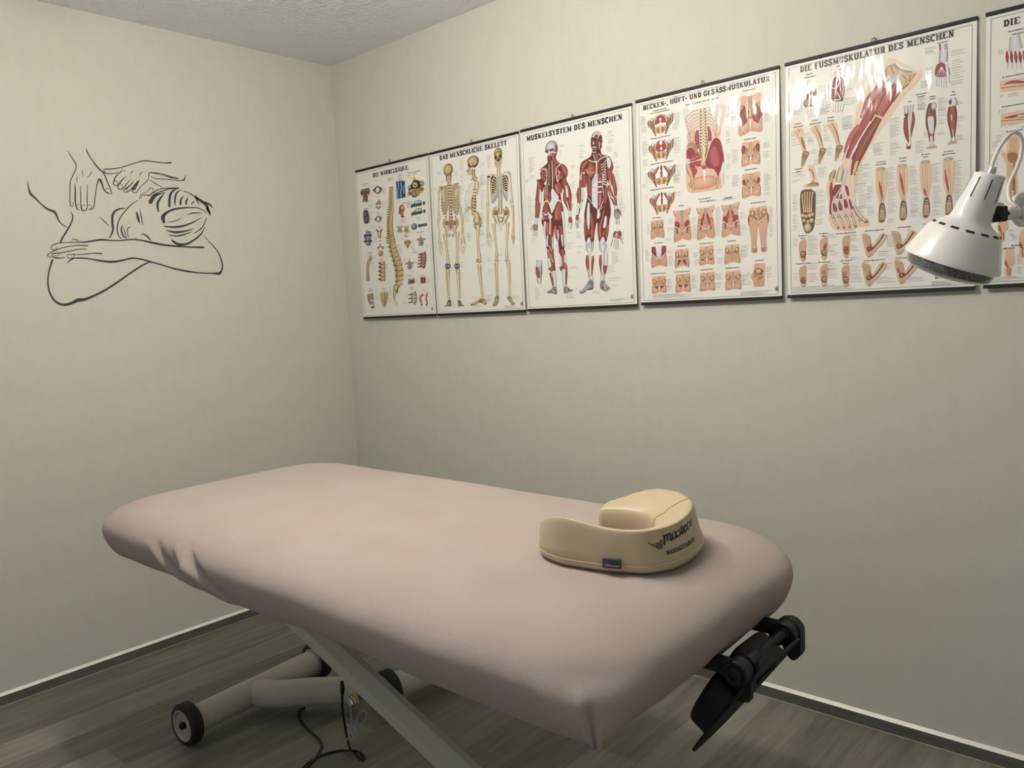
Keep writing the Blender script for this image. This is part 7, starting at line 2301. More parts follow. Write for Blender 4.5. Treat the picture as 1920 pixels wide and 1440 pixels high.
S e8e4de 1.9 360.4 142 370.8 152.3
S 28100e 1.1 349.9 144.6 349.6 162
S ead9c0 3.6 315.6 156.7 331.9 164.7 346.9 168.5
S ead9c0 3.3 353.7 169.1 370.5 158.7 400.4 155.2
M 5e1f1b ad5644 320.7 166.2 11 322.6 186.2 38.7 319 203.3 36 323.9 217.1 16.6
M 7a3020 cf7a52 302.7 192.1 5.6 319.1 201.1 16.6 341.2 202.1 8.2
T e0a890 0.8 295.9 187.8 317 185.4 344.5 178.6
T e0a890 0.8 295.9 187.8 316.8 189.8 344.2 185.5
T e0a890 0.8 295.9 187.8 316.6 194.1 343.9 192.4
T e0a890 0.8 295.9 187.8 316.4 198.5 343.5 199.4
T e0a890 0.8 295.9 187.8 316.2 202.9 343.2 206.3
T e0a890 0.8 295.9 187.8 316 207.2 342.9 213.3
M 5e1f1b ad5644 281.1 173.4 8.4 284.6 187.2 16.8 279.6 204.2 11.3
M 5e1f1b ad5644 309.9 158 16.6 292.4 172.9 22.4 280 195.4 11.3
M 7a3020 cf7a52 312.6 160.6 3.9 295.3 171.1 5.6 284.9 182.8 2.8
F d9c4a6 346.9 168.1 353.1 169 350.5 210 345 209.2
S ddc8a6 2.7 361.7 172.5 372.2 182.8 390.4 168.3
S ddc8a6 2.7 363.5 181.9 374.2 191.8 390 178.6
S ddc8a6 2.7 365.3 191.3 376.3 200.7 389.5 188.9
S eadfcf 2.7 367.1 200.7 378.4 209.7 389.1 199.2
S eadfcf 2.7 368.8 210.1 380.4 218.7 388.6 209.5
S eadfcf 2.7 370.6 219.4 382.5 227.6 388.2 219.8
S eadfcf 2.7 372.4 228.8 384.5 236.6 387.8 230.1
S eadfcf 2.7 374.1 238.2 386.6 245.6 387.3 240.5
S eadfcf 2.7 375.9 247.6 388.6 254.6 386.9 250.9
M 4a1613 8e3c31 359.6 172.2 13.6 360.8 194.1 16.3 368.2 212.6 16.3
S c9a08c 1.4 300.4 211.6 312.6 220 325.4 232.8
S c9a08c 1.4 301.1 220.5 312.2 229.2 325 241.5
S c9a08c 1.4 301.8 229.5 311.7 238.4 324.6 250.3
S c9a08c 1.4 302.5 238.4 311.3 247.6 324.2 259
S c9a08c 1.4 303.2 247.4 310.9 256.8 323.8 267.8
S c9a08c 1.4 303.9 256.3 310.4 266.1 323.4 276.6
F d6d6d8 351.3 211.2 334.8 220.9 328.2 233.1 326.3 254.9 324.5 294.5 330.3 319.5 342.1 334.2 346.8 334.8
F b9bbc0 351.1 214.5 334.5 227.4 332.2 246.9 339.7 234.7
S 96969c 1.4 327.2 255 349.2 256.9
S 96969c 1.4 325.6 271.4 348.5 273.3
F 8e3c31 353 214.7 370.7 217.3 372.5 239.3 367.8 282.4 369.6 304.5 354.6 333.5 347.9 330.5
M 7a3020 cf7a52 361 281.5 10.9 360.1 303.3 13.7 355.1 322.5 6.6
M 7a3020 cf7a52 362.2 224.8 13.6 363 235.8 13.6
S ece2d6 4.4 352.7 239.8 369.7 240.4
S ece2d6 4.4 352 256.2 369 256.7
S ece2d6 4.4 351.2 274.7 368.2 275.2
S c9c9cc 3.3 352.4 210.3 346.9 332.6
S cfcbc6 3.2 376.1 218.1 372.5 250.2 375.5 294.3 366.2 319.5 353.1 335.5
M 5e1f1b ad5644 316.5 227.1 16.6 316.6 253.6 19.4 315.2 284.4 16.7
S d9c4b0 2.5 305.3 285.4 322.5 307.5 343.5 334.4
M 5e1f1b ad5644 386.4 263 16.2 383.6 295.3 18.9 380 316.7 16.3
M 5e1f1b ad5644 283.8 204.8 16.9 281.3 226.6 19.7 277.4 248.4 17
M 5e1f1b ad5644 292.4 201.6 14 294.2 224 16.8 291.5 250.2 14
S ece8e2 3.4 284.2 196 279.3 208.6 278.7 221.8
M 5e1f1b ad5644 271.7 247.6 14.2 267.8 269.4 21.6 268.1 291.9 17.1 264.6 304.9 11.4
M 7a3020 cf7a52 271.1 260.9 5.7 271.6 278.9 7.4 269.5 292.1 4
M 8f8f95 e6e4e0 284.2 253.7 5.6 287.6 272 8.4 285.3 289.5 5.6
S 6b2620 4.5 283.8 291.6 271.1 319.2 262.6 345.2
S e8e4de 2.8 280.7 297.9 269.5 321.2
M 8f8f95 e6e4e0 265.7 300.6 7.4 261.7 322.6 10.3 258.3 344.7 10.3
M 8f8f95 e6e4e0 258.3 344.7 11.5 257.1 358.2 12.6
M 5e1f1b ad5644 257.9 342.4 10.3 256.4 353.6 13.8 255.1 362.5 10.3
M 7d7a78 d8d4d0 256 362.6 12.6 254.6 373.8 14.4 257.5 389.9 11.5
S 8c8580 2 263.6 354.4 270.6 375.5
S 8c8580 2.6 254.7 371.5 257.4 392.2
S 8c8580 1.7 260.2 376.6 263.3 389.4
F dcdce0 393.4 160.2 405.3 164.2 411.3 182.3 403.8 200.5 397.3 195.2 394.1 177.5
S 8c8c92 1.3 399.8 169.7 399.9 197.7
M 5e1f1b ad5644 415.2 185 5.3 416 198 10.6 412.9 208.3 5.3
M 5e1f1b ad5644 401.3 197.9 13.3 404.3 222.1 24 407.4 244.1 21.3 408.2 257.2 10.7
M 5e1f1b ad5644 416.4 219.5 8 419.3 245.8 15.9 424.9 272.4 15.9 426.5 298.6 10.6
M 8f8f95 e6e4e0 402.2 239.1 2.7 404.9 252.4 6.4 406.5 265.7 2.7
M 5e1f1b ad5644 398.8 256 10.7 405.8 282.9 16 417.9 314.8 13.3 425.1 335.3 8
S ece8e2 2.1 405.3 293.7 422.6 330.6
S ece8e2 1.9 400.6 277.9 412.9 305.5
S ece8e2 2.1 415.8 299.4 427.9 331.2
M 5e1f1b ad5644 423.8 300.4 10.6 427.1 318.1 9 428.3 333.5 5.3
M 8f8f95 e6e4e0 425.2 330.9 15.9 426 344.1 15.9
F 8a8580 419.4 343.3 417.3 362.6 423.5 374.3 439.5 373.8 442.8 356.9 435.4 343
M 5e1f1b ad5644 434.1 342.8 5.3 441.6 354.5 6.9 447.8 366.1 3.2
S 9a9590 2.1 445.3 361.5 451.5 370.8
S 8c8580 1.6 423.1 369.8 423.4 383 423.2 395
S e4e0da 1.1 424.3 354.7 423.9 372.1
S 8c8580 1.6 427.7 370.4 427.9 383.5 427.7 395.4
S e4e0da 1.1 428.8 355.2 428.4 372.6
S 8c8580 1.6 433 370.9 433.3 384 433.1 396
S e4e0da 1.1 434.1 355.9 433.7 373.2
S 8c8580 1.6 438.5 371.6 438.8 384.6 438.6 396.6
S e4e0da 1.1 439.7 356.5 439.2 373.8
M 8f8f95 e6e4e0 350.4 335.2 11 350.4 352.9 20.9 350.4 366.2 13.8
S d4cfc8 1.9 330.2 321.7 348.8 339.4 371.4 326.7
F 6b2620 303.7 318.6 294 344.3 286.5 383.9 286.4 415.5 293.4 447.8 322.9 450.5 329.7 424.2 341.8 371.9 346.3 334.7 324.7 321.1
F 6b2620 398.9 319 400.8 352 396.1 386.6 386.3 425.3 381.2 449.2 353.5 453.3 345.2 421.3 345.6 381.2 350.3 368.4 376.4 338.2
M 5e1f1b ad5644 315.3 342.2 16.7 322 378.7 19.5 323.4 410.2 16.7 319.5 432.2 11.2
M 8f8f95 e6e4e0 310 306 8.4 306.9 341.3 15.1 306 372.5 15.2 305.6 399.4 5.6
M 5e1f1b ad5644 293.2 362.1 9.6 291.7 393.5 12.4 294.4 425.3 11.3
M 7a3020 cf7a52 318.2 400.7 6.7 318.8 418.7 8.4 317.9 436.6 5
M 5e1f1b ad5644 305.6 399.4 14.1 304.7 417.3 14.1
M 7a3020 cf7a52 292.7 402.6 3.4 293.5 420.7 5.1
M 5e1f1b ad5644 355.2 382.2 13.7 354.1 408.8 19.3 355.6 435.7 15.4
M 7a3020 cf7a52 376.4 338.2 4.3 367 365.8 5.5 357.4 395.8 6.6 354.6 426.6 8.3
M 5e1f1b ad5644 381.2 385 16.3 387.2 403.3 13.6 381.8 433.7 10.9
M 7d4038 e6dedb 382.2 360.9 10.8 380 380.5 16.3 373.6 401.9 13.6
M 7a3020 cf7a52 391.6 394.9 3.2 385.1 420.7 6 380.3 438 3.8
M 5e1f1b ad5644 373.2 410.7 16.4 369.7 428.1 16.4
M 8f8f95 e6e4e0 305.6 428.6 8.4 304.7 448.9 25.4 305.2 467 28.2 308.7 483.1 16.9
E 77777c f2f0ec 303.9 453.3 6.8 5.9
E 77777c e8e6e2 303.4 464.6 7.3 3.6
M 5f5f66 c9c9cc 321.7 445.9 7.3 319.3 468.2 9.5 315.9 481.5 3.9
M 8f8f95 e6e4e0 368.2 432.4 8.2 364.5 454.3 30.2 365.1 472.2 30.2 362.3 485.4 11
E 77777c f2f0ec 364.4 456.5 7.1 5.8
M 5f5f66 c9c9cc 351.9 457.6 5.5 354.4 475.8 7.2 361.7 486.4 2.8
M 5f5f66 c9c9cc 378.2 455.6 5.5 376.1 473.2 6.6 367.3 485.8 2.7
M 5e1f1b ad5644 295.6 491.1 8.5 294.5 513.8 14.2 295.5 534.4 11.4 298.6 548.3 5.7
M 5e1f1b ad5644 320.9 495.4 6.7 320.1 511.2 10.1 314.9 533.5 11.3 311 567.4 6.8
M a08c70 efe2cc 306.4 485.2 11.3 308.8 512.6 9.6 307.3 544.3 8.5 307.8 576.3 8.5
M 8a8888 d4d2d0 298.9 541.5 7.4 302.2 562.2 7.4 305.6 580.7 8.5
S 3a1412 1.4 291.9 538.7 300.1 575.8
M 5e1f1b ad5644 353 495.8 6.6 351.9 520.4 11.1 354 547.6 8.3 355.3 570.3 4.4
M a08c70 efe2cc 362.2 487.6 11 362.6 516.8 9.4 359 548 8.3 356.9 577.2 6.7
M 8f8f95 e6e4e0 377.2 477.7 8.2 378 504.6 14.8 375 531.2 13.7
M 5e1f1b ad5644 373.5 533.3 16.5 371.5 546.6 13.7 368 564.4 8.3
M 8a8888 cfcdc9 364.1 559.6 7.2 364.8 575.4 7.2 365.4 593.5 8.3
M 8f8f95 e6e4e0 310.3 571.9 17 311 585.7 17 313.2 599.5 14.1
F 8a8885 301.3 580.5 286.2 597.9 268.2 613.1 254.8 619.3 258.7 628.8 273.3 626.1 291.1 616.6 315.4 613.4 317.3 590.6 312.7 581.2
S d8d6d2 2.6 300.6 596.5 262 622
S d8d6d2 2 306.1 601.4 282.5 616.1
S 5e2f2a 4 294 614.9 315.5 612.2
S 4c4a48 1.4 298.3 584.9 312.3 590.3
S 4c4a48 1.2 265 619.8 273.4 624.9
M 8f8f95 e6e4e0 356.7 570.4 11.1 356.5 593 12.8 356.2 613.3 13.9
F 8a8885 347.8 612.9 348.7 592.5 360.2 584.2 370.8 596.1 390.7 615.3 380.8 621.5 370.9 625.5 358.7 620.3
M 5e1f1b ad5644 353.6 609.8 11.1 357.5 615.7 8.3
S e6e2dc 2.8 365.3 595.8 371.1 621
S d8d6d2 2.2 370.7 598.3 385.1 617.2
S 4c4a48 1.4 357.3 588.5 362.4 597.9
M 5e1f1b ad5644 427.2 416.2 18.7 428.1 427.2 34.6 424.8 442.2 29.4
F e0dcd8 419.4 408.8 438.1 410.7 436.4 419.3 420.4 417.7
S 8c8580 2.1 411.5 438.8 405.1 453.6 398.6 468.5
S e4e0da 1.1 425.5 424.7 411.5 438.8
S 8c8580 2.1 417.9 446 413.3 460.4 408.7 474.9
S e4e0da 1.1 425.5 424.7 417.9 446
S 8c8580 2.1 423.7 448.7 421.7 465.6 419.7 482.5
S e4e0da 1.1 425.5 424.7 423.7 448.7
S 8c8580 2.1 430.8 447.2 430.1 464.1 429.4 481.1
S e4e0da 1.1 425.5 424.7 430.8 447.2
S 8c8580 2.1 440.9 441.6 446.1 453.5 451.4 465.5
S e4e0da 1.1 425.5 424.7 440.9 441.6
G 183.9 84.5 28.7 2 4.9
G 184.3 102.8 14.4 2 5.5
G 183.4 119.3 14.4 1 5
G 36.6 107.5 30.6 10 5.1
G 35.1 143.5 18.4 4 5.1
G 235 166 19.7 3 4.4
G 37.1 173.7 24.5 3 5.7
G 16.6 188.2 18.6 2 5.8
G 233.3 198.9 17 2 6.6
G 234.1 224 19.8 5 5
G 21.2 249.9 26.3 4 4.6
G 21.5 270.3 31 12 5.8
G 20.5 334.6 23.4 6 5.3
G 236.8 268.8 15.6 3 6.6
G 235.1 302.1 14.2 3 6.7
G 36.3 408.1 27.9 3 7
G 210.3 403.5 18.7 1 5.1
G 198.8 442.2 33.3 4 5.7
G 251.4 404.7 21.2 5 5.6
G 250.8 458.2 28.4 1 4.5
G 251.3 478.1 21.3 1 4.5
G 211 529.1 39 2 4.6
G 209.2 563.5 14.6 1 4.6
G 144.6 483.6 13.4 1 4.6
G 41.8 597.5 25 9 5.4
G 43.4 508.1 6.2 8 5.3
G 194.2 626.3 29.3 3 5.8
G 195.6 640.9 43.8 1 5.2
G 233.9 608.2 24.5 1 5.2
G 315.2 624 31.9 2 5.1
G 381.1 535.8 30.9 4 7.2
G 403.2 490.8 29.2 9 4.9
G 386 580.5 53.4 2 7.7
G 401.8 606.4 41.3 1 5
G 439.1 423.4 17 8 3.8
G 275.8 99.7 30.3 2 4.8
G 275 114.8 27.6 3 7.6
G 273.8 139.1 23.5 2 4.9
G 274.2 159.4 13.9 2 5.4
G 400.6 73.1 19.6 3 4.2
G 393.3 89.2 48.1 1 4.2
G 399.6 98.1 26.1 5 4.2
G 395.8 123.9 22.3 5 4.2
G 425 149.8 18.1 4 4.7
G 423.7 183.9 14.3 1 4.7
G 428.3 197.8 18.1 2 5.3
G 424.4 213.1 20.8 5 5.3
G 426.5 242.6 23.4 8 5.3
G 437.6 294.6 19.4 7 5.8
G 441.5 327.1 23.3 6 5.3
G 385.6 655.6 80 3 3.3
G 432.2 347.4 19.5 3 4.3'''
ART[3] = '''0
A ddd6c8 e6b894 178.4 57.2 181.5 92.6 190 129.1 190.4 166.6 185.7 193.9 184.9 226.7 184 264.4 185.6 309.7 198.6 328 246.1 329.6 292.6 328.9 315.5 322.8 318.7 284.2 318.1 247.6 314.9 210.7 308 177.7 311.1 144.3 319 118.7 323.5 72.5 292.4 66.2 251.6 69.4 215.3 66.8
S c48c68 1.3 203 140.8 199.7 168.2
E d39a76 eabf9e 208 151 15.8 20.9
E d8a17c efc8a8 295.9 148.3 12.6 20.4
E c98f6c e6b491 246.7 301.6 54.6 21
F f4f0e8 245 261.7 254 263.1 253.7 279.3 250.1 300.9 247.7 278.4
S 8c6848 1.3 242.4 74.4 213.8 73.4 187 89 191.9 103.9
S f0d4ac 2.3 242.4 76.2 214.3 75.8 189.6 91.4
S 8c6848 1.3 257.8 77.4 283.7 87.1 306.7 111.8 301.8 124.5
S f0d4ac 2.3 257.8 79.3 283.2 89.2 304.3 113.2
S 8c6848 1.3 242.2 83.5 213.5 84.8 190.3 103.6 195.9 117.6
S f0d4ac 2.3 242.2 85.3 214 87.2 192.9 105.9
S 8c6848 1.3 257.6 86.5 283.5 98.4 303.2 124.7 297.9 136.4
S f0d4ac 2.3 257.6 88.3 283 100.5 300.8 126.1
S 8c6848 1.3 242 92.6 213.3 96.3 193.7 118.2 199.8 131.4
S f0d4ac 2.3 242 94.5 213.7 98.7 196.3 120.5
S 8c6848 1.3 257.5 95.6 283.3 109.6 299.7 137.6 293.9 148.4
S f0d4ac 2.3 257.4 97.4 282.8 111.8 297.3 139
S 8c6848 1.3 241.9 101.8 213 107.8 197.1 132.7 203.7 145.1
S f0d4ac 2.3 241.8 103.6 213.5 110.2 199.7 135.1
S 8c6848 1.3 257.3 104.7 283.1 121 296.2 150.6 289.9 160.4
S f0d4ac 2.3 257.2 106.5 282.6 123.1 293.8 152
S 8c6848 1.3 241.7 110.9 212.7 119.3 200.5 147.3 207.6 158.8
S f0d4ac 2.3 241.6 112.7 213.2 121.7 203 149.6
S 8c6848 1.3 257.1 113.8 282.9 132.3 292.7 163.6 285.9 172.5
S f0d4ac 2.3 257.1 115.6 282.4 134.5 290.3 165
S 8c6848 1.3 241.5 120 212.5 130.9 203.8 161.9 211.5 172.5
S f0d4ac 2.3 241.4 121.9 212.9 133.3 206.4 164.2
S 8c6848 1.3 256.9 122.9 282.7 143.6 289.1 176.7 281.9 184.6
S f0d4ac 2.3 256.9 124.7 282.1 145.8 286.7 178.1
M 8c2028 b84048 229.4 134 7.8 226.4 154.2 15.6 227.3 172.9 13 230.8 192 5.2
M 8c2028 b84048 265.8 129.1 5.1 271.7 153.1 12.7 271.2 175.9 12.8
M 7a5a34 e8cf9c 248.5 68.8 18 248.6 89.3 20.6 249.3 116.9 21.6 248.7 144.4 23.2 249.4 172.1 28.4 249 190.5 31 249.1 213.6 25.9 249.5 229.9 10.3
S 4a3420 1.8 239.8 77.1 246.2 80.6 251.4 77.1 256.4 82.6 262.9 81.6
S f6e8c4 1.8 238.6 73.6 246.8 77.1 251.3 82.5 256.5 79 263.7 78.6
S 4a3420 1.8 239.6 86.7 246 90.2 251.2 86.6 256.2 92.2 262.7 91.1
S f6e8c4 1.8 238.4 83.2 246.6 86.6 251.1 92.1 256.3 88.5 263.5 88.1
S 4a3420 1.8 239.4 96.2 245.8 99.8 251 96.2 256.1 101.7 262.5 100.7
S f6e8c4 1.8 238.2 92.8 246.4 96.2 250.9 101.7 256.1 98.1 263.3 97.6
S 4a3420 1.8 239.2 105.8 245.6 109.3 250.8 105.8 255.9 111.3 262.3 110.2
S f6e8c4 1.8 237.9 102.4 246.2 105.8 250.7 111.2 255.9 107.6 263.1 107.2
S 4a3420 1.8 239 115.4 245.4 118.9 250.6 115.3 255.7 120.9 262.1 119.8
S f6e8c4 1.8 237.7 112 246 115.4 250.5 120.8 255.7 117.2 262.9 116.7
S 4a3420 1.8 238.8 125.1 245.2 128.5 250.4 124.9 255.5 130.4 261.9 129.3
S f6e8c4 1.8 237.5 121.6 245.8 125 250.3 130.4 255.5 126.8 262.7 126.3
S 4a3420 1.8 238.6 134.7 245 138.2 250.2 134.5 255.3 140 261.7 138.9
S f6e8c4 1.8 237.3 131.2 245.6 134.6 250.1 140 255.3 136.4 262.6 135.9
S 4a3420 1.8 238.3 144.3 244.8 147.8 250 144.1 255.1 149.6 261.5 148.5
S f6e8c4 1.8 237.1 140.9 245.4 144.2 249.9 149.6 255.1 146 262.4 145.4
S 4a3420 1.8 238.1 154 244.6 157.4 249.8 153.7 254.9 159.2 261.3 158.1
S f6e8c4 1.8 236.9 150.5 245.2 153.8 249.7 159.2 254.9 155.6 262.2 155
S 4a3420 1.8 237.9 163.6 244.4 167.1 249.6 163.4 254.7 168.9 261.1 167.7
S f6e8c4 1.8 236.7 160.2 244.9 163.5 249.5 168.9 254.7 165.2 262 164.6
S 4a3420 1.8 237.7 173.3 244.1 176.7 249.4 173 254.5 178.5 260.9 177.3
S f6e8c4 1.8 236.5 169.9 244.7 173.1 249.3 178.5 254.5 174.8 261.8 174.2
S 4a3420 1.8 237.5 183 243.9 186.4 249.2 182.7 254.3 188.1 260.7 186.9
S f6e8c4 1.8 236.3 179.5 244.5 182.8 249.1 188.2 254.4 184.5 261.6 183.8
E 3c2810 5a4020 237.3 193.1 1.8 2.1
E 3c2810 5a4020 261.9 196.1 1.8 2.1
E 3c2810 5a4020 238.7 199.4 1.8 2.1
E 3c2810 5a4020 259.9 201.8 1.8 2.1
E 3c2810 5a4020 240.2 205.7 1.8 2.1
E 3c2810 5a4020 258 207.4 1.8 2.1
E 3c2810 5a4020 241.6 211.9 1.8 2.1
E 3c2810 5a4020 256.1 213.1 1.8 2.1
E 3c2810 5a4020 243 218.2 1.8 2.1
E 3c2810 5a4020 254.2 218.8 1.8 2.1
S 7a5a34 2.1 246.5 190 247.5 213.4
S fbf0cc 2.6 250.1 190.7 249.5 218.3
F b08860 188.6 185 197 170 212.9 169.3 225.8 181.9 228 200.9 222.5 209.3 209.8 188.5 196.7 181.7
S ecd8c0 1.9 188.5 189.7 196.7 181.7 207.3 184.6 217.3 206.1
F a02c34 189.8 189.9 199.3 183.3 211.1 188.8 218.7 206.3 201.2 217.5 191.7 223.1 188.1 208.4
M 7a1820 b8404a 195.7 223.7 3.2 214.5 215 13.2 233 208.7 10.4
M 7a1820 b8404a 195.6 228.4 3.2 214.3 224.3 10.5 238 218.8 10.4
M 7a1820 b8404a 198.1 235.8 5.3 219.2 239.1 15.8 240.2 240 18.2
M 7a1820 b8404a 197.9 242.9 10.6 211 251.9 18.5 226.7 256.6 10.5
S f0c8b8 1.3 198.4 224.1 232.9 215.6
S f0c8b8 1.3 198.2 230 235.2 229.9
F b8404a 210.3 284.7 204 267.3 216.1 259.7 226.6 261.3 218.4 274.1
S e4b084 4.2 219.1 243.8 224.2 253.9 232 255.1
F d8d4d4 189.1 220.3 198.5 219.5 198.1 235.8 191.5 231.3
M 7a5634 e0b484 188.8 234.4 9.1 197.6 257 18.6 206.3 281.8 11.7 212 325.1 9
S e8c898 2.4 227.3 231 240.4 228.5 242.9 235.8
F c85048 240.1 247 263.3 250.6 255.4 261 245 259.4
M 8c6434 e8c898 249.5 232.2 10.4 250 246.2 3.6
F 9c2630 277.5 181.5 282.8 171 293 168.2 305.5 177.2 312.7 196.6 319.4 243.2 311.4 269.4 303.7 277.4 298.4 292.7 293.5 280.5 283.6 265.2 268.3 260.6 258.1 252.1 254.6 237.6 264 216 269.6 193.9
M 8a1e28 c2525a 284.9 196.5 22.8 284.5 219.3 48.3 289.1 243 45.7 293.9 257.6 25.3
S 6b141c 1.3 276.3 181.3 295 195.9 307.3 218.5 313.1 246.8
S f0d8cc 2.1 254.6 235.3 268.2 198.3 277.6 177 293 167.1 308 177.7
M b8bcc8 eef0f4 318.1 247.6 4 313.9 269.8 11 311 292.3 7.5 313 324.7 5
M 7a5634 e0b484 298.4 292.7 7.6 295.5 313.1 8.6 292.7 326.6 6.1
M b88c68 ecc8a0 304.7 291.3 6.1 305.5 321.4 6.1
U ring 44.8 54.6 97.1 71.1 1
U ring 46.3 136.9 94.7 71.7 2
U ring 41.3 220.9 104 72.3 3
U ring 45.8 308.3 93.8 75.4 4
U hip 368.5 59.8 79.3 119.5 max
U hip 376.7 199.2 62.4 74.5 med
U hip 376.7 293.8 62.7 75.3 min
U torso 133.7 374.7 65.6 108.9 iliacus
U torso 219.1 376.2 64.3 109 psoas
U torso 306.2 377.1 62.8 107.8 iliopsoas
U front 45.2 399.7 53.9 66.1 none
U front 43.9 485.9 63 75.8 triangle
U front 133.9 503.9 56.1 64.1 pect
U front 313.4 504.9 54.7 63.7 none
U legs 397 397.9 64.9 142.5 tfl
U hip 225.4 503 53.6 62.6 quad
U hip 43.7 588 57.4 59.5 low
U hip 134.7 586.2 57.8 63.3 lowmid
U hip 225.3 587.2 54.7 61.9 none
U hip 314.1 588.4 55.9 61.7 none
U sidehip 401.8 571.4 47.9 72.4 none
H 332.9 361 4.3 28.8 M. iliopsoas
H 249.9 353.8 4.4 50.6 M. psoas major und
H 249.7 362.7 4.4 38.3 M. psoas minor
H 164.1 366.6 4.5 24.3 M. iliacus
H 70.9 394.6 4.6 44.9 M. coccygeus
H 74.4 479.2 4.7 33 M. cremaster
H 161.7 496.9 4.6 31.7 M. pectineus
H 251.9 496.5 4.5 53.6 M. quadratus femoris
H 339.4 496.7 4.4 34.2 M. piriformis
H 429.8 388 4.2 56.1 M. tensor fasciae latae
H 69.7 581.2 4.7 63.5 M. obturatorius externus
H 161.5 581.2 4.6 65 M. obturatorius internus
H 252.1 580.3 4.5 49.7 M. gemellus inferior
H 340 580.6 4.4 52.8 M. gemellus superior
H 430.5 564 4.3 32.7 M. piriformis
H 405 47.2 4.1 49.6 M. gluteus maximus
H 407 193.2 4.2 43.7 M. gluteus medius
H 407.2 285 4.2 48.9 M. gluteus minimus
H 91.4 44.2 4.2 59.7 Diaphragma urogenitale
H 92.6 51 4.2 122.1 (M. transversus perinei profundus)
H 91.5 133.8 4.3 89.2 Diaphragma pelvis (M. levator ani)
H 94.6 216.9 4.3 99.2 Schliessmuskeln des weiblichen Beckens
H 92.7 301.9 4.4 102.5 Schliessmuskeln des männlichen Beckens
H 246.8 49.3 4.1 164.4 Übersicht über die Becken-, Hüft- und Gesässmuskulatur
G 17.3 53.4 22.9 9 3.4
G 19.5 88 24.2 6 3.4
G 145.5 67 25.3 4 3.8
G 147 83.8 20.2 6 3.8
G 138.3 98.7 22.9 6 3.9
G 21.3 136.9 22.9 12 4
G 141.5 143.7 25.4 12 4.4
G 22.6 197.5 20.3 5 4.6
G 31.3 244.9 13.5 6 5.7
G 139.1 232.6 28.1 12 5
G 138.2 266.2 25.6 4 4.5
G 16.5 277.6 20.4 3 4.6
G 140.7 320.2 23.1 3 5.1
G 29 314.2 12.2 3 7
G 325.2 80.8 23.1 5 3.7
G 326 102 17.3 4 3.7
G 326.8 123.2 15.1 6 4.2
G 327.5 155.1 11.6 4 5.3
G 328.2 181.7 15.1 3 5.3
G 327.5 224.1 14 5 4.8
G 327 256.1 17.5 3 6.4
G 325.2 293.4 11.7 2 6.4
G 347.4 69.6 17.1 2 4.7
G 348.2 90.6 14.9 4 4.7
G 346.6 116.5 17.2 3 4.7
G 453.4 86.1 18.3 3 4.1
G 453.2 101.3 16.2 8 4.1
G 454 132 16.2 5 4.1
G 345.1 216.4 25.3 3 4.2
G 346 232.5 23 6 4.8
G 448.9 213 20.7 4 4.1
G 448.7 238.7 19.6 5 4.1
G 346.2 296.4 25.4 6 4.3
G 449.7 306.2 23 9 3.6
G 449.4 337.5 19.7 5 4.2
G 344.7 317.6 23.1 3 4.8
G 451.9 361.3 14.3 2 4.7
G 200.4 409.3 20 4 5
G 203.1 432.1 18.8 12 3.9
G 287.2 386 19.2 10 3.8
G 286.5 424.4 18 14 3.8
G 369.5 412 19.5 4 5.4
G 371.8 450 23 4 4.3
G 365.7 471 17.3 3 4.9
G 116.8 405.7 14.4 3 5.2
G 109.4 433.6 22.3 3 5.2
G 31.2 413.8 12.3 7 4.7
G 101.8 467.6 26.3 2 4.6
G 465.3 407.4 10.9 8 3.7
G 465 433.6 7.7 5 4.2
G 464.8 459.9 12.1 6 3.7
G 464.6 486.2 8.8 3 4.2
G 23 495.6 13.7 10 4.1
G 111.4 526.5 19.7 8 4.1
G 103.9 508.4 23.7 2 5.2
G 204.1 522.7 21.4 4 4.5
G 206.8 545.6 18.9 4 4.5
G 289 518.7 20.5 3 5
G 290.3 546.6 20.5 4 5
G 368 514.6 26.5 4 4.9
G 370.8 528.5 23.1 6 4.3
G 101.3 601.8 22.6 8 3.5
G 103.9 625.5 17.3 4 4.1
G 192.9 596 22.8 6 4
G 195.4 624.9 21.6 3 5.2
G 280.3 596.1 26.7 5 3.9
G 282.8 624.4 20.6 4 4.5
G 368.5 604.8 25.5 5 3.8
G 369.5 621.3 19.7 4 4.4
G 452.6 586.2 17.8 4 3.7
G 452.5 605 16.7 4 4.3
G 387.2 597.8 17.2 3 5.5
G 389.8 625.3 17.2 3 4.9
G 210.9 643 74.6 2 2.9
G 45.5 652 145.9 4 3
G 366.1 656.9 102.6 4 2.8
G 257.4 360.4 42.2 3 2.2
G 311.6 361.8 52.7 3 2.2'''
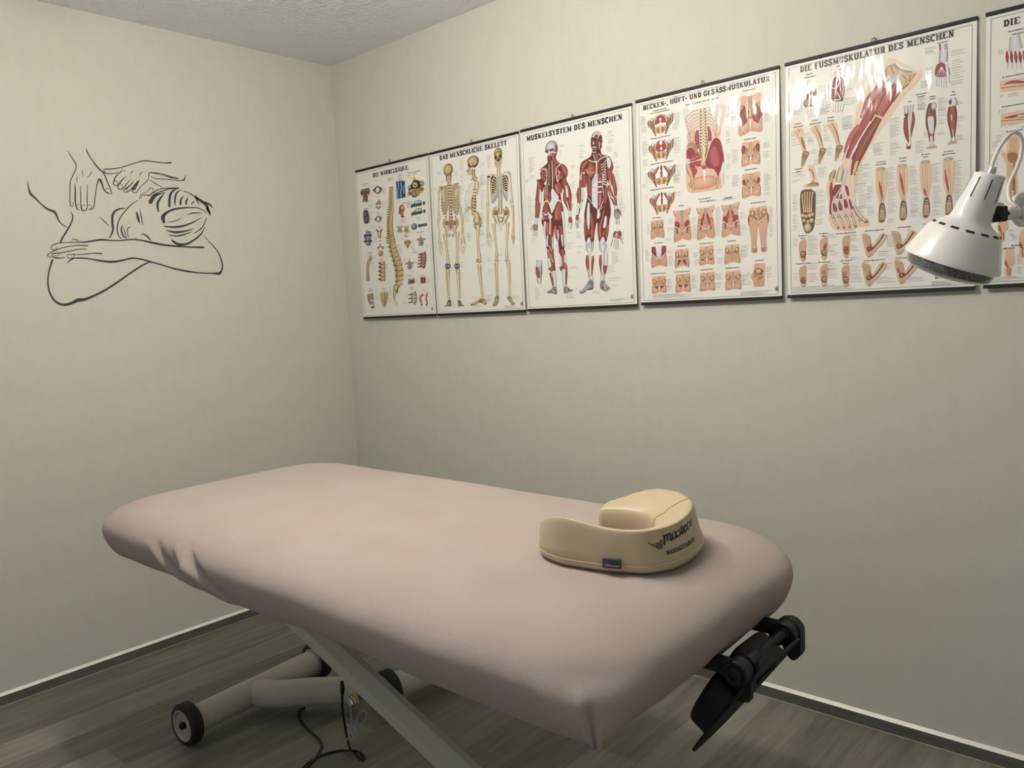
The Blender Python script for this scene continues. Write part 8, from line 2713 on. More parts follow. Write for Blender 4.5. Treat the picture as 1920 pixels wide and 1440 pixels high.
ART[4] = '''0
A efcfae ecc29a 292.2 48.1 276.8 78.5 243.7 99.5 221.9 131.4 203.8 164.5 199.7 200.5 183.5 238.6 169.1 281.6 156.7 321.1 135.9 338.9 121.2 357.7 120 389 128.3 431.9 124.6 462.9 139.6 493.8 160.3 498 186.9 502.7 203.1 496.1 215.1 493.2 234 493.1 239 483.5 223.2 461.4 203.2 434.5 201.3 389.1 207.4 349 221.5 310.2 243.3 269.1 282.3 219.5 329.8 157 357.7 131.4 374.2 105.6 354.1 93.4
F d8b88c 282.5 91.7 282.5 77.8 296 68.8 299.8 65.7 326.2 89.3 346.7 99.7 357.7 104 342.9 128.3 326.1 140.5 301.5 167.3 293.9 173.7 290.1 141.1 294 106.1
S 6b4c28 1.9 282.5 91.7 282.6 75.8 295 68.6 297.8 83.1 301.6 93.9
S 8c6c40 1.7 322.4 100.3 332.7 114.3 329.9 125.5 301.5 167.3
S 6b4c28 1.5 344.8 105.1 339.2 121.6 357.7 104
S 5a3c1c 2.6 339.2 127.5 320.5 141.4 301.5 163.3 282.4 189.5
M a08858 e4cf9c 313 110.2 17 311.1 129.5 18.9 301.6 151.4 11.4 292 171.4 3.8
S 8c98a4 4.2 301.7 67.1 313 81.5 329.9 92.1 348.5 98.1
S eef2f6 2.3 307.4 63.4 316.8 77.4 333.7 88 348.5 94.2
M 9a9ca0 e0e2e6 290.2 95.4 17.2 280.6 105.3 17.3
M 9a9ca0 dcdee2 311.1 97.9 17 309.2 119.2 15.1
M 9a9ca0 dcdee2 303.5 104.2 9.5 290.1 123.2 9.6
M 8a3038 cc8080 276.7 106.5 11.6 261.2 127.3 25.3 241.6 151.5 29.5 227.7 179.2 19.8 217.8 195.6 11.9
S f4e0dc 2.8 241.6 153.5 217.8 187.5
S e8b0a8 1.4 211.8 190.5 223.7 200.8
M 7a2424 b84c44 282.5 127.6 11.5 263.1 151.7 21.4 243.5 182.2 23.6 227.7 209.6 25.8 211.7 237.3 26 195.5 271.4 26.2 183.3 300.3 22.3
M 7a2424 c25a4c 307.3 120.8 9.5 293.9 141.9 28.6 278.6 168.8 32.7 263 195.9 25.3
S e09080 1.8 253.3 190.1 268.8 207
S e89c8c 1.1 295.9 134.3 266.9 188.6
S e89c8c 0.8 290.1 129.2 261.1 183.5
M 6b1c1c a8423a 263 201.9 19.4 243.4 232.7 25.5 223.6 265.8 29.8 207.5 297.9 26.1 197.4 327.1 18.1 193.3 347 12.1
M 8c3430 cc6456 211.7 212.9 12 189.6 239.7 16.2 173.2 282.2 12.3
S 4a1412 1.8 251.3 193.7 223.7 229.2 199.6 272.1
S f0ece8 3.9 241.5 208.1 215.7 246.2 191.5 285.1
S c9c4c0 1.6 183.4 259.2 171.1 288.1 169.1 296
S b8905c 1.9 263 212 239.5 242.1 219.6 273.3 211.6 296.5
S 5a3c1c 1.2 266.9 210.7 243.4 240.7 223.6 271.9 214.8 297
S f0e8e4 1.7 183.3 264.2 171.1 290.3 158.8 318.3
S 5a1c18 1.2 179.9 261.9 162.4 303
S dcdce0 5.1 205.6 266.1 188.4 294.7 176.2 327.9
M 9a9aa6 d4d4de 176.2 324.4 6.9 172.7 337.9 10.4 169.2 351.5 10.4 165.7 372.1 10.5
M 8c6c30 e2d2a0 162.3 315.3 7 158.8 332.4 19.2 155.2 349.5 19.3 151.7 361.4 7
M 6b5024 cfb078 143 324.8 5.3 136.8 336.3 14.2 132.3 348.1 14.2
S 3c2c14 1.6 127 347.3 134.1 353.6 141.1 354.6
S dcdcd8 3.2 151.8 324.3 142.9 347.8 135.8 378.7 136.6 407.2
S 5a3c1c 1.1 146.5 327.1 140.3 351
F 9c2c30 142.9 369 158.7 367.6 162.1 382.2 153.4 395.1 156.8 409.7 141 400.7 135.7 389.4
F 9c2c30 170.9 372.8 183 381.4 184.7 400.9 177.8 401.8 174.3 390.8
M 6b1c1c a8302f 134 357.2 4.3 132.2 378.2 8.9 133.9 405.1 8.9 131.1 431.4 8.9 130.2 449.1 5.3
E f0ece4 fbfaf4 151.7 364.9 9.7 2.5
M 7a1c20 a8343a 139.2 418.2 5.3 142.7 432.8 10.6 146.2 443.8 7.8
M 7a1c20 a8343a 153.3 412.8 5.3 156.8 429.1 10.5 160.2 441.9 7.7
M 7a1c20 a8343a 170.8 411.4 5.2 173.4 425.8 10.4 175.9 436.7 7.6
M 7a1c20 a8343a 184.7 413.1 5.2 187.2 429.2 10.4 189.8 441.8 7.6
S 9c2c30 8.8 158.6 395.8 158.6 408.2
S e4e0dc 2.8 179.6 359.9 184.7 395.6 193.2 431.7 205.2 457.5
S dcd8d4 3.8 196 334.3 193.4 361.8 195 397 195.8 432
M 8c6c40 dcc090 205.5 309.5 8.5 200.3 327.9 10.3 196.9 343.1 6.9
E b8b4b0 fcfcf8 196 335.1 2.7 2.4
S 5a3c1c 1.2 212.4 301.9 205.5 332.1 198.6 345.1
S 5c5450 6 135.5 453.3 142.6 471.8 152.2 490.5
S 8e8a92 4.6 146.3 397.8 135.6 417.7 135.5 453.3 142.6 471.8 152.2 490.5
S dcdae2 2.6 165.7 372.1 146.3 397.8 135.6 417.7 135.5 453.3 142.6 471.8 152.2 490.5
S f4f2f4 1.4 135.5 453.3 142.6 471.8 152.2 490.5
S 5c5450 6 153.2 455.2 161.9 473.8 168 492.1
S 8e8a92 4.6 155.1 402.4 150.6 426.6 153.2 455.2 161.9 473.8 168 492.1
S dcdae2 2.6 166.5 373.9 155.1 402.4 150.6 426.6 153.2 455.2 161.9 473.8 168 492.1
S f4f2f4 1.4 153.2 455.2 161.9 473.8 168 492.1
S 5c5450 5.9 174.1 457.6 180.2 475.8 184.1 492
S 8e8a92 4.5 165.6 403.7 167.2 432.1 174.1 457.6 180.2 475.8 184.1 492
S dcdae2 2.6 167.4 375.8 165.6 403.7 167.2 432.1 174.1 457.6 180.2 475.8 184.1 492
S f4f2f4 1.4 174.1 457.6 180.2 475.8 184.1 492
S 5c5450 5.9 191.4 461.2 196.6 477.5 200 491.9
S 8e8a92 4.5 176 405.1 184.6 437.7 191.4 461.2 196.6 477.5 200 491.9
S dcdae2 2.6 169.1 377.8 176 405.1 184.6 437.7 191.4 461.2 196.6 477.5 200 491.9
S f4f2f4 1.4 191.4 461.2 196.6 477.5 200 491.9
E 6b5c54 d8d0c8 135.5 456.8 3.9 5.3
E 6b5c54 d8d0c8 152.3 456.9 3.9 5.3
E 6b5c54 d8d0c8 171.5 457.3 3.8 5.3
E 6b5c54 d8d0c8 188 457.3 3.8 5.3
E 4a3028 a88878 152.5 489.5 2.8 4.2
E 4a3028 a88878 168.3 491.1 2.8 4.2
E 4a3028 a88878 184.5 491 2.8 4.2
E 4a3028 a88878 200.3 490.9 2.7 4.2
S 5c4434 7.6 195 431.9 205.2 455.8 218.8 471.2 232.3 481.3
S d8d0cc 4.8 194.1 428.3 205.2 454 217.1 469.3 228.9 478.4
E 5a3c2c d4bca4 213.7 474.1 5.8 3.8
E 4a2c20 a07c64 228.9 481.8 5.1 3.1
0
M b0a8a4 f0ece8 79 61.2 21.2 74.1 77.2 29 70.2 91.6 31
F 84404a 55.6 102 72.1 95.8 90.4 86.3 90.9 131.8 75.8 134.6 56.4 130.8
S efe4e0 1.3 81.8 94 60.3 127.8
S 8c8684 2.5 56.4 130.8 63.2 151.2
S ecebe8 1.6 56 130.8 62.8 150.2
S efe4e0 1.3 81 93.8 66.9 129
S 8c8684 2.5 65 132.5 69.3 161.9
S ecebe8 1.6 64.6 132.4 69 160.8
S efe4e0 1.3 80.2 93.7 73.5 130.3
S 8c8684 2.5 73.5 134.1 75.5 163
S ecebe8 1.5 73.1 134 75.1 162
S efe4e0 1.3 79.5 93.5 80.1 131.6
S 8c8684 2.5 82 135.8 81.7 164.2
S ecebe8 1.5 81.6 135.7 81.3 163.1
S efe4e0 1.3 78.7 93.4 86.6 132.9
S 8c8684 2.5 90.5 137.4 87.9 165.3
S ecebe8 1.5 90.1 137.3 87.5 164.3
0
M 8c8684 dcd8d2 150.9 50.4 14.8 150.9 63.4 18.6
F 8c3c40 142.5 67.2 159.2 68.9 168.4 85.7 169.2 130.3 160.9 137 136.7 129.5 133 108.2 137.8 86.7
M 6b1c20 a84448 150 68.8 9.3 146.2 81 11.2 140.6 92.9 11.2
M 8a4448 c88884 162.9 73.4 5.5 166.5 92.7 9.2 167.4 120.7 7.4
S efe6e0 2.6 135 95.5 149.9 96.7 159.2 80
S f6f0ea 2.6 149.8 109.7 159.1 130.1 142.3 129.6
S f0e0da 1.3 159.1 96.7 168.3 130.1
S 8c8684 2.8 136.7 132.3 138.5 160.5
S f0eeea 1.7 136.3 132.2 138.1 158.5
S 8c8684 2.8 145.3 133.9 144.8 163.1
S f0eeea 1.7 144.9 133.9 144.5 161.2
S 8c8684 2.8 153.9 135.6 151.2 165.8
S f0eeea 1.7 153.5 135.6 150.8 163.9
S 8c8684 2.8 162.4 137.3 157.5 165.5
S f0eeea 1.7 162 137.2 157.1 163.6
S 8c8684 2.8 170.8 139 163.8 165.2
S f0eeea 1.7 170.5 138.9 163.4 163.3
F e8c09a 22.6 195.6 40.5 187.2 52.2 195 55.1 218.5 57.9 238.1 62.8 256.1 70.5 266.9 63.6 281.1 55.8 299 45.9 306.2 45 293.6 50.9 277.2 50 257.9 40.3 229.4 28.5 210.1
S 9c7c50 3.2 30.6 197 46.2 230.4 54 258.5
S e4d0a0 1.6 30.6 197 46.2 230.4 54 258.5
S 6b4c30 1.2 38.5 192.6 42.4 201 36.5 192.3
M 8c2c2c bc5048 47.3 215.3 2 52.1 235.2 5.9 59.4 255.6 2
F 9c7454 51 260 65.7 260.4 69.9 267.7 59.7 284.3 48.9 301.8 47 286.2
S e0c8a4 1.6 55.9 262.6 65.6 268
S 4a3020 1 53.9 273.8 63.6 277.2
S 4a3020 1 52.9 283.2 58.2 284.1
S d8b890 1.4 53.9 279.6 48.9 296.1
F e8c09a 73.1 195.6 90.5 187.3 101.9 195 104.7 218.2 107.5 237.5 112.2 255.3 119.7 265.9 113.1 279.9 105.4 297.7 95.8 304.7 94.9 292.3 100.7 276.1 99.8 257.1 90.3 229 78.8 209.9
S 9c7c50 3.1 80.8 197 96.1 229.9 103.6 257.7
S e4d0a0 1.5 80.8 197 96.1 229.9 103.6 257.7
S 6b4c30 1.2 88.5 192.7 92.3 200.9 86.6 192.3
M 8c2c2c bc5048 88.5 194.5 1.9 101.8 223.4 3.8 109 254.8 1.9
F 9c7454 100.8 259.1 115 259.5 119.2 266.8 109.2 283.1 98.7 300.4 96.8 285
S e0c8a4 1.5 105.5 261.8 115 267.1
S 4a3020 1 103.6 272.8 113.1 276.2
S 4a3020 1 102.6 282.1 107.7 282.9
S d8b890 1.3 103.5 278.5 98.7 294.7
F e8c09a 121.5 195.6 138.4 187.4 149.6 195 152.3 217.9 155 237 159.6 254.5 167 265 160.5 278.9 153 296.3 143.7 303.3 142.8 291 148.4 275.1 147.5 256.3 138.3 228.5 127.1 209.7
S 9c7c50 3 129 196.9 143.9 229.5 151.3 256.9
S e4d0a0 1.5 129 196.9 143.9 229.5 151.3 256.9
S 6b4c30 1.1 136.5 192.7 140.2 200.8 134.7 192.3
M 8c2c2c bc5048 136.5 194.5 1.9 149.5 223 3.7 156.5 254 1.9
F 9c7454 148.5 258.3 162.4 258.7 166.4 265.9 156.8 282 146.5 299.1 144.7 283.8
S e0c8a4 1.5 153.1 260.9 162.4 266.1
S 4a3020 0.9 151.2 271.8 160.5 275.1
S 4a3020 0.9 150.3 281 155.3 281.8
S d8b890 1.3 151.2 277.4 146.5 293.5
0
M 8c8480 dcd6d2 422.3 43.4 18.6 423.2 61.7 20.5 423.2 81.8 22.3 422.3 91.6 18.6
S 8c2c30 3.7 413.9 42.4 415.8 57.9
S e8e0dc 1.5 418.6 43.5 419.5 60.8
S 8c2c30 1.9 427 45.5 427 58.5
F 9c3c3c 409.2 92.7 422.3 91.6 431.6 107.7 430.7 123.6 424.2 128.2 404.5 122 403.6 105.6
S efe4e0 1.1 418.6 100.8 406.4 122.4
S 8c8684 2.3 406.4 124.4 407.3 147.9
S ecebe8 1.3 406.2 124.4 407.1 146.8
S efe4e0 1.1 418.6 100.8 412.8 123.8
S 8c8684 2.2 412.8 125.8 413 150.6
S ecebe8 1.3 412.6 125.7 412.8 149.6
S efe4e0 1.1 418.6 100.8 419.1 125.1
S 8c8684 2.2 419.1 127.1 418.6 153.4
S ecebe8 1.3 418.9 127.1 418.4 152.4
S efe4e0 1.1 418.6 100.8 425.5 126.5
S 8c8684 2.2 425.5 128.5 424.2 156.2
S ecebe8 1.3 425.3 128.4 424 155.1
S efe4e0 1.1 418.6 100.8 431.8 127.8
S 8c8684 2.2 431.8 129.8 429.7 158.9
S ecebe8 1.3 431.6 129.8 429.6 157.9
M a09890 e8e4e0 430.7 95.5 7.4 433.4 124.2 8.1 434.4 146.4 9.3
S 8c2c30 1.5 436.2 108.7 438.6 125.3
M 8c8480 dcd6d2 332.4 183 9.8 333.4 201.8 9.8
M 8c8480 dcd6d2 348 183.9 9.7 346.1 204.2 7.8
M 8c8480 dcd6d2 340.2 186.6 7.8 341.4 211.5 5.9
M 4a1613 8e3c31 333.4 203.8 11.8 334.3 214.4 5.9
M 7a2424 a84038 332.4 214 9.8 332.3 240.9 11.8 335.3 264.2 9.8 340.1 281.5 3.9
M 7a2424 a84038 350 202.8 3.9 350.9 225.6 8.5 348 245.7 6.6 344.4 269.8 3.1
M b0a088 efe4d0 341.4 211.5 3.9 342.1 244.7 4.3 342.9 282 5.1
M 8c8480 e4deda 341.1 283.7 13.7 340.1 291.9 11.7
M 4a1613 8e3c31 339.7 290.8 11.7 339.3 299 9.8
M 5e1f1b ad5644 395 189 11.4 394.1 205 20.8 394.1 223.3 24.6 394.5 245.8 24.6 395 266.2 15.2 396 288.7 11.4
F d8d4d0 386.5 226 394.1 223.3 400.7 228.6 400.7 263.1 395 270.3 389.3 257.1
S 9a9698 1.1 394.8 225.5 395.2 270.3
E 8c8480 e8e4e0 401.3 198.3 6.4 10.1
S 8c2c30 2.7 389.4 191.9 397.9 222
M a89890 e8e0da 395.6 274.4 6.8 396 294.8 9.5 397.8 303.3 15.1
F c8a898 388.4 299.7 406.3 300.6 406.3 306.7 382.6 305.9
M 8c8480 e4deda 446.4 184.9 11 447.3 199.1 20.2 446.4 204.9 16.6
M 5e1f1b ad5644 444.5 206.6 16.6 444.5 222.6 22.1 444.9 242.7 22.1 446.4 267 14.7 447.3 287.2 9.2
S f0e4de 2.2 443.1 228.4 443.8 242.5
S f0e4de 1.5 446.4 267 448.6 289.5
E 5e1f1b 8a4a44 439.9 195.7 3.7 6
M a89890 e8e0da 447.3 287.2 11 447.3 297.3 12.9
F c89888 440.9 296.2 455.6 296.6 454.6 302.5 433.4 303.4
0
F e9c29c 256.2 337.3 280.7 340.9 283.8 378.2 282.7 407.5 275.2 440.5 280.5 473.6 276.2 487.9 262.3 486.4 260.2 463.9 263.5 434.7 256.1 404.1 254 366.7
E 8c8480 c8c0b8 269 341.4 11.7 4.4
S 8c6c44 4.8 270.6 346.1 272.1 391.4 273.1 437.3
S ecd8b0 2.7 270.6 346.1 272.1 391.4 273.1 437.3
S 8c6c44 2.7 260.4 349.1 263.6 397.6 269.4 436.8
S ecd8b0 1.3 260.4 349.1 263.6 397.6 269.4 436.8
F d8bc88 261.5 344.8 278.6 346.1 274.3 355.5 266.9 354.4
M 8c1c1c c04c44 263.6 372.8 1.6 268.9 401.2 6.4 272.1 426.5 1.6
F 7a5840 265.6 436.4 277.4 437.8 280.5 470.6 275.2 485.6 263.4 484.3 262.4 464.2
S dcc09c 1.6 267.2 451.4 264.5 480
S dcc09c 1.6 269.4 451.6 267.7 480.3
S dcc09c 1.6 271.5 451.9 270.9 480.7
S dcc09c 1.6 273.6 452.1 274.1 481
S dcc09c 1.6 275.8 452.4 277.3 481.4
S ece4d4 1.6 268.8 441.2 276.3 443.6
S ece4d4 1.6 267.8 448.5 276.3 448
F e9c29c 311.7 336.7 335.5 340.3 338.6 377.8 337.5 407.3 331.3 440.7 335.4 473.9 331.3 488.3 317.8 486.8 315.7 464.2 318.9 434.7 311.6 403.9 309.6 366.3
E 8c8480 c8c0b8 324.2 340.8 11.4 4.4
S 8c6c44 4.7 325.7 345.4 327.2 391.1 328.2 437.3
S ecd8b0 2.6 325.7 345.4 327.2 391.1 328.2 437.3
S 8c6c44 2.6 315.9 348.3 318.9 397.4 324.6 436.9
S ecd8b0 1.2 315.9 348.3 318.9 397.4 324.6 436.9
F d8bc88 316.9 344.1 333.5 345.4 329.3 354.6 322.1 353.5
M 8c1c1c c04c44 318.5 358.5 1.6 323.1 389.1 6.2 328.2 419.8 1.5
F 7a5840 321 436.4 332.3 437.8 335.4 470.9 330.2 486 318.8 484.8 317.8 464.4
S dcc09c 1.6 322.5 451.5 319.9 480.5
S dcc09c 1.6 324.6 451.8 323 480.8
S dcc09c 1.6 326.6 452 326.1 481.2
S dcc09c 1.5 328.7 452.3 329.2 481.5
S dcc09c 1.5 330.8 452.5 332.3 481.8
S ece4d4 1.6 324.1 441.3 331.3 443.6
S ece4d4 1.6 323 448.6 331.3 448.1
F e9c29c 369.6 336.2 392.7 339.7 395.7 377.1 394.7 406.6 389.7 440.1 392.6 473.1 388.6 487.5 375.6 486 373.6 463.4 376.6 434 369.6 403.3 367.6 365.7
E 8c8480 c8c0b8 381.7 340.2 11 4.3
S 8c6c44 4.5 383.2 344.7 384.7 390.4 385.7 436.6
S ecd8b0 2.5 383.2 344.7 384.7 390.4 385.7 436.6
S 8c6c44 2.5 373.7 347.6 376.7 396.8 382.2 436.2
S ecd8b0 1.2 373.7 347.6 376.7 396.8 382.2 436.2
F d8bc88 374.7 343.4 390.7 344.8 386.7 353.8 379.7 352.8
M 8c1c1c c04c44 377.7 407.2 1.5 380.2 418.3 6 384.2 429.5 1.5
F 7a5840 378.6 435.7 389.7 437.1 392.6 470.1 387.6 485.2 376.6 484 375.6 463.7
S dcc09c 1.5 380.1 450.8 377.6 479.8
S dcc09c 1.5 382.1 451 380.6 480.1
S dcc09c 1.5 384.2 451.3 383.6 480.5
S dcc09c 1.5 386.2 451.5 386.6 480.8
S dcc09c 1.5 388.2 451.8 389.6 481.1
S ece4d4 1.5 381.7 440.6 388.7 442.9
S ece4d4 1.5 380.6 447.9 388.7 447.4
F e9c29c 424.7 336.6 447.1 340.1 450 377.3 449 406.6 445.2 440.1 447.1 472.8 443.2 487.1 430.6 485.7 428.6 463.2 431.6 433.9 424.7 403.4 422.8 366
E 8c8480 c8c0b8 436.4 340.5 10.7 4.2
S 8c6c44 4.4 437.9 345 439.3 390.6 440.3 436.5
S ecd8b0 2.4 437.9 345 439.3 390.6 440.3 436.5
S 8c6c44 2.4 428.6 347.8 431.6 396.9 436.9 436.1
S ecd8b0 1.2 428.6 347.8 431.6 396.9 436.9 436.1
F d8bc88 429.6 343.7 445.1 345 441.3 353.9 434.5 352.9
M 8c1c1c c04c44 428.6 366.3 1.5 432.1 395.9 5.8 438.4 428.4 1.5
F 7a5840 433.5 435.6 444.2 437 447.1 469.8 442.3 484.9 431.6 483.7 430.6 463.5
S dcc09c 1.5 435 450.6 432.5 479.6
S dcc09c 1.5 436.9 450.9 435.5 479.9
S dcc09c 1.5 438.9 451.1 438.4 480.2
S dcc09c 1.5 440.8 451.3 441.3 480.6
S dcc09c 1.5 442.7 451.6 444.2 480.9
S ece4d4 1.5 436.4 440.5 443.2 442.8
S ece4d4 1.5 435.5 447.7 443.2 447.2
F e9c29c 64 301.6 81.8 302.5 88.7 331.4 95.7 355.6 94.5 364.1 53 362.7 54.2 355.8 73.9 349.7 72.2 329.1
S 9c7454 4.1 71.1 311.4 81.6 350.7
M 8c1c1c c04c44 75.8 312.1 1.2 80.5 327.3 3.5 85.1 345.4 1.2
F 9c7454 59 360 76.9 351.8 94.5 354.2 94.5 362.4
S e4ccac 1.5 59 360 89.8 357.7
F 6b4a34 45.8 372.3 82.7 375.9 87.3 406.8 83.5 470.4 73.4 492.7 55.5 493.9 46.6 460.6 42 418.9
M 8c6844 e4c898 48.1 380.8 4.2 49.3 402.1 3.6 52.7 434.8 4.8
M 8c6844 e4c898 56 374.8 4.2 55.8 402.9 3.6 58.1 435.4 4.8
M 8c6844 e4c898 63.7 375.8 4.2 62.4 403.7 3.6 63.5 436.1 4.8
M 8c6844 e4c898 71.4 376.8 4.2 69 404.5 3.6 68.8 436.7 4.8
M 8c6844 e4c898 79.1 377.8 4.1 75.5 405.3 3.6 74.2 437.3 4.7
E 7a5834 ecd4a8 49.7 443.3 6 6.5
E 7a5834 ecd4a8 58.7 447.2 5.4 5.8
E 7a5834 ecd4a8 69.4 445.5 6.5 7.1
E 7a5834 ecd4a8 77.7 443.5 5.3 5.8
E 7a5834 ecd4a8 52.6 458.3 5.4 5.8
E 7a5834 ecd4a8 75.3 460.8 7.1 7.7
E 7a5834 ecd4a8 64.6 462.5 5.4 5.8
E 8c6844 ecd4a8 63.3 480 11.9 14.1
0
F dba884 51 512.6 58.1 515.9 59.2 533.3 57.9 556.4 56.1 572.8 48.4 578.9 41.3 573 37.7 558 35.4 534.5 39.1 519.5
S 6b4630 1.8 38.5 522.1 39.6 531.5 42.5 550.4
S e4c8a0 1 38.5 522.1 39.6 531.5 42.5 550.4
S 6b4630 1.8 42.9 520.5 44 531.9 45.2 550.7
S e4c8a0 1 42.9 520.5 44 531.9 45.2 550.7
S 6b4630 1.8 47.3 518.9 48.4 532.3 47.8 550.9
S e4c8a0 1 47.3 518.9 48.4 532.3 47.8 550.9
S 6b4630 1.8 51.7 517.3 52.8 532.7 50.4 551.1
S e4c8a0 1 51.7 517.3 52.8 532.7 50.4 551.1
S 6b4630 1.8 56.1 515.7 57.2 533.1 53 551.3
S e4c8a0 1 56.1 515.7 57.2 533.1 53 551.3
F 7a5438 40.2 550.2 54.4 549.4 54.4 566 42.5 565.1
E 7a5438 f0dcb8 43.7 553.2 2.4 2.7
E 7a5438 f0dcb8 48.5 553.6 2.4 2.7
E 7a5438 f0dcb8 52.6 553.9 2.4 2.7
E 7a5438 f0dcb8 46.1 558.7 2.4 2.7
E 7a5438 f0dcb8 52 560.5 2.4 2.7
E 8c6040 f0d4a8 47.5 572.1 5 5.7
M 8c1c24 b84048 55.6 547.5 2.4 54.4 559.4 5.9 50.8 572.4 2.4
F dba884 113.5 511.8 120.6 515.2 121.7 532.7 120.5 556.1 118.7 572.8 111 578.9 103.9 572.9 100.4 557.8 98.1 534 101.7 518.8
S 6b4630 1.7 101.1 521.4 102.2 531 105.1 550.1
S e4c8a0 1 101.1 521.4 102.2 531 105.1 550.1
S 6b4630 1.7 105.5 519.8 106.6 531.4 107.7 550.3
S e4c8a0 1 105.5 519.8 106.6 531.4 107.7 550.3
S 6b4630 1.7 109.9 518.2 111 531.7 110.3 550.6
S e4c8a0 1 109.9 518.2 111 531.7 110.3 550.6
S 6b4630 1.7 114.2 516.6 115.3 532.1 112.9 550.8
S e4c8a0 1 114.2 516.6 115.3 532.1 112.9 550.8
S 6b4630 1.7 118.6 515 119.7 532.5 115.5 551
S e4c8a0 0.9 118.6 515 119.7 532.5 115.5 551
F 7a5438 102.8 549.9 117 549.1 116.9 565.9 105.1 564.9
E 7a5438 f0dcb8 106.3 552.9 2.4 2.7
E 7a5438 f0dcb8 111 553.3 2.4 2.7
E 7a5438 f0dcb8 115.2 553.7 2.4 2.7
E 7a5438 f0dcb8 108.7 558.5 2.4 2.7
E 7a5438 f0dcb8 114.6 560.3 2.4 2.7
E 8c6040 f0d4a8 110 572.1 5 5.7
M 8c1c24 b84048 115.8 530.8 3.5 112.9 542 8.3 109.9 546.5 3.6
F dba884 176.6 512.2 183.4 515.5 184.5 532.8 183.3 555.8 181.5 572.2 174.1 578.2 167.2 572.3 163.8 557.4 161.6 534 165.1 519.1
S 6b4630 1.7 164.5 521.7 165.6 531 168.4 549.9
S e4c8a0 0.9 164.5 521.7 165.6 531 168.4 549.9
S 6b4630 1.7 168.8 520.1 169.8 531.4 171 550.1
S e4c8a0 0.9 168.8 520.1 169.8 531.4 171 550.1
S 6b4630 1.7 173 518.5 174.1 531.8 173.5 550.3
S e4c8a0 0.9 173 518.5 174.1 531.8 173.5 550.3
S 6b4630 1.7 177.2 516.9 178.3 532.2 176 550.5
S e4c8a0 0.9 177.2 516.9 178.3 532.2 176 550.5
S 6b4630 1.7 181.5 515.3 182.5 532.6 178.5 550.7
S e4c8a0 0.9 181.5 515.3 182.5 532.6 178.5 550.7
F 7a5438 166.2 549.7 179.9 548.9 179.8 565.4 168.4 564.5
E 7a5438 f0dcb8 169.6 552.6 2.3 2.7
E 7a5438 f0dcb8 174.2 553 2.3 2.6
E 7a5438 f0dcb8 178.2 553.4 2.3 2.6
E 7a5438 f0dcb8 171.9 558.1 2.3 2.7
E 7a5438 f0dcb8 177.6 559.9 2.3 2.6
E 8c6040 f0d4a8 173.2 571.5 4.8 5.6
M 8c1c24 b84048 173 543.7 11.4 173 551.6 12.6 173 561.5 6.9
F dba884 50.7 588.7 57.8 591.9 58.9 609.2 57.7 632.4 55.8 648.9 48.1 655.1 40.9 649.4 37.4 634.5 35.1 610.9 38.8 595.8
S 6b4630 1.8 38.2 598.4 39.3 607.9 42.2 626.8
S e4c8a0 1 38.2 598.4 39.3 607.9 42.2 626.8
S 6b4630 1.8 42.6 596.8 43.7 608.2 44.9 626.9
S e4c8a0 1 42.6 596.8 43.7 608.2 44.9 626.9
S 6b4630 1.8 47 595.1 48.1 608.5 47.5 627.1
S e4c8a0 1 47 595.1 48.1 608.5 47.5 627.1
S 6b4630 1.8 51.4 593.4 52.5 608.8 50.1 627.3
S e4c8a0 1 51.4 593.4 52.5 608.8 50.1 627.3
S 6b4630 1.8 55.8 591.7 56.9 609.1 52.7 627.4
S e4c8a0 1 55.8 591.7 56.9 609.1 52.7 627.4
F 7a5438 39.8 626.6 54.1 625.5 54.1 642.1 42.2 641.4
E 7a5438 f0dcb8 43.4 629.5 2.4 2.7
E 7a5438 f0dcb8 48.2 629.8 2.4 2.7
E 7a5438 f0dcb8 52.3 630.1 2.4 2.7
E 7a5438 f0dcb8 45.8 635 2.4 2.7
E 7a5438 f0dcb8 51.7 636.7 2.4 2.7
E 8c6040 f0d4a8 47.1 648.4 5 5.7
M 8c1c24 b84048 47 628.4 4.8 47 635.1 10.7 46.9 641.7 7.1
F dba884 112.7 589.5 119.6 592.6 120.8 610 119.5 633.1 117.7 649.6 110.1 655.8 103.1 650 99.6 635.2 97.4 611.7 101 596.6
S 6b4630 1.7 100.4 599.2 101.5 608.6 104.4 627.5
S e4c8a0 1 100.4 599.2 101.5 608.6 104.4 627.5
S 6b4630 1.7 104.7 597.5 105.8 608.9 106.9 627.6
S e4c8a0 1 104.7 597.5 105.8 608.9 106.9 627.6
S 6b4630 1.7 109 595.8 110.1 609.2 109.5 627.8
S e4c8a0 1 109 595.8 110.1 609.2 109.5 627.8
S 6b4630 1.7 113.4 594.2 114.4 609.5 112.1 628
S e4c8a0 1 113.4 594.2 114.4 609.5 112.1 628
S 6b4630 1.7 117.7 592.5 118.8 609.8 114.6 628.1
S e4c8a0 0.9 117.7 592.5 118.8 609.8 114.6 628.1
F 7a5438 102 627.3 116 626.2 116 642.8 104.3 642.1
E 7a5438 f0dcb8 105.5 630.2 2.3 2.7
E 7a5438 f0dcb8 110.2 630.5 2.3 2.7
E 7a5438 f0dcb8 114.3 630.8 2.3 2.7
E 7a5438 f0dcb8 107.8 635.7 2.3 2.7
E 7a5438 f0dcb8 113.7 637.4 2.3 2.7
E 8c6040 f0d4a8 109.2 649.1 4.9 5.7
M 8c1c24 b84048 103.3 608.7 1.4 105.6 622.2 1.4
M 8c1c24 b84048 107.9 607.7 1.4 108.5 622.4 1.9
M 8c1c24 b84048 112 608 1.9 112.6 622.7 2.3
F dba884 174.5 595.9 181.2 599.1 182.3 616.1 181.1 638.9 179.4 655.1 172 661.2 165.2 655.6 161.9 640.9 159.7 617.8 163.1 603
S 6b4630 1.7 162.5 605.6 163.6 614.8 166.4 633.3
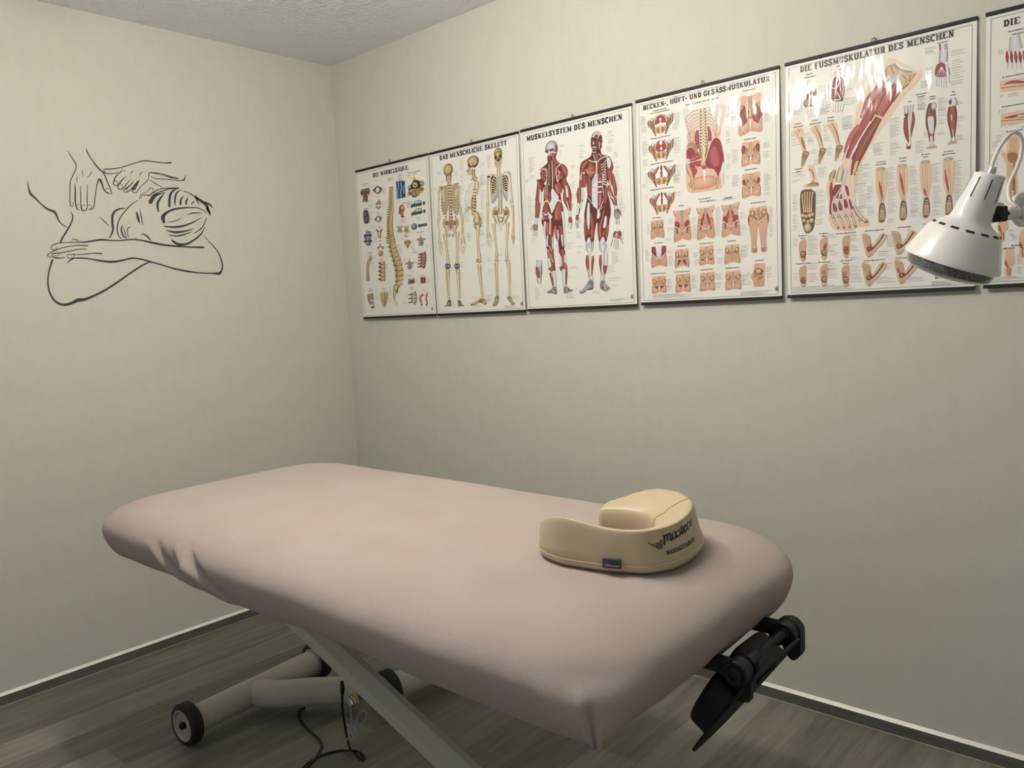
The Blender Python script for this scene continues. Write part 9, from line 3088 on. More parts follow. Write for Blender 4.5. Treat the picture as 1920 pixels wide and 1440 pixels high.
S e4c8a0 0.9 162.5 605.6 163.6 614.8 166.4 633.3
S 6b4630 1.7 166.7 603.9 167.8 615.1 168.9 633.5
S e4c8a0 0.9 166.7 603.9 167.8 615.1 168.9 633.5
S 6b4630 1.7 170.9 602.2 172 615.4 171.4 633.7
S e4c8a0 0.9 170.9 602.2 172 615.4 171.4 633.7
S 6b4630 1.7 175.1 600.6 176.2 615.7 173.9 633.8
S e4c8a0 0.9 175.1 600.6 176.2 615.7 173.9 633.8
S 6b4630 1.7 179.3 598.9 180.3 616 176.4 634
S e4c8a0 0.9 179.3 598.9 180.3 616 176.4 634
F 7a5438 164.2 633.2 177.7 632.1 177.7 648.4 166.4 647.8
E 7a5438 f0dcb8 167.6 636 2.3 2.6
E 7a5438 f0dcb8 172.1 636.3 2.3 2.6
E 7a5438 f0dcb8 176 636.6 2.3 2.6
E 7a5438 f0dcb8 169.8 641.4 2.3 2.6
E 7a5438 f0dcb8 175.5 643.1 2.3 2.6
E 8c6040 f0d4a8 171.1 654.6 4.7 5.6
M 8c1c24 b84048 163.1 616.1 2.3 165.3 631.3 2.3
M 8c1c24 b84048 168.7 616.5 1.8 169.3 633.5 1.8
M 8c1c24 b84048 172.1 615.4 1.4 172.1 633.7 1.6
F ddb08c 217.4 515.2 231.7 514.8 240.6 526.6 245.9 547.3 268.8 516.6 282.7 523.4 275.7 540.8 252.9 564.3 242.3 578.1 233.3 580.1 228 571.4 222.7 550.7
S 7a5438 4.6 245.8 558.2 261.7 541.4 275.8 520.9
S ecd0a4 1.6 244.1 555.3 260 537.6 270.5 517.7
S ecd0a4 1.8 248.5 560.3 265.2 543.5 279.2 524.9
S 6b4630 2.2 219.2 517.2 226.3 534.5 231.6 553.3
S e4c8a0 1.1 219.2 517.2 226.3 534.5 231.6 553.3
S 6b4630 2.2 223.8 518.2 229.9 534.8 233.9 553.5
S e4c8a0 1.1 223.8 518.2 229.9 534.8 233.9 553.5
S 6b4630 2.1 228.5 519.2 233.4 535.1 236.3 553.7
S e4c8a0 1.1 228.5 519.2 233.4 535.1 236.3 553.7
S 6b4630 2.1 233.1 520.2 237 535.5 238.6 553.9
S e4c8a0 1.1 233.1 520.2 237 535.5 238.6 553.9
S 6b4630 2.1 237.7 521.2 240.6 535.8 240.9 554.1
S e4c8a0 1.1 237.7 521.2 240.6 535.8 240.9 554.1
E 7a5438 f0d4a8 235.5 573.9 4.6 5.9
F 7a5438 229.8 553.2 244.1 550.8 245.8 560.1 233.4 564.5
E 7a5438 f0dcb8 237 556.5 2.5 2.6
M 8c1c24 b84048 240.5 543.1 1.4 239.6 552.2 6 236 566.6 1.8
F ddb08c 216.3 596.3 230.6 595.5 239.5 607.2 244.8 627.7 267.8 596.5 281.7 603 274.7 620.7 251.9 644.7 241.2 658.7 232.3 660.9 226.9 652.3 221.6 631.7
S 7a5438 4.6 244.8 638.7 260.7 621.5 274.8 600.7
S ecd0a4 1.6 243 635.9 259 617.7 269.5 597.5
S ecd0a4 1.8 247.4 640.7 264.2 623.6 278.3 604.6
S 6b4630 2.2 218.1 598.3 225.2 615.4 230.6 634.1
S e4c8a0 1.1 218.1 598.3 225.2 615.4 230.6 634.1
S 6b4630 2.2 222.7 599.2 228.8 615.6 232.9 634.3
S e4c8a0 1.1 222.7 599.2 228.8 615.6 232.9 634.3
S 6b4630 2.1 227.4 600.1 232.4 615.9 235.2 634.4
S e4c8a0 1.1 227.4 600.1 232.4 615.9 235.2 634.4
S 6b4630 2.1 232.1 601 235.9 616.1 237.5 634.6
S e4c8a0 1.1 232.1 601 235.9 616.1 237.5 634.6
S 6b4630 2.1 236.7 601.8 239.5 616.4 239.8 634.7
S e4c8a0 1.1 236.7 601.8 239.5 616.4 239.8 634.7
E 7a5438 f0d4a8 234.4 654.6 4.6 5.9
F 7a5438 228.8 634 243 631.3 244.8 640.6 232.3 645.3
E 7a5438 f0dcb8 235.9 637.2 2.5 2.6
M 8c1c24 b84048 237.7 616.2 1.4 238.1 627.3 3.6 241.3 634.8 1.4
F ddb08c 296.6 515.7 310.3 515.3 318.8 526.9 323.9 547 345.8 517 359.2 523.7 352.5 540.8 330.6 563.7 320.4 577.2 311.9 579.2 306.8 570.7 301.7 550.4
S 7a5438 4.4 323.9 557.8 339.1 541.3 352.5 521.2
S ecd0a4 1.5 322.2 554.9 337.4 537.6 347.5 518.1
S ecd0a4 1.7 326.4 559.8 342.5 543.4 355.9 525.1
S 6b4630 2.1 298.3 517.7 305.1 534.5 310.2 553
S e4c8a0 1 298.3 517.7 305.1 534.5 310.2 553
S 6b4630 2.1 302.8 518.6 308.6 534.9 312.5 553.2
S e4c8a0 1 302.8 518.6 308.6 534.9 312.5 553.2
S 6b4630 2.1 307.2 519.6 312 535.2 314.7 553.4
S e4c8a0 1 307.2 519.6 312 535.2 314.7 553.4
S 6b4630 2 311.7 520.6 315.4 535.5 316.9 553.6
S e4c8a0 1 311.7 520.6 315.4 535.5 316.9 553.6
S 6b4630 2 316.1 521.6 318.8 535.8 319.1 553.8
S e4c8a0 1 316.1 521.6 318.8 535.8 319.1 553.8
E 7a5438 f0d4a8 314 573.1 4.4 5.7
F 7a5438 308.5 552.8 322.2 550.5 323.9 559.6 311.9 563.9
E 7a5438 f0dcb8 315.4 556.1 2.4 2.5
M 8c1c24 b84048 369.1 522.9 3.3 352.5 539 5 339.1 550.2 1.3
F ddb08c 303.3 595.6 317 594.9 325.5 606.3 330.6 626.3 352.5 595.8 365.8 602.2 359.1 619.4 337.3 642.9 327.2 656.5 318.7 658.7 313.5 650.3 308.4 630.2
S 7a5438 4.4 330.6 637.1 345.7 620.2 359.1 599.9
S ecd0a4 1.5 328.9 634.3 344.1 616.6 354.1 596.8
S ecd0a4 1.7 333.1 639 349.1 622.3 362.4 603.7
S 6b4630 2.1 305.1 597.5 311.9 614.2 317 632.6
S e4c8a0 1 305.1 597.5 311.9 614.2 317 632.6
S 6b4630 2.1 309.5 598.4 315.3 614.5 319.2 632.7
S e4c8a0 1 309.5 598.4 315.3 614.5 319.2 632.7
S 6b4630 2 313.9 599.3 318.7 614.7 321.4 632.9
S e4c8a0 1 313.9 599.3 318.7 614.7 321.4 632.9
S 6b4630 2 318.4 600.2 322.1 615 323.6 633
S e4c8a0 1 318.4 600.2 322.1 615 323.6 633
S 6b4630 2 322.8 601 325.5 615.2 325.8 633.2
S e4c8a0 1 322.8 601 325.5 615.2 325.8 633.2
E 7a5438 f0d4a8 320.7 652.6 4.4 5.7
F 7a5438 315.3 632.5 328.9 629.8 330.6 638.8 318.7 643.5
E 7a5438 f0dcb8 322.1 635.6 2.4 2.5
M 8c1c24 b84048 310.2 614.1 1.7 313.6 623.3 5.1 317 630.8 1.7
0
M 8c6848 d8b48c 414.2 628.6 15.1 416.7 650.5 23.1
H 48.1 503.3 4.2 30.5 M. abductor
H 48 511 4.2 18.7 hallucis
H 110 503.1 4.2 31.4 M. adductor
H 110 510.5 4.2 18.1 hallucis
H 174.6 508.3 4.1 65.3 M. flexor digitorum brevis
H 251.2 508.1 4 65.3 M. abductor digiti minimi
H 328.2 507.2 3.9 45.7 M. fibularis longus
H 48.3 585.6 4.2 53.1 M. quadratus plantae
H 110.3 585.9 4.2 41 Mm. lumbricales
H 172.6 586.1 4.1 36 Mm. interossei
H 172.2 593.9 4.1 22.1 plantares
H 250.2 590.6 4 74.3 M. flexor digiti minimi brevis
H 329.8 589.9 3.9 49.1 M. flexor hallucis brevis
H 37.5 177.8 4.1 24.1 M. flexor
H 37.5 186 4.1 37.4 hallucis longus
H 88.1 177.6 4.1 24.6 M. flexor
H 88.1 185.7 4.1 44.6 digitorum longus
H 132.8 177.7 4 24.1 M. tibialis
H 132.8 186.3 4 25.2 posterior
H 37 308.2 4.1 30.2 M. fibularis
H 37 315.2 4.1 18.1 brevis
H 63.7 371.7 4.1 32.2 Fussknochen
H 269 323.2 3.9 27.7 M. extensor
H 269 329.8 3.9 36.3 hallucis longus
H 325.8 322 3.8 23.8 M. tibialis
H 325.7 329.6 3.8 19.6 anterior
H 381.7 320.9 3.7 29 M. fibularis
H 381.7 327.3 3.7 17 tertius
H 436.9 322.2 3.7 28.1 M. extensor
H 436.9 328.5 3.7 40.8 digitorum longus
H 370.8 161.5 3.7 37.2 Unterschenkel-
H 370.8 167.9 3.7 30.2 muskulatur
H 342.3 176.3 3.8 13.3 Front
H 396.7 174.1 3.7 18.8 mittlere
H 396.7 180.5 3.7 17.8 Schicht
H 446.6 172.5 3.7 9.6 tiefe
H 446.6 179.9 3.7 18.3 Schicht
H 420.4 40.7 3.7 32.2 Fussoberseite
H 72.1 43.5 4.1 21.3 Fußsohle
H 72.1 51.6 4.1 37.8 mittlere Schicht
H 153.2 40.5 4 18.1 tiefe
H 158.8 49.7 4 19.2 Schicht
H 386.6 503.9 3.8 28 M. extensor
H 381.6 516.3 3.8 5 M. fibularis
G 20.9 109.4 30.1 10 4.1
G 18.9 138.5 26.6 3 5.3
G 98.4 84.3 34.7 18 4.6
G 98.2 147.7 29 3 4.6
G 172.6 133.6 33.4 4 5.1
G 175.5 108.7 20 1 5.1
G 164.1 182.9 31.3 9 4
G 166.8 206.1 24.6 3 5.1
G 56.6 209.9 17.8 3 4.7
G 66.7 223.2 17.7 3 4.7
G 17.4 197.2 14.6 4 4.1
G 18.6 218.1 24.2 3 5.3
G 18.5 235.8 24.2 1 4.7
G 112.5 196.5 11.6 7 4.6
G 65.5 228.9 23.6 3 5.2
G 112.4 231 23 3 4.6
G 121 261.2 17.2 6 4
G 83 289.9 23.4 4 4.1
G 74.2 259.4 17.7 3 4.7
G 20 315.7 36.2 3 5.9
G 94.7 314.8 25.6 6 4.6
G 18 339.1 24.2 2 4.7
G 19.7 380.8 14.6 5 5.3
G 19.6 404.4 15.8 5 5.3
G 85.6 377.5 29.2 3 5.2
G 88.5 392.4 29.2 4 7
G 88.4 424.3 29.2 6 5.2
G 19.4 439.9 15.8 6 4.7
G 88.3 459.2 23.4 4 4.7
G 19.3 472.5 15.8 3 5.3
G 379.4 46.4 29.7 3 4.3
G 379.4 57 24.8 2 4.8
G 380.8 97.3 19.9 2 4.8
G 440.8 68.6 33.5 3 5.2
G 443.2 92.7 30.6 8 6.3
G 440.8 144.6 30.7 3 4.2
G 384.3 111.4 14.9 2 4.3
G 369.3 129.6 25 5 3.7
G 361.7 170.9 20.1 8 4.3
G 361.7 187.1 20.1 4 4.3
G 411.5 180.8 21.5 8 4.2
G 411.5 212.6 21.5 4 4.8
G 411.5 233.8 14.7 4 4.2
G 409.1 270.5 19.6 2 4.2
G 455.2 199.9 19.1 2 4.7
G 457.6 237 17.2 3 4.7
G 455.2 257.5 14.3 2 4.2
G 455.2 283.7 19.1 4 3.7
G 292 212 26.1 3 4.9
G 292 228.4 26.1 8 4.4
G 291.9 277.8 26.1 6 4.4
G 291.9 299.7 15.7 3 4.4
G 246.6 270.3 30 6 4.4
G 249.3 287.4 21.4 4 4.4
G 194.5 323.8 47.2 4 5.1
G 194.4 346.4 46.1 6 5.1
G 194.3 374.6 38.5 6 4.5
G 208.1 404.6 32.8 8 5.1
G 199.7 437.4 27.5 5 4.5
G 232.8 385.3 16.3 8 4.5
G 232.7 441.3 19.5 6 4.5
G 283.9 342.5 21 12 4.4
G 286.4 398 23.1 14 5
G 286.3 480.7 17.9 3 3.9
G 341.2 345.5 20.4 12 4.3
G 343.7 405.5 22.4 14 4.9
G 396.7 348.3 19.8 12 4.3
G 399.1 407.4 21.7 12 4.8
G 450.5 348.5 17.2 4 4.2
G 448 366.5 21.1 14 4.7
G 450.5 430 16.3 5 4.2
G 376.7 264.9 20 3 4.8
G 356.5 283 23.2 8 4.3
G 343.6 465.2 18.3 4 4.3
G 399.1 468.8 17.8 4 4.3
G 19.1 511.1 15.8 5 4.7
G 63.2 506.4 29.6 14 4.1
G 120.2 506 28.7 3 4.6
G 120.1 537.8 28.7 4 5.2
G 185.6 512.4 22.2 5 4.5
G 185.6 543.6 22.2 4 4.5
G 125.8 555.6 28.6 3 5.2
G 185.5 577.7 27.8 2 4.5
G 262.2 567.1 31.9 3 5.6
G 283.6 524.6 17.9 8 4.4
G 64.1 585.7 29.6 4 5.3
G 64 615 29.6 6 4.7
G 119.9 589.8 28.7 4 5.2
G 119.9 607.2 28.8 6 4.6
G 185.4 600.4 27.8 4 5.1
G 185.3 623.2 33.3 6 4.6
G 270.2 601.1 26.5 4 5
G 251.3 638.8 58.5 4 4.5
G 338.3 644.4 40.7 3 4.4
G 18.7 612 15.8 5 4.8
G 15.5 653.4 175.4 4 3.6
G 396.6 658.8 68.4 5 2.7
G 294.2 514.6 10.5 3 4.4
G 335.9 513.3 13.3 4 4.4
G 366.5 473.2 15.1 3 4.3'''
ART[5] = '''0
M b0aca8 e0dcd8 62.1 65.5 22.1 63.7 88.1 26.5 64.6 100.8 30.9
M 8c1c28 b03c48 46 98.7 2.2 47 114 6.7 48 129.2 1.8
S c8c4c0 2.2 48.9 129.4 48.2 141.7
M 8c1c28 b03c48 54.9 100.9 2.2 56.4 116.2 6.7 57.4 131.4 1.8
S c8c4c0 2.2 57.8 131.5 58 144
M 8c1c28 b03c48 63.8 103 2.2 65.7 118.4 6.6 66.7 133.5 1.8
S c8c4c0 2.2 66.7 133.5 67.7 146.2
M 8c1c28 b03c48 72.6 105.2 2.2 74.9 120.6 6.6 75.9 135.7 1.8
S c8c4c0 2.2 75.5 135.6 77.4 148.4
M 8c1c28 b03c48 81.3 107.3 2.2 84.1 122.8 6.5 85.1 137.8 1.7
S c8c4c0 2.2 84.3 137.6 87 150.6
P e8c49c 31.7 168.2 83.3 170.6 130.1 175.1 130.5 204.5 83.6 200.4 32 196.1
M 8c1c28 b84850 40.8 179.3 1.8 60.9 177.1 7.1 96 186.2 2.6
S 8c6848 1.8 34.1 186.4 83.5 190.5
P e8c49c 34.6 249.9 84 249.4 131.1 253.7 131.5 288.2 84.3 280.5 34.8 275.4
M 8c1c28 b84850 41.5 261.4 1.8 61.6 261.1 6.2 92.4 258.5 2.6
S 8c6848 1.8 34.8 267.7 84.3 272
M 7a5438 e4c898 70.5 261.8 8.9 96.8 264.4 8.7
F e8bc90 38 337.2 46.7 348.9 49.7 329 49.5 309.6 57.6 307.4 71 309.8 77.8 333.7 80.3 364.4 71.6 383.4 73.3 465.3 54.4 465.5 50.4 421.2 46.9 374.5 37.7 352.6
S b47c4c 3.1 51.3 311.4 53.5 350
S f0dcb0 1.3 51.3 311.4 53.5 350
S b47c4c 3.1 57.2 312.4 58.4 350.8
S f0dcb0 1.3 57.2 312.4 58.4 350.8
S b47c4c 3.1 63 313.4 63.3 351.6
S f0dcb0 1.3 63 313.4 63.3 351.6
S b47c4c 3.1 68.8 314.4 68.2 352.4
S f0dcb0 1.3 68.8 314.4 68.2 352.4
S 9c7444 4 55.9 370.8 58.9 458.3
S ecd8b0 2.2 55.9 370.8 58.9 458.3
S 9c7444 4 64.8 372.2 67 459.4
M 8c1c28 b84850 62.8 392.2 1.8 64.8 418.1 5.4 63.2 443.5 1.8
F a87c50 51.2 349.6 71.3 352.9 69.3 372.8 53.6 370.4
F e8bc90 31.1 517.3 35.7 512.6 48.5 514 53.1 519.7 54.1 535.3 47.3 545.1 46.1 565.8 33.8 564.7 31.3 538.2
S b47c4c 2.3 33.9 517.6 36.8 538.8
S f0dcb0 1.1 33.9 517.6 36.8 538.8
S b47c4c 2.3 38.9 518.1 40.5 539.2
S f0dcb0 1.1 38.9 518.1 40.5 539.2
S b47c4c 2.3 43.9 518.7 44.1 539.5
S f0dcb0 1.1 43.9 518.7 44.1 539.5
S b47c4c 2.3 49 519.2 47.8 539.9
S f0dcb0 1.1 49 519.2 47.8 539.9
M 8c1c28 b84850 33.9 525.4 2.3 34.9 536 5.5 40.5 544.4 1.8
S 9c7444 2.8 38.2 544.2 39.3 564.1
S 9c7444 2.7 43.7 544.7 43.4 564.5
F e8bc90 77.8 563.5 82 543.3 94.5 544.5 99.1 565.5 100.1 581 93.6 590.7 92.5 611.3 80.4 610.3 77.9 584.2
S b47c4c 2.2 80.4 563.8 83.3 584.7
S f0dcb0 1.1 80.4 563.8 83.3 584.7
S b47c4c 2.2 85.3 564.2 86.9 585
S f0dcb0 1.1 85.3 564.2 86.9 585
S b47c4c 2.2 90.2 564.7 90.4 585.3
S f0dcb0 1.1 90.2 564.7 90.4 585.3
S b47c4c 2.2 95.1 565.1 94 585.6
S f0dcb0 1.1 95.1 565.1 94 585.6
M 8c1c28 b84850 80.5 571.5 2.2 81.5 581.9 5.4 86.9 590.2 1.8
S 9c7444 2.7 84.7 590 85.8 609.7
S 9c7444 2.7 90 590.4 89.8 610
F e8bc90 46.5 607.7 50.9 587.1 63.6 588.2 68.3 609.4 69.3 625.1 62.6 635 61.5 655.9 49.1 655.1 46.6 628.7
S b47c4c 2.3 49.2 607.9 52.1 629.1
S f0dcb0 1.1 49.2 607.9 52.1 629.1
S b47c4c 2.3 54.2 608.3 55.8 629.3
S f0dcb0 1.1 54.2 608.3 55.8 629.3
S b47c4c 2.3 59.2 608.7 59.4 629.6
S f0dcb0 1.1 59.2 608.7 59.4 629.6
S b47c4c 2.3 64.2 609.1 63 629.8
S f0dcb0 1.1 64.2 609.1 63 629.8
M 8c1c28 b84850 49.3 615.8 2.3 50.3 626.3 5.5 55.8 634.6 1.8
S 9c7444 2.7 53.5 634.4 54.6 654.4
S 9c7444 2.7 59 634.8 58.7 654.7
H 68.6 54.8 4 65.9 Handmuskulatur der
H 68.7 63.7 4 39.5 tiefe Schicht
H 63 162.6 4 79.8 M. extensor pollicis brevis
H 63.6 234.8 4 80 M. extensor pollicis longus
H 64.2 297.5 4.1 49 M. extensor carpi
H 73.4 581.2 4.1 40.4 M. abductor
H 55.4 587 4.2 36.4 digiti minimi
H 90.8 532.9 4.1 26.6 M. flexor
H 95.3 540 4.1 26.5 pollicis
G 26.7 94.1 13.5 3 4.5
G 32 203.7 9 2 3.6
G 50 204.9 22.2 3 3
G 30 241.4 18.1 2 4.1
G 34.8 277.9 13.6 2 3.6
G 50.6 278.3 26.7 2 3.6
G 25.9 301.9 13.7 4 4.6
G 16.9 318.3 15.6 3 4.6
G 12.4 348.5 18.4 8 5.2
G 13.6 390.2 13.8 5 4.7
G 17.6 427.1 18.4 4 4.7
G 79.6 288.6 17.5 2 4
G 55 540.6 11.8 4 4.2
G 62 556.9 11.7 3 4.2
G 25.6 592.9 12.9 4 4.2
G 28.1 611.5 12 4 4.2
G 73.7 604.6 11.6 6 4.2
G 73.9 635.8 11.7 4 4.2
G 19.1 658.6 68.5 3 3.2'''
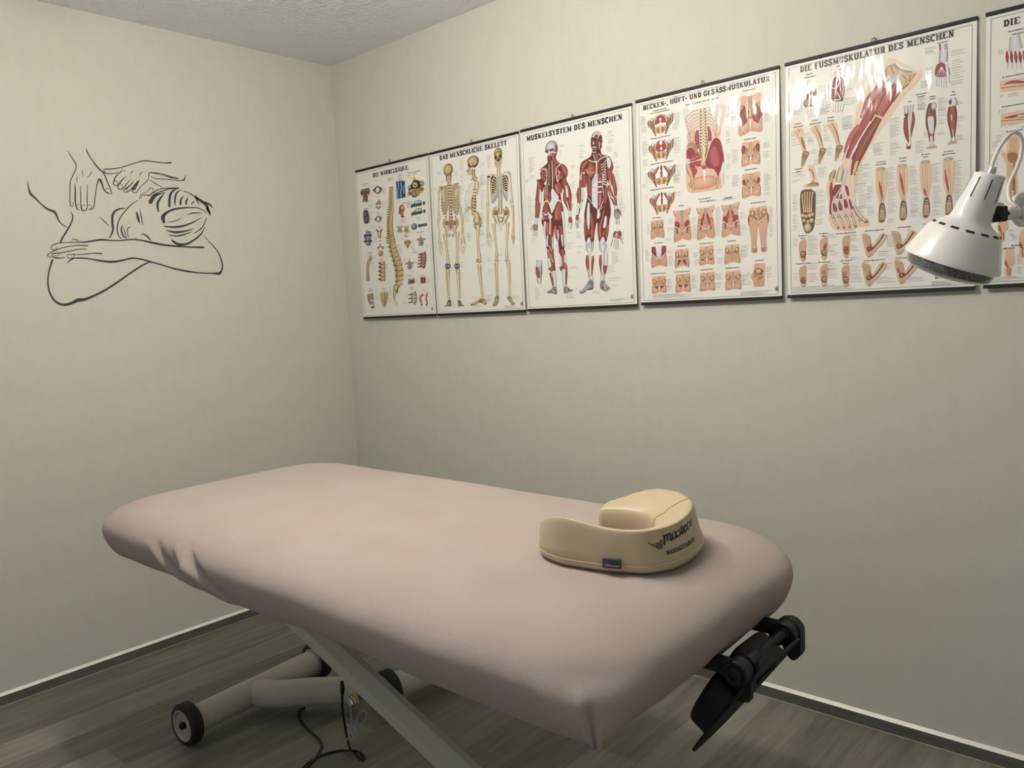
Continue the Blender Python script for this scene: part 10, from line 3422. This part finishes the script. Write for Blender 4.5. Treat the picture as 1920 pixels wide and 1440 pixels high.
WALL_ART = '''1202.7 1960.7 1203.9 1959.9 1192.3 1941.8 1194.8 1940.0 1179.0 1917.8 1182.3 1916.4 1181.1 1896.1 1184.2 1896.7 1194.7 1869.6 1197.6 1870.7 1204.4 1848.7 1207.6 1849.0 1209.3 1809.8 1212.1 1809.7 1212.5 1777.8 1215.3 1777.4 1211.1 1760.0 1213.3 1758.8 1206.8 1759.0 1205.6 1757.8 1204.3 1768.8 1202.5 1769.3 1208.2 1773.8 1207.2 1774.8
1135.9 1976.8 1137.2 1976.4 1134.0 1966.1 1137.8 1964.2 1125.6 1946.4 1128.6 1944.2 1101.6 1912.2 1105.3 1908.9 1080.8 1890.5 1084.8 1887.6 1072.0 1862.5 1075.9 1860.7 1063.3 1834.7 1066.7 1833.3 1060.8 1815.8 1063.4 1816.7 1074.4 1814.3 1073.2 1816.6 1088.4 1824.1 1084.9 1826.7 1096.3 1847.1 1090.9 1849.6 1101.5 1861.1 1094.6 1865.8 1101.7 1864.2 1104.8 1868.3 1107.1 1853.7 1110.8 1854.6 1113.9 1834.9 1116.8 1835.2 1123.3 1792.3 1126.6 1792.5 1129.7 1763.5 1132.9 1764.5 1140.7 1750.8 1142.1 1753.7 1152.5 1751.7 1150.2 1751.8 1141.5 1759.3 1140.1 1758.3 1140.8 1765.1 1139.5 1766.6 1152.6 1767.7 1152.2 1769.0
1071.8 1816.2 1070.8 1817.9 1084.5 1822.7 1082.8 1823.8 1080.5 1832.7 1079.6 1831.2 1069.7 1834.6 1069.7 1832.7
1190.1 1843.3 1191.8 1843.0 1188.6 1820.5 1193.4 1820.0 1191.5 1797.4 1196.8 1796.9 1192.7 1770.2 1197.5 1769.0 1189.0 1751.1 1191.9 1749.0 1183.7 1750.0 1184.2 1748.1
1171.1 1837.8 1172.4 1837.7 1172.0 1807.9 1174.8 1807.6 1175.6 1770.8 1178.4 1770.5 1175.7 1752.8 1178.4 1751.5 1168.4 1747.7 1169.3 1743.7 1161.0 1751.8 1157.9 1749.8 1155.7 1767.3 1152.9 1767.3 1153.4 1799.8 1150.6 1800.0 1147.0 1842.0 1145.2 1842.0
1191.4 1748.8 1189.7 1749.5 1194.0 1758.1 1192.3 1758.3 1190.2 1767.3 1189.2 1766.0 1182.1 1768.7 1182.1 1767.4
1174.7 1753.0 1173.0 1753.5 1175.7 1761.6 1173.9 1761.5 1171.4 1767.2 1171.1 1765.5 1162.2 1766.9 1162.6 1765.0
1158.8 1898.6 1159.6 1898.5 1159.2 1887.1 1161.5 1886.7 1159.4 1872.4 1160.7 1872.1
1178.1 1872.5 1178.8 1872.6 1180.5 1862.2 1182.8 1862.2 1182.0 1847.5 1183.3 1847.4
1125.0 1894.5 1125.7 1894.8 1131.3 1881.6 1133.4 1883.2 1143.8 1870.4 1144.6 1871.3
817.2 1952.2 816.9 1958.3 844.5 1949.8 843.9 1953.5 885.1 1950.3 884.3 1954.0 924.6 1950.1 924.5 1954.3 964.6 1937.2 965.2 1940.1 1014.4 1917.0 1014.9 1920.4 1053.1 1907.3 1053.2 1910.8 1078.6 1904.1 1079.1 1907.4 1081.1 1899.3 1084.4 1897.5 1072.7 1892.5 1074.1 1889.0 1054.8 1892.9 1054.9 1889.9 1031.0 1897.3 1031.0 1895.4
1010.7 1916.5 1011.5 1916.7 1015.0 1903.5 1017.2 1905.1 1030.3 1890.0 1032.7 1892.2 1042.9 1872.6 1046.9 1874.2 1049.4 1854.3 1053.5 1853.6 1044.5 1848.8 1045.7 1845.8 1037.4 1850.8 1035.3 1849.9 1037.5 1861.6 1035.8 1862.8 1046.1 1865.3 1045.1 1867.1
1000.7 1886.1 1001.6 1887.0 1013.1 1872.4 1015.5 1874.6 1025.7 1857.1 1029.5 1859.2 1034.3 1841.2 1038.4 1840.5 1027.4 1836.4 1027.8 1832.3 1013.4 1843.7 1011.6 1841.5 1002.8 1858.8 1000.3 1856.7 981.8 1878.1 980.9 1877.1
1020.7 1842.0 1018.7 1842.1 1019.7 1851.2 1017.9 1852.2 1025.6 1855.0 1025.3 1856.9 1031.2 1851.1 1031.9 1852.2
971.8 1871.7 972.8 1872.5 986.1 1852.7 988.9 1855.4 1001.7 1839.0 1004.7 1842.8 1016.0 1828.8 1018.4 1829.0 1007.0 1826.8 1007.1 1823.8 992.8 1833.3 991.3 1830.9 980.7 1846.9 976.7 1843.3 964.9 1865.3 960.0 1861.1 951.0 1876.7 950.0 1875.8
1005.1 1829.3 1003.6 1828.3 999.8 1836.2 997.8 1836.7 1005.8 1839.7 1005.3 1841.7 1012.8 1837.1 1013.2 1838.4
973.5 1833.7 971.7 1833.3 970.3 1841.4 968.4 1842.4 976.2 1841.5 976.9 1843.2 981.3 1834.7 982.8 1835.7
950.0 1875.0 951.1 1875.6 966.9 1844.5 971.0 1847.2 980.4 1832.2 984.2 1833.4 977.5 1827.3 978.8 1824.4 966.7 1828.8 965.0 1826.5 950.0 1850.5 948.2 1848.9 920.5 1877.2 918.3 1875.4 914.2 1889.2 912.3 1888.9 911.5 1905.6 909.0 1904.1 898.7 1910.4 899.1 1907.2 858.1 1908.9 859.1 1905.8 822.7 1900.8 824.2 1897.1 789.8 1895.8 793.3 1892.4 819.0 1893.3 818.4 1895.4 854.3 1900.6 853.8 1902.1 904.1 1907.7 903.7 1909.1
1000.9 1910.1 1001.5 1910.6 1004.7 1904.5 1006.4 1906.0 1008.4 1901.8 1009.0 1902.4
971.0 1911.4 971.7 1911.8 975.9 1903.0 978.0 1904.9 985.6 1896.1 986.1 1896.7
934.1 1910.3 934.7 1910.8 943.0 1900.2 945.3 1901.8 949.7 1890.6 950.4 1891.0
1007.1 1871.7 1007.8 1869.7 1003.8 1871.0 1004.5 1869.1
980.4 1863.7 981.4 1861.8 977.6 1862.4 978.6 1860.6
906.0 1894.9 906.5 1894.1 885.5 1888.6 886.2 1886.1 834.6 1888.9 835.1 1886.3 787.9 1888.2 788.2 1885.5 770.7 1893.9 767.3 1889.9 758.8 1911.2 757.5 1910.7
910.2 1881.8 910.8 1881.1 886.9 1868.0 888.8 1865.2 860.8 1854.4 861.6 1853.1
1346.7 1842.2 1347.8 1842.0 1345.6 1818.5 1349.6 1817.3 1339.1 1798.8 1346.0 1793.6 1324.8 1782.0 1329.4 1777.1 1310.9 1764.4 1313.9 1760.9 1291.2 1749.1 1295.5 1742.5 1266.2 1737.7 1272.5 1731.3 1257.5 1708.2 1261.3 1705.7 1247.0 1692.9 1249.2 1690.1 1230.5 1683.4 1231.4 1681.7
1214.4 1742.1 1215.1 1741.7 1207.5 1723.1 1211.8 1722.7 1214.8 1698.7 1219.5 1700.6 1232.8 1667.6 1237.8 1670.7 1250.3 1642.0 1255.4 1645.0 1258.2 1624.8 1263.7 1627.1
1291.5 1560.7 1298.0 1562.8 1306.5 1523.9 1311.3 1525.1 1314.2 1488.3 1319.2 1488.3 1313.4 1452.8 1318.8 1451.2 1302.0 1421.8 1307.1 1417.8 1283.3 1406.6 1286.7 1399.6 1263.8 1404.5 1263.9 1395.7 1242.8 1411.0 1240.4 1401.7 1224.2 1421.5 1222.2 1408.7 1197.2 1422.5 1195.7 1412.8 1165.0 1433.6 1162.6 1426.3 1122.2 1453.6 1119.2 1447.1 1072.8 1483.6 1069.5 1477.8 1021.7 1516.9 1018.7 1511.6 969.6 1548.6 967.1 1543.4 938.9 1559.0 938.0 1556.1
1262.9 1627.6 1263.3 1624.2 1250.2 1627.4 1250.3 1625.0 1215.4 1629.9 1215.6 1627.0 1171.1 1633.4 1171.2 1628.3 1143.8 1639.1 1143.6 1633.4 1115.8 1643.7 1116.4 1636.9 1083.6 1641.1 1084.3 1636.4 1046.3 1640.8 1046.5 1636.7 1002.7 1646.6 1003.1 1641.8 963.5 1644.2 964.7 1639.4 919.1 1636.9 921.3 1629.3 869.2 1628.8 870.9 1621.6 817.8 1624.8 818.9 1618.7 764.8 1622.6 765.6 1617.0 710.1 1623.6 711.0 1616.1
1260.4 1625.1 1260.7 1626.9 1280.1 1618.5 1281.1 1621.6 1292.3 1609.9 1294.3 1611.5 1293.5 1603.3 1294.7 1601.9 1282.7 1600.5 1282.6 1598.7 1275.9 1607.0 1274.5 1606.1 1275.3 1612.0 1274.0 1612.0
1167.4 1615.2 1166.9 1618.7 1199.1 1615.8 1199.0 1618.7 1234.3 1611.6 1234.4 1614.0 1264.9 1603.1 1265.5 1605.8 1291.3 1591.4 1292.2 1593.9 1307.7 1580.0 1309.9 1582.1 1305.4 1576.3 1306.7 1574.2 1295.6 1572.8 1296.1 1571.5
1173.9 1602.8 1173.7 1604.7 1200.4 1601.9 1200.4 1604.8 1240.4 1592.9 1240.6 1595.8 1266.7 1586.8 1266.8 1590.1 1289.9 1584.5 1290.7 1587.2 1291.9 1577.7 1294.7 1575.7 1280.7 1572.2 1282.0 1567.9 1264.2 1571.7 1264.4 1568.8 1250.4 1573.1 1250.4 1571.3
1286.5 1580.0 1287.0 1578.2 1276.4 1577.8 1276.4 1576.0 1271.6 1581.9 1270.1 1581.2 1271.7 1587.4 1270.5 1587.6
1120.5 1585.9 1119.9 1590.5 1157.4 1587.6 1157.3 1590.6 1193.6 1582.5 1193.4 1585.4 1239.3 1582.2 1239.5 1584.5 1240.7 1575.5 1242.3 1574.6 1234.0 1570.8 1234.5 1568.4 1212.2 1573.0 1212.6 1568.4 1181.2 1572.4 1181.9 1567.8 1154.4 1568.9 1155.6 1564.3 1118.6 1563.2 1120.0 1556.4 1082.3 1561.6 1082.7 1553.6 1044.5 1566.8 1043.9 1560.5 1009.7 1574.7 1010.0 1568.8 970.4 1570.8 971.9 1565.5 936.2 1561.4 938.4 1555.6 892.1 1548.7 893.9 1543.9 841.6 1534.2 843.7 1528.3 789.7 1524.3 791.5 1517.6 736.6 1516.3 737.4 1511.9 681.3 1514.4 681.9 1509.2 652.2 1516.9 648.6 1506.4 638.9 1529.5 632.4 1527.7 636.0 1554.6 630.4 1555.7 647.5 1596.2 643.0 1598.5 671.9 1630.0 669.0 1632.2 705.5 1667.7 704.3 1668.8
1219.0 1583.6 1220.7 1583.6 1220.2 1572.4 1221.6 1573.5 1229.8 1569.0 1230.1 1570.3
1220.5 1568.2 1221.9 1571.2 1234.0 1559.5 1236.2 1563.1 1246.1 1550.2 1246.9 1551.1
1221.0 1634.4 1219.3 1634.2 1218.7 1641.7 1218.5 1639.9 1205.4 1639.1 1206.2 1636.7 1189.3 1635.0 1189.5 1634.2
963.5 1796.0 964.4 1797.6 994.0 1774.3 996.1 1776.9 1025.5 1740.0 1028.6 1742.3 1044.6 1710.9 1048.3 1712.2 1051.9 1682.7 1056.0 1682.5 1049.9 1659.5 1053.3 1658.0 1040.3 1645.3 1041.9 1644.0
1014.3 1763.0 1014.5 1764.9 1043.3 1754.0 1045.6 1760.1 1060.1 1737.6 1067.8 1741.0 1065.4 1710.7 1073.7 1710.4 1065.9 1681.9 1073.1 1682.1 1074.5 1661.7 1079.5 1663.8 1085.3 1647.3 1088.2 1649.0
1112.8 1725.7 1113.8 1724.6 1096.8 1710.5 1099.0 1708.2 1081.9 1693.5 1082.9 1692.4
971.1 1751.7 975.3 1750.6 965.8 1730.7 975.0 1728.1 965.4 1707.6 967.9 1706.8
958.6 1766.1 959.5 1765.9 955.3 1735.3 959.0 1734.5 953.4 1702.1 955.4 1701.6
1032.9 1701.5 1033.7 1701.6 1036.2 1678.7 1041.4 1678.0 1030.5 1658.4 1035.2 1655.5 1021.8 1648.5 1023.7 1646.6
1031.8 1697.9 1032.6 1697.6 1025.2 1674.4 1027.6 1673.5 1020.7 1649.3 1022.6 1648.7
1003.4 1690.1 1004.8 1693.2 1011.9 1685.8 1014.6 1687.1 1015.5 1669.6 1018.1 1669.3 1012.3 1649.5 1013.7 1649.1
967.4 1662.2 966.9 1660.4 953.8 1668.4 954.8 1664.8 938.2 1659.5 942.6 1654.9 927.2 1643.6 929.3 1641.9
990.4 1650.4 990.2 1648.5 982.9 1652.1 982.7 1650.1
958.8 1802.3 956.4 1801.8 953.1 1817.8 951.4 1816.2 931.8 1829.9 931.0 1828.3 923.8 1834.1 923.2 1832.9
951.9 1806.4 949.7 1805.4 945.4 1816.8 944.6 1815.2 927.4 1821.4 927.3 1817.8 917.2 1822.0 917.2 1820.6
926.8 1832.5 925.5 1831.2 910.2 1848.8 909.2 1846.6 898.7 1846.8 901.0 1845.2 901.1 1836.0 902.5 1836.1
923.5 1816.0 922.1 1814.0 902.4 1833.2 900.2 1829.2 875.0 1846.8 874.4 1843.9 838.1 1854.8 838.2 1851.1 795.9 1858.6 796.6 1852.5
800.7 1852.5 800.6 1853.9 833.1 1848.0 833.4 1851.7 864.7 1836.9 865.6 1840.3 890.8 1824.8 892.5 1829.0 912.5 1813.8 913.3 1815.5
852.5 1834.9 852.8 1836.2 885.5 1818.7 888.5 1825.9 899.6 1804.5 909.2 1813.2 907.7 1789.5 922.0 1797.5
853.9 1833.0 855.0 1833.8 872.3 1806.2 879.1 1810.3 883.1 1787.4 892.5 1788.0 884.3 1758.5 889.9 1757.6
801.4 1852.5 802.1 1853.7 820.8 1836.6 827.0 1841.5 830.7 1815.3 840.3 1816.3 835.5 1780.7 844.2 1780.4
780.6 1850.0 781.2 1851.2 800.8 1836.3 805.5 1839.7 810.3 1811.8 817.7 1812.5 815.1 1786.0 817.8 1785.8
774.5 1826.9 775.7 1827.7 785.4 1810.1 792.2 1812.4 789.0 1792.1 796.5 1792.5
756.4 1820.5 757.7 1821.2 762.8 1806.6 769.8 1808.5 766.0 1793.5 772.4 1793.8
732.0 1806.5 732.9 1807.7 738.3 1799.9 741.7 1803.2 747.0 1792.3 748.6 1793.5
775.6 1846.9 776.5 1844.9 749.0 1840.6 750.9 1837.6 725.5 1824.1 728.8 1821.5 714.8 1798.4 716.9 1797.3
725.2 1833.7 727.2 1832.5 715.8 1824.1 722.6 1817.4 689.1 1808.9 697.4 1799.8 673.3 1792.6 682.7 1786.8 672.7 1781.2 683.0 1777.5 666.2 1751.9 669.0 1750.7
691.5 1809.9 694.5 1804.0 663.6 1801.5 668.5 1794.9 652.9 1785.6 654.8 1784.1
674.3 1794.6 685.7 1789.8 670.1 1776.3 677.6 1772.5 664.8 1762.6 667.4 1761.0
721.9 1828.8 725.9 1827.4 717.9 1813.7 721.9 1812.3 715.1 1798.1 716.6 1797.6
874.5 1716.4 863.5 1719.0 878.8 1734.7 863.1 1735.4 871.0 1748.3 862.0 1740.1 848.7 1762.8 845.4 1755.6 815.1 1775.7 814.2 1768.1 766.2 1782.1 766.4 1777.1 722.4 1782.9 723.4 1779.1 695.4 1773.4 697.1 1771.0 682.4 1759.9 683.7 1758.8
851.1 1717.7 851.0 1716.3 819.6 1725.4 818.8 1722.4 794.0 1737.3 793.5 1736.0
770.3 1750.6 770.0 1749.2 741.3 1761.7 741.2 1757.3 705.6 1761.1 705.8 1759.6
867.7 1702.5 868.5 1698.1 831.8 1701.8 832.4 1694.5 789.9 1708.4 788.7 1701.3 745.7 1724.2 743.9 1719.7 707.6 1743.3 707.0 1742.1
861.5 1685.5 862.2 1683.5 828.1 1682.4 829.4 1673.9 786.4 1686.1 785.7 1680.1 744.7 1696.5 744.4 1695.1
852.9 1668.3 853.5 1666.3 824.7 1665.6 825.2 1660.6 793.1 1671.6 792.2 1666.8 754.0 1683.9 753.6 1682.5
684.3 1741.3 686.3 1742.0 700.3 1709.9 703.7 1711.8 722.2 1687.9 724.4 1690.9 751.7 1673.4 752.3 1674.7
696.3 1702.8 698.1 1703.7 714.4 1672.3 718.6 1675.9 749.9 1644.3 753.7 1650.3 784.9 1627.0 786.3 1635.2 818.9 1625.6 816.1 1635.2 837.9 1635.6 832.3 1642.7 844.9 1647.7 843.3 1649.2'''
for i in range(6): chart(i)
wall_art()
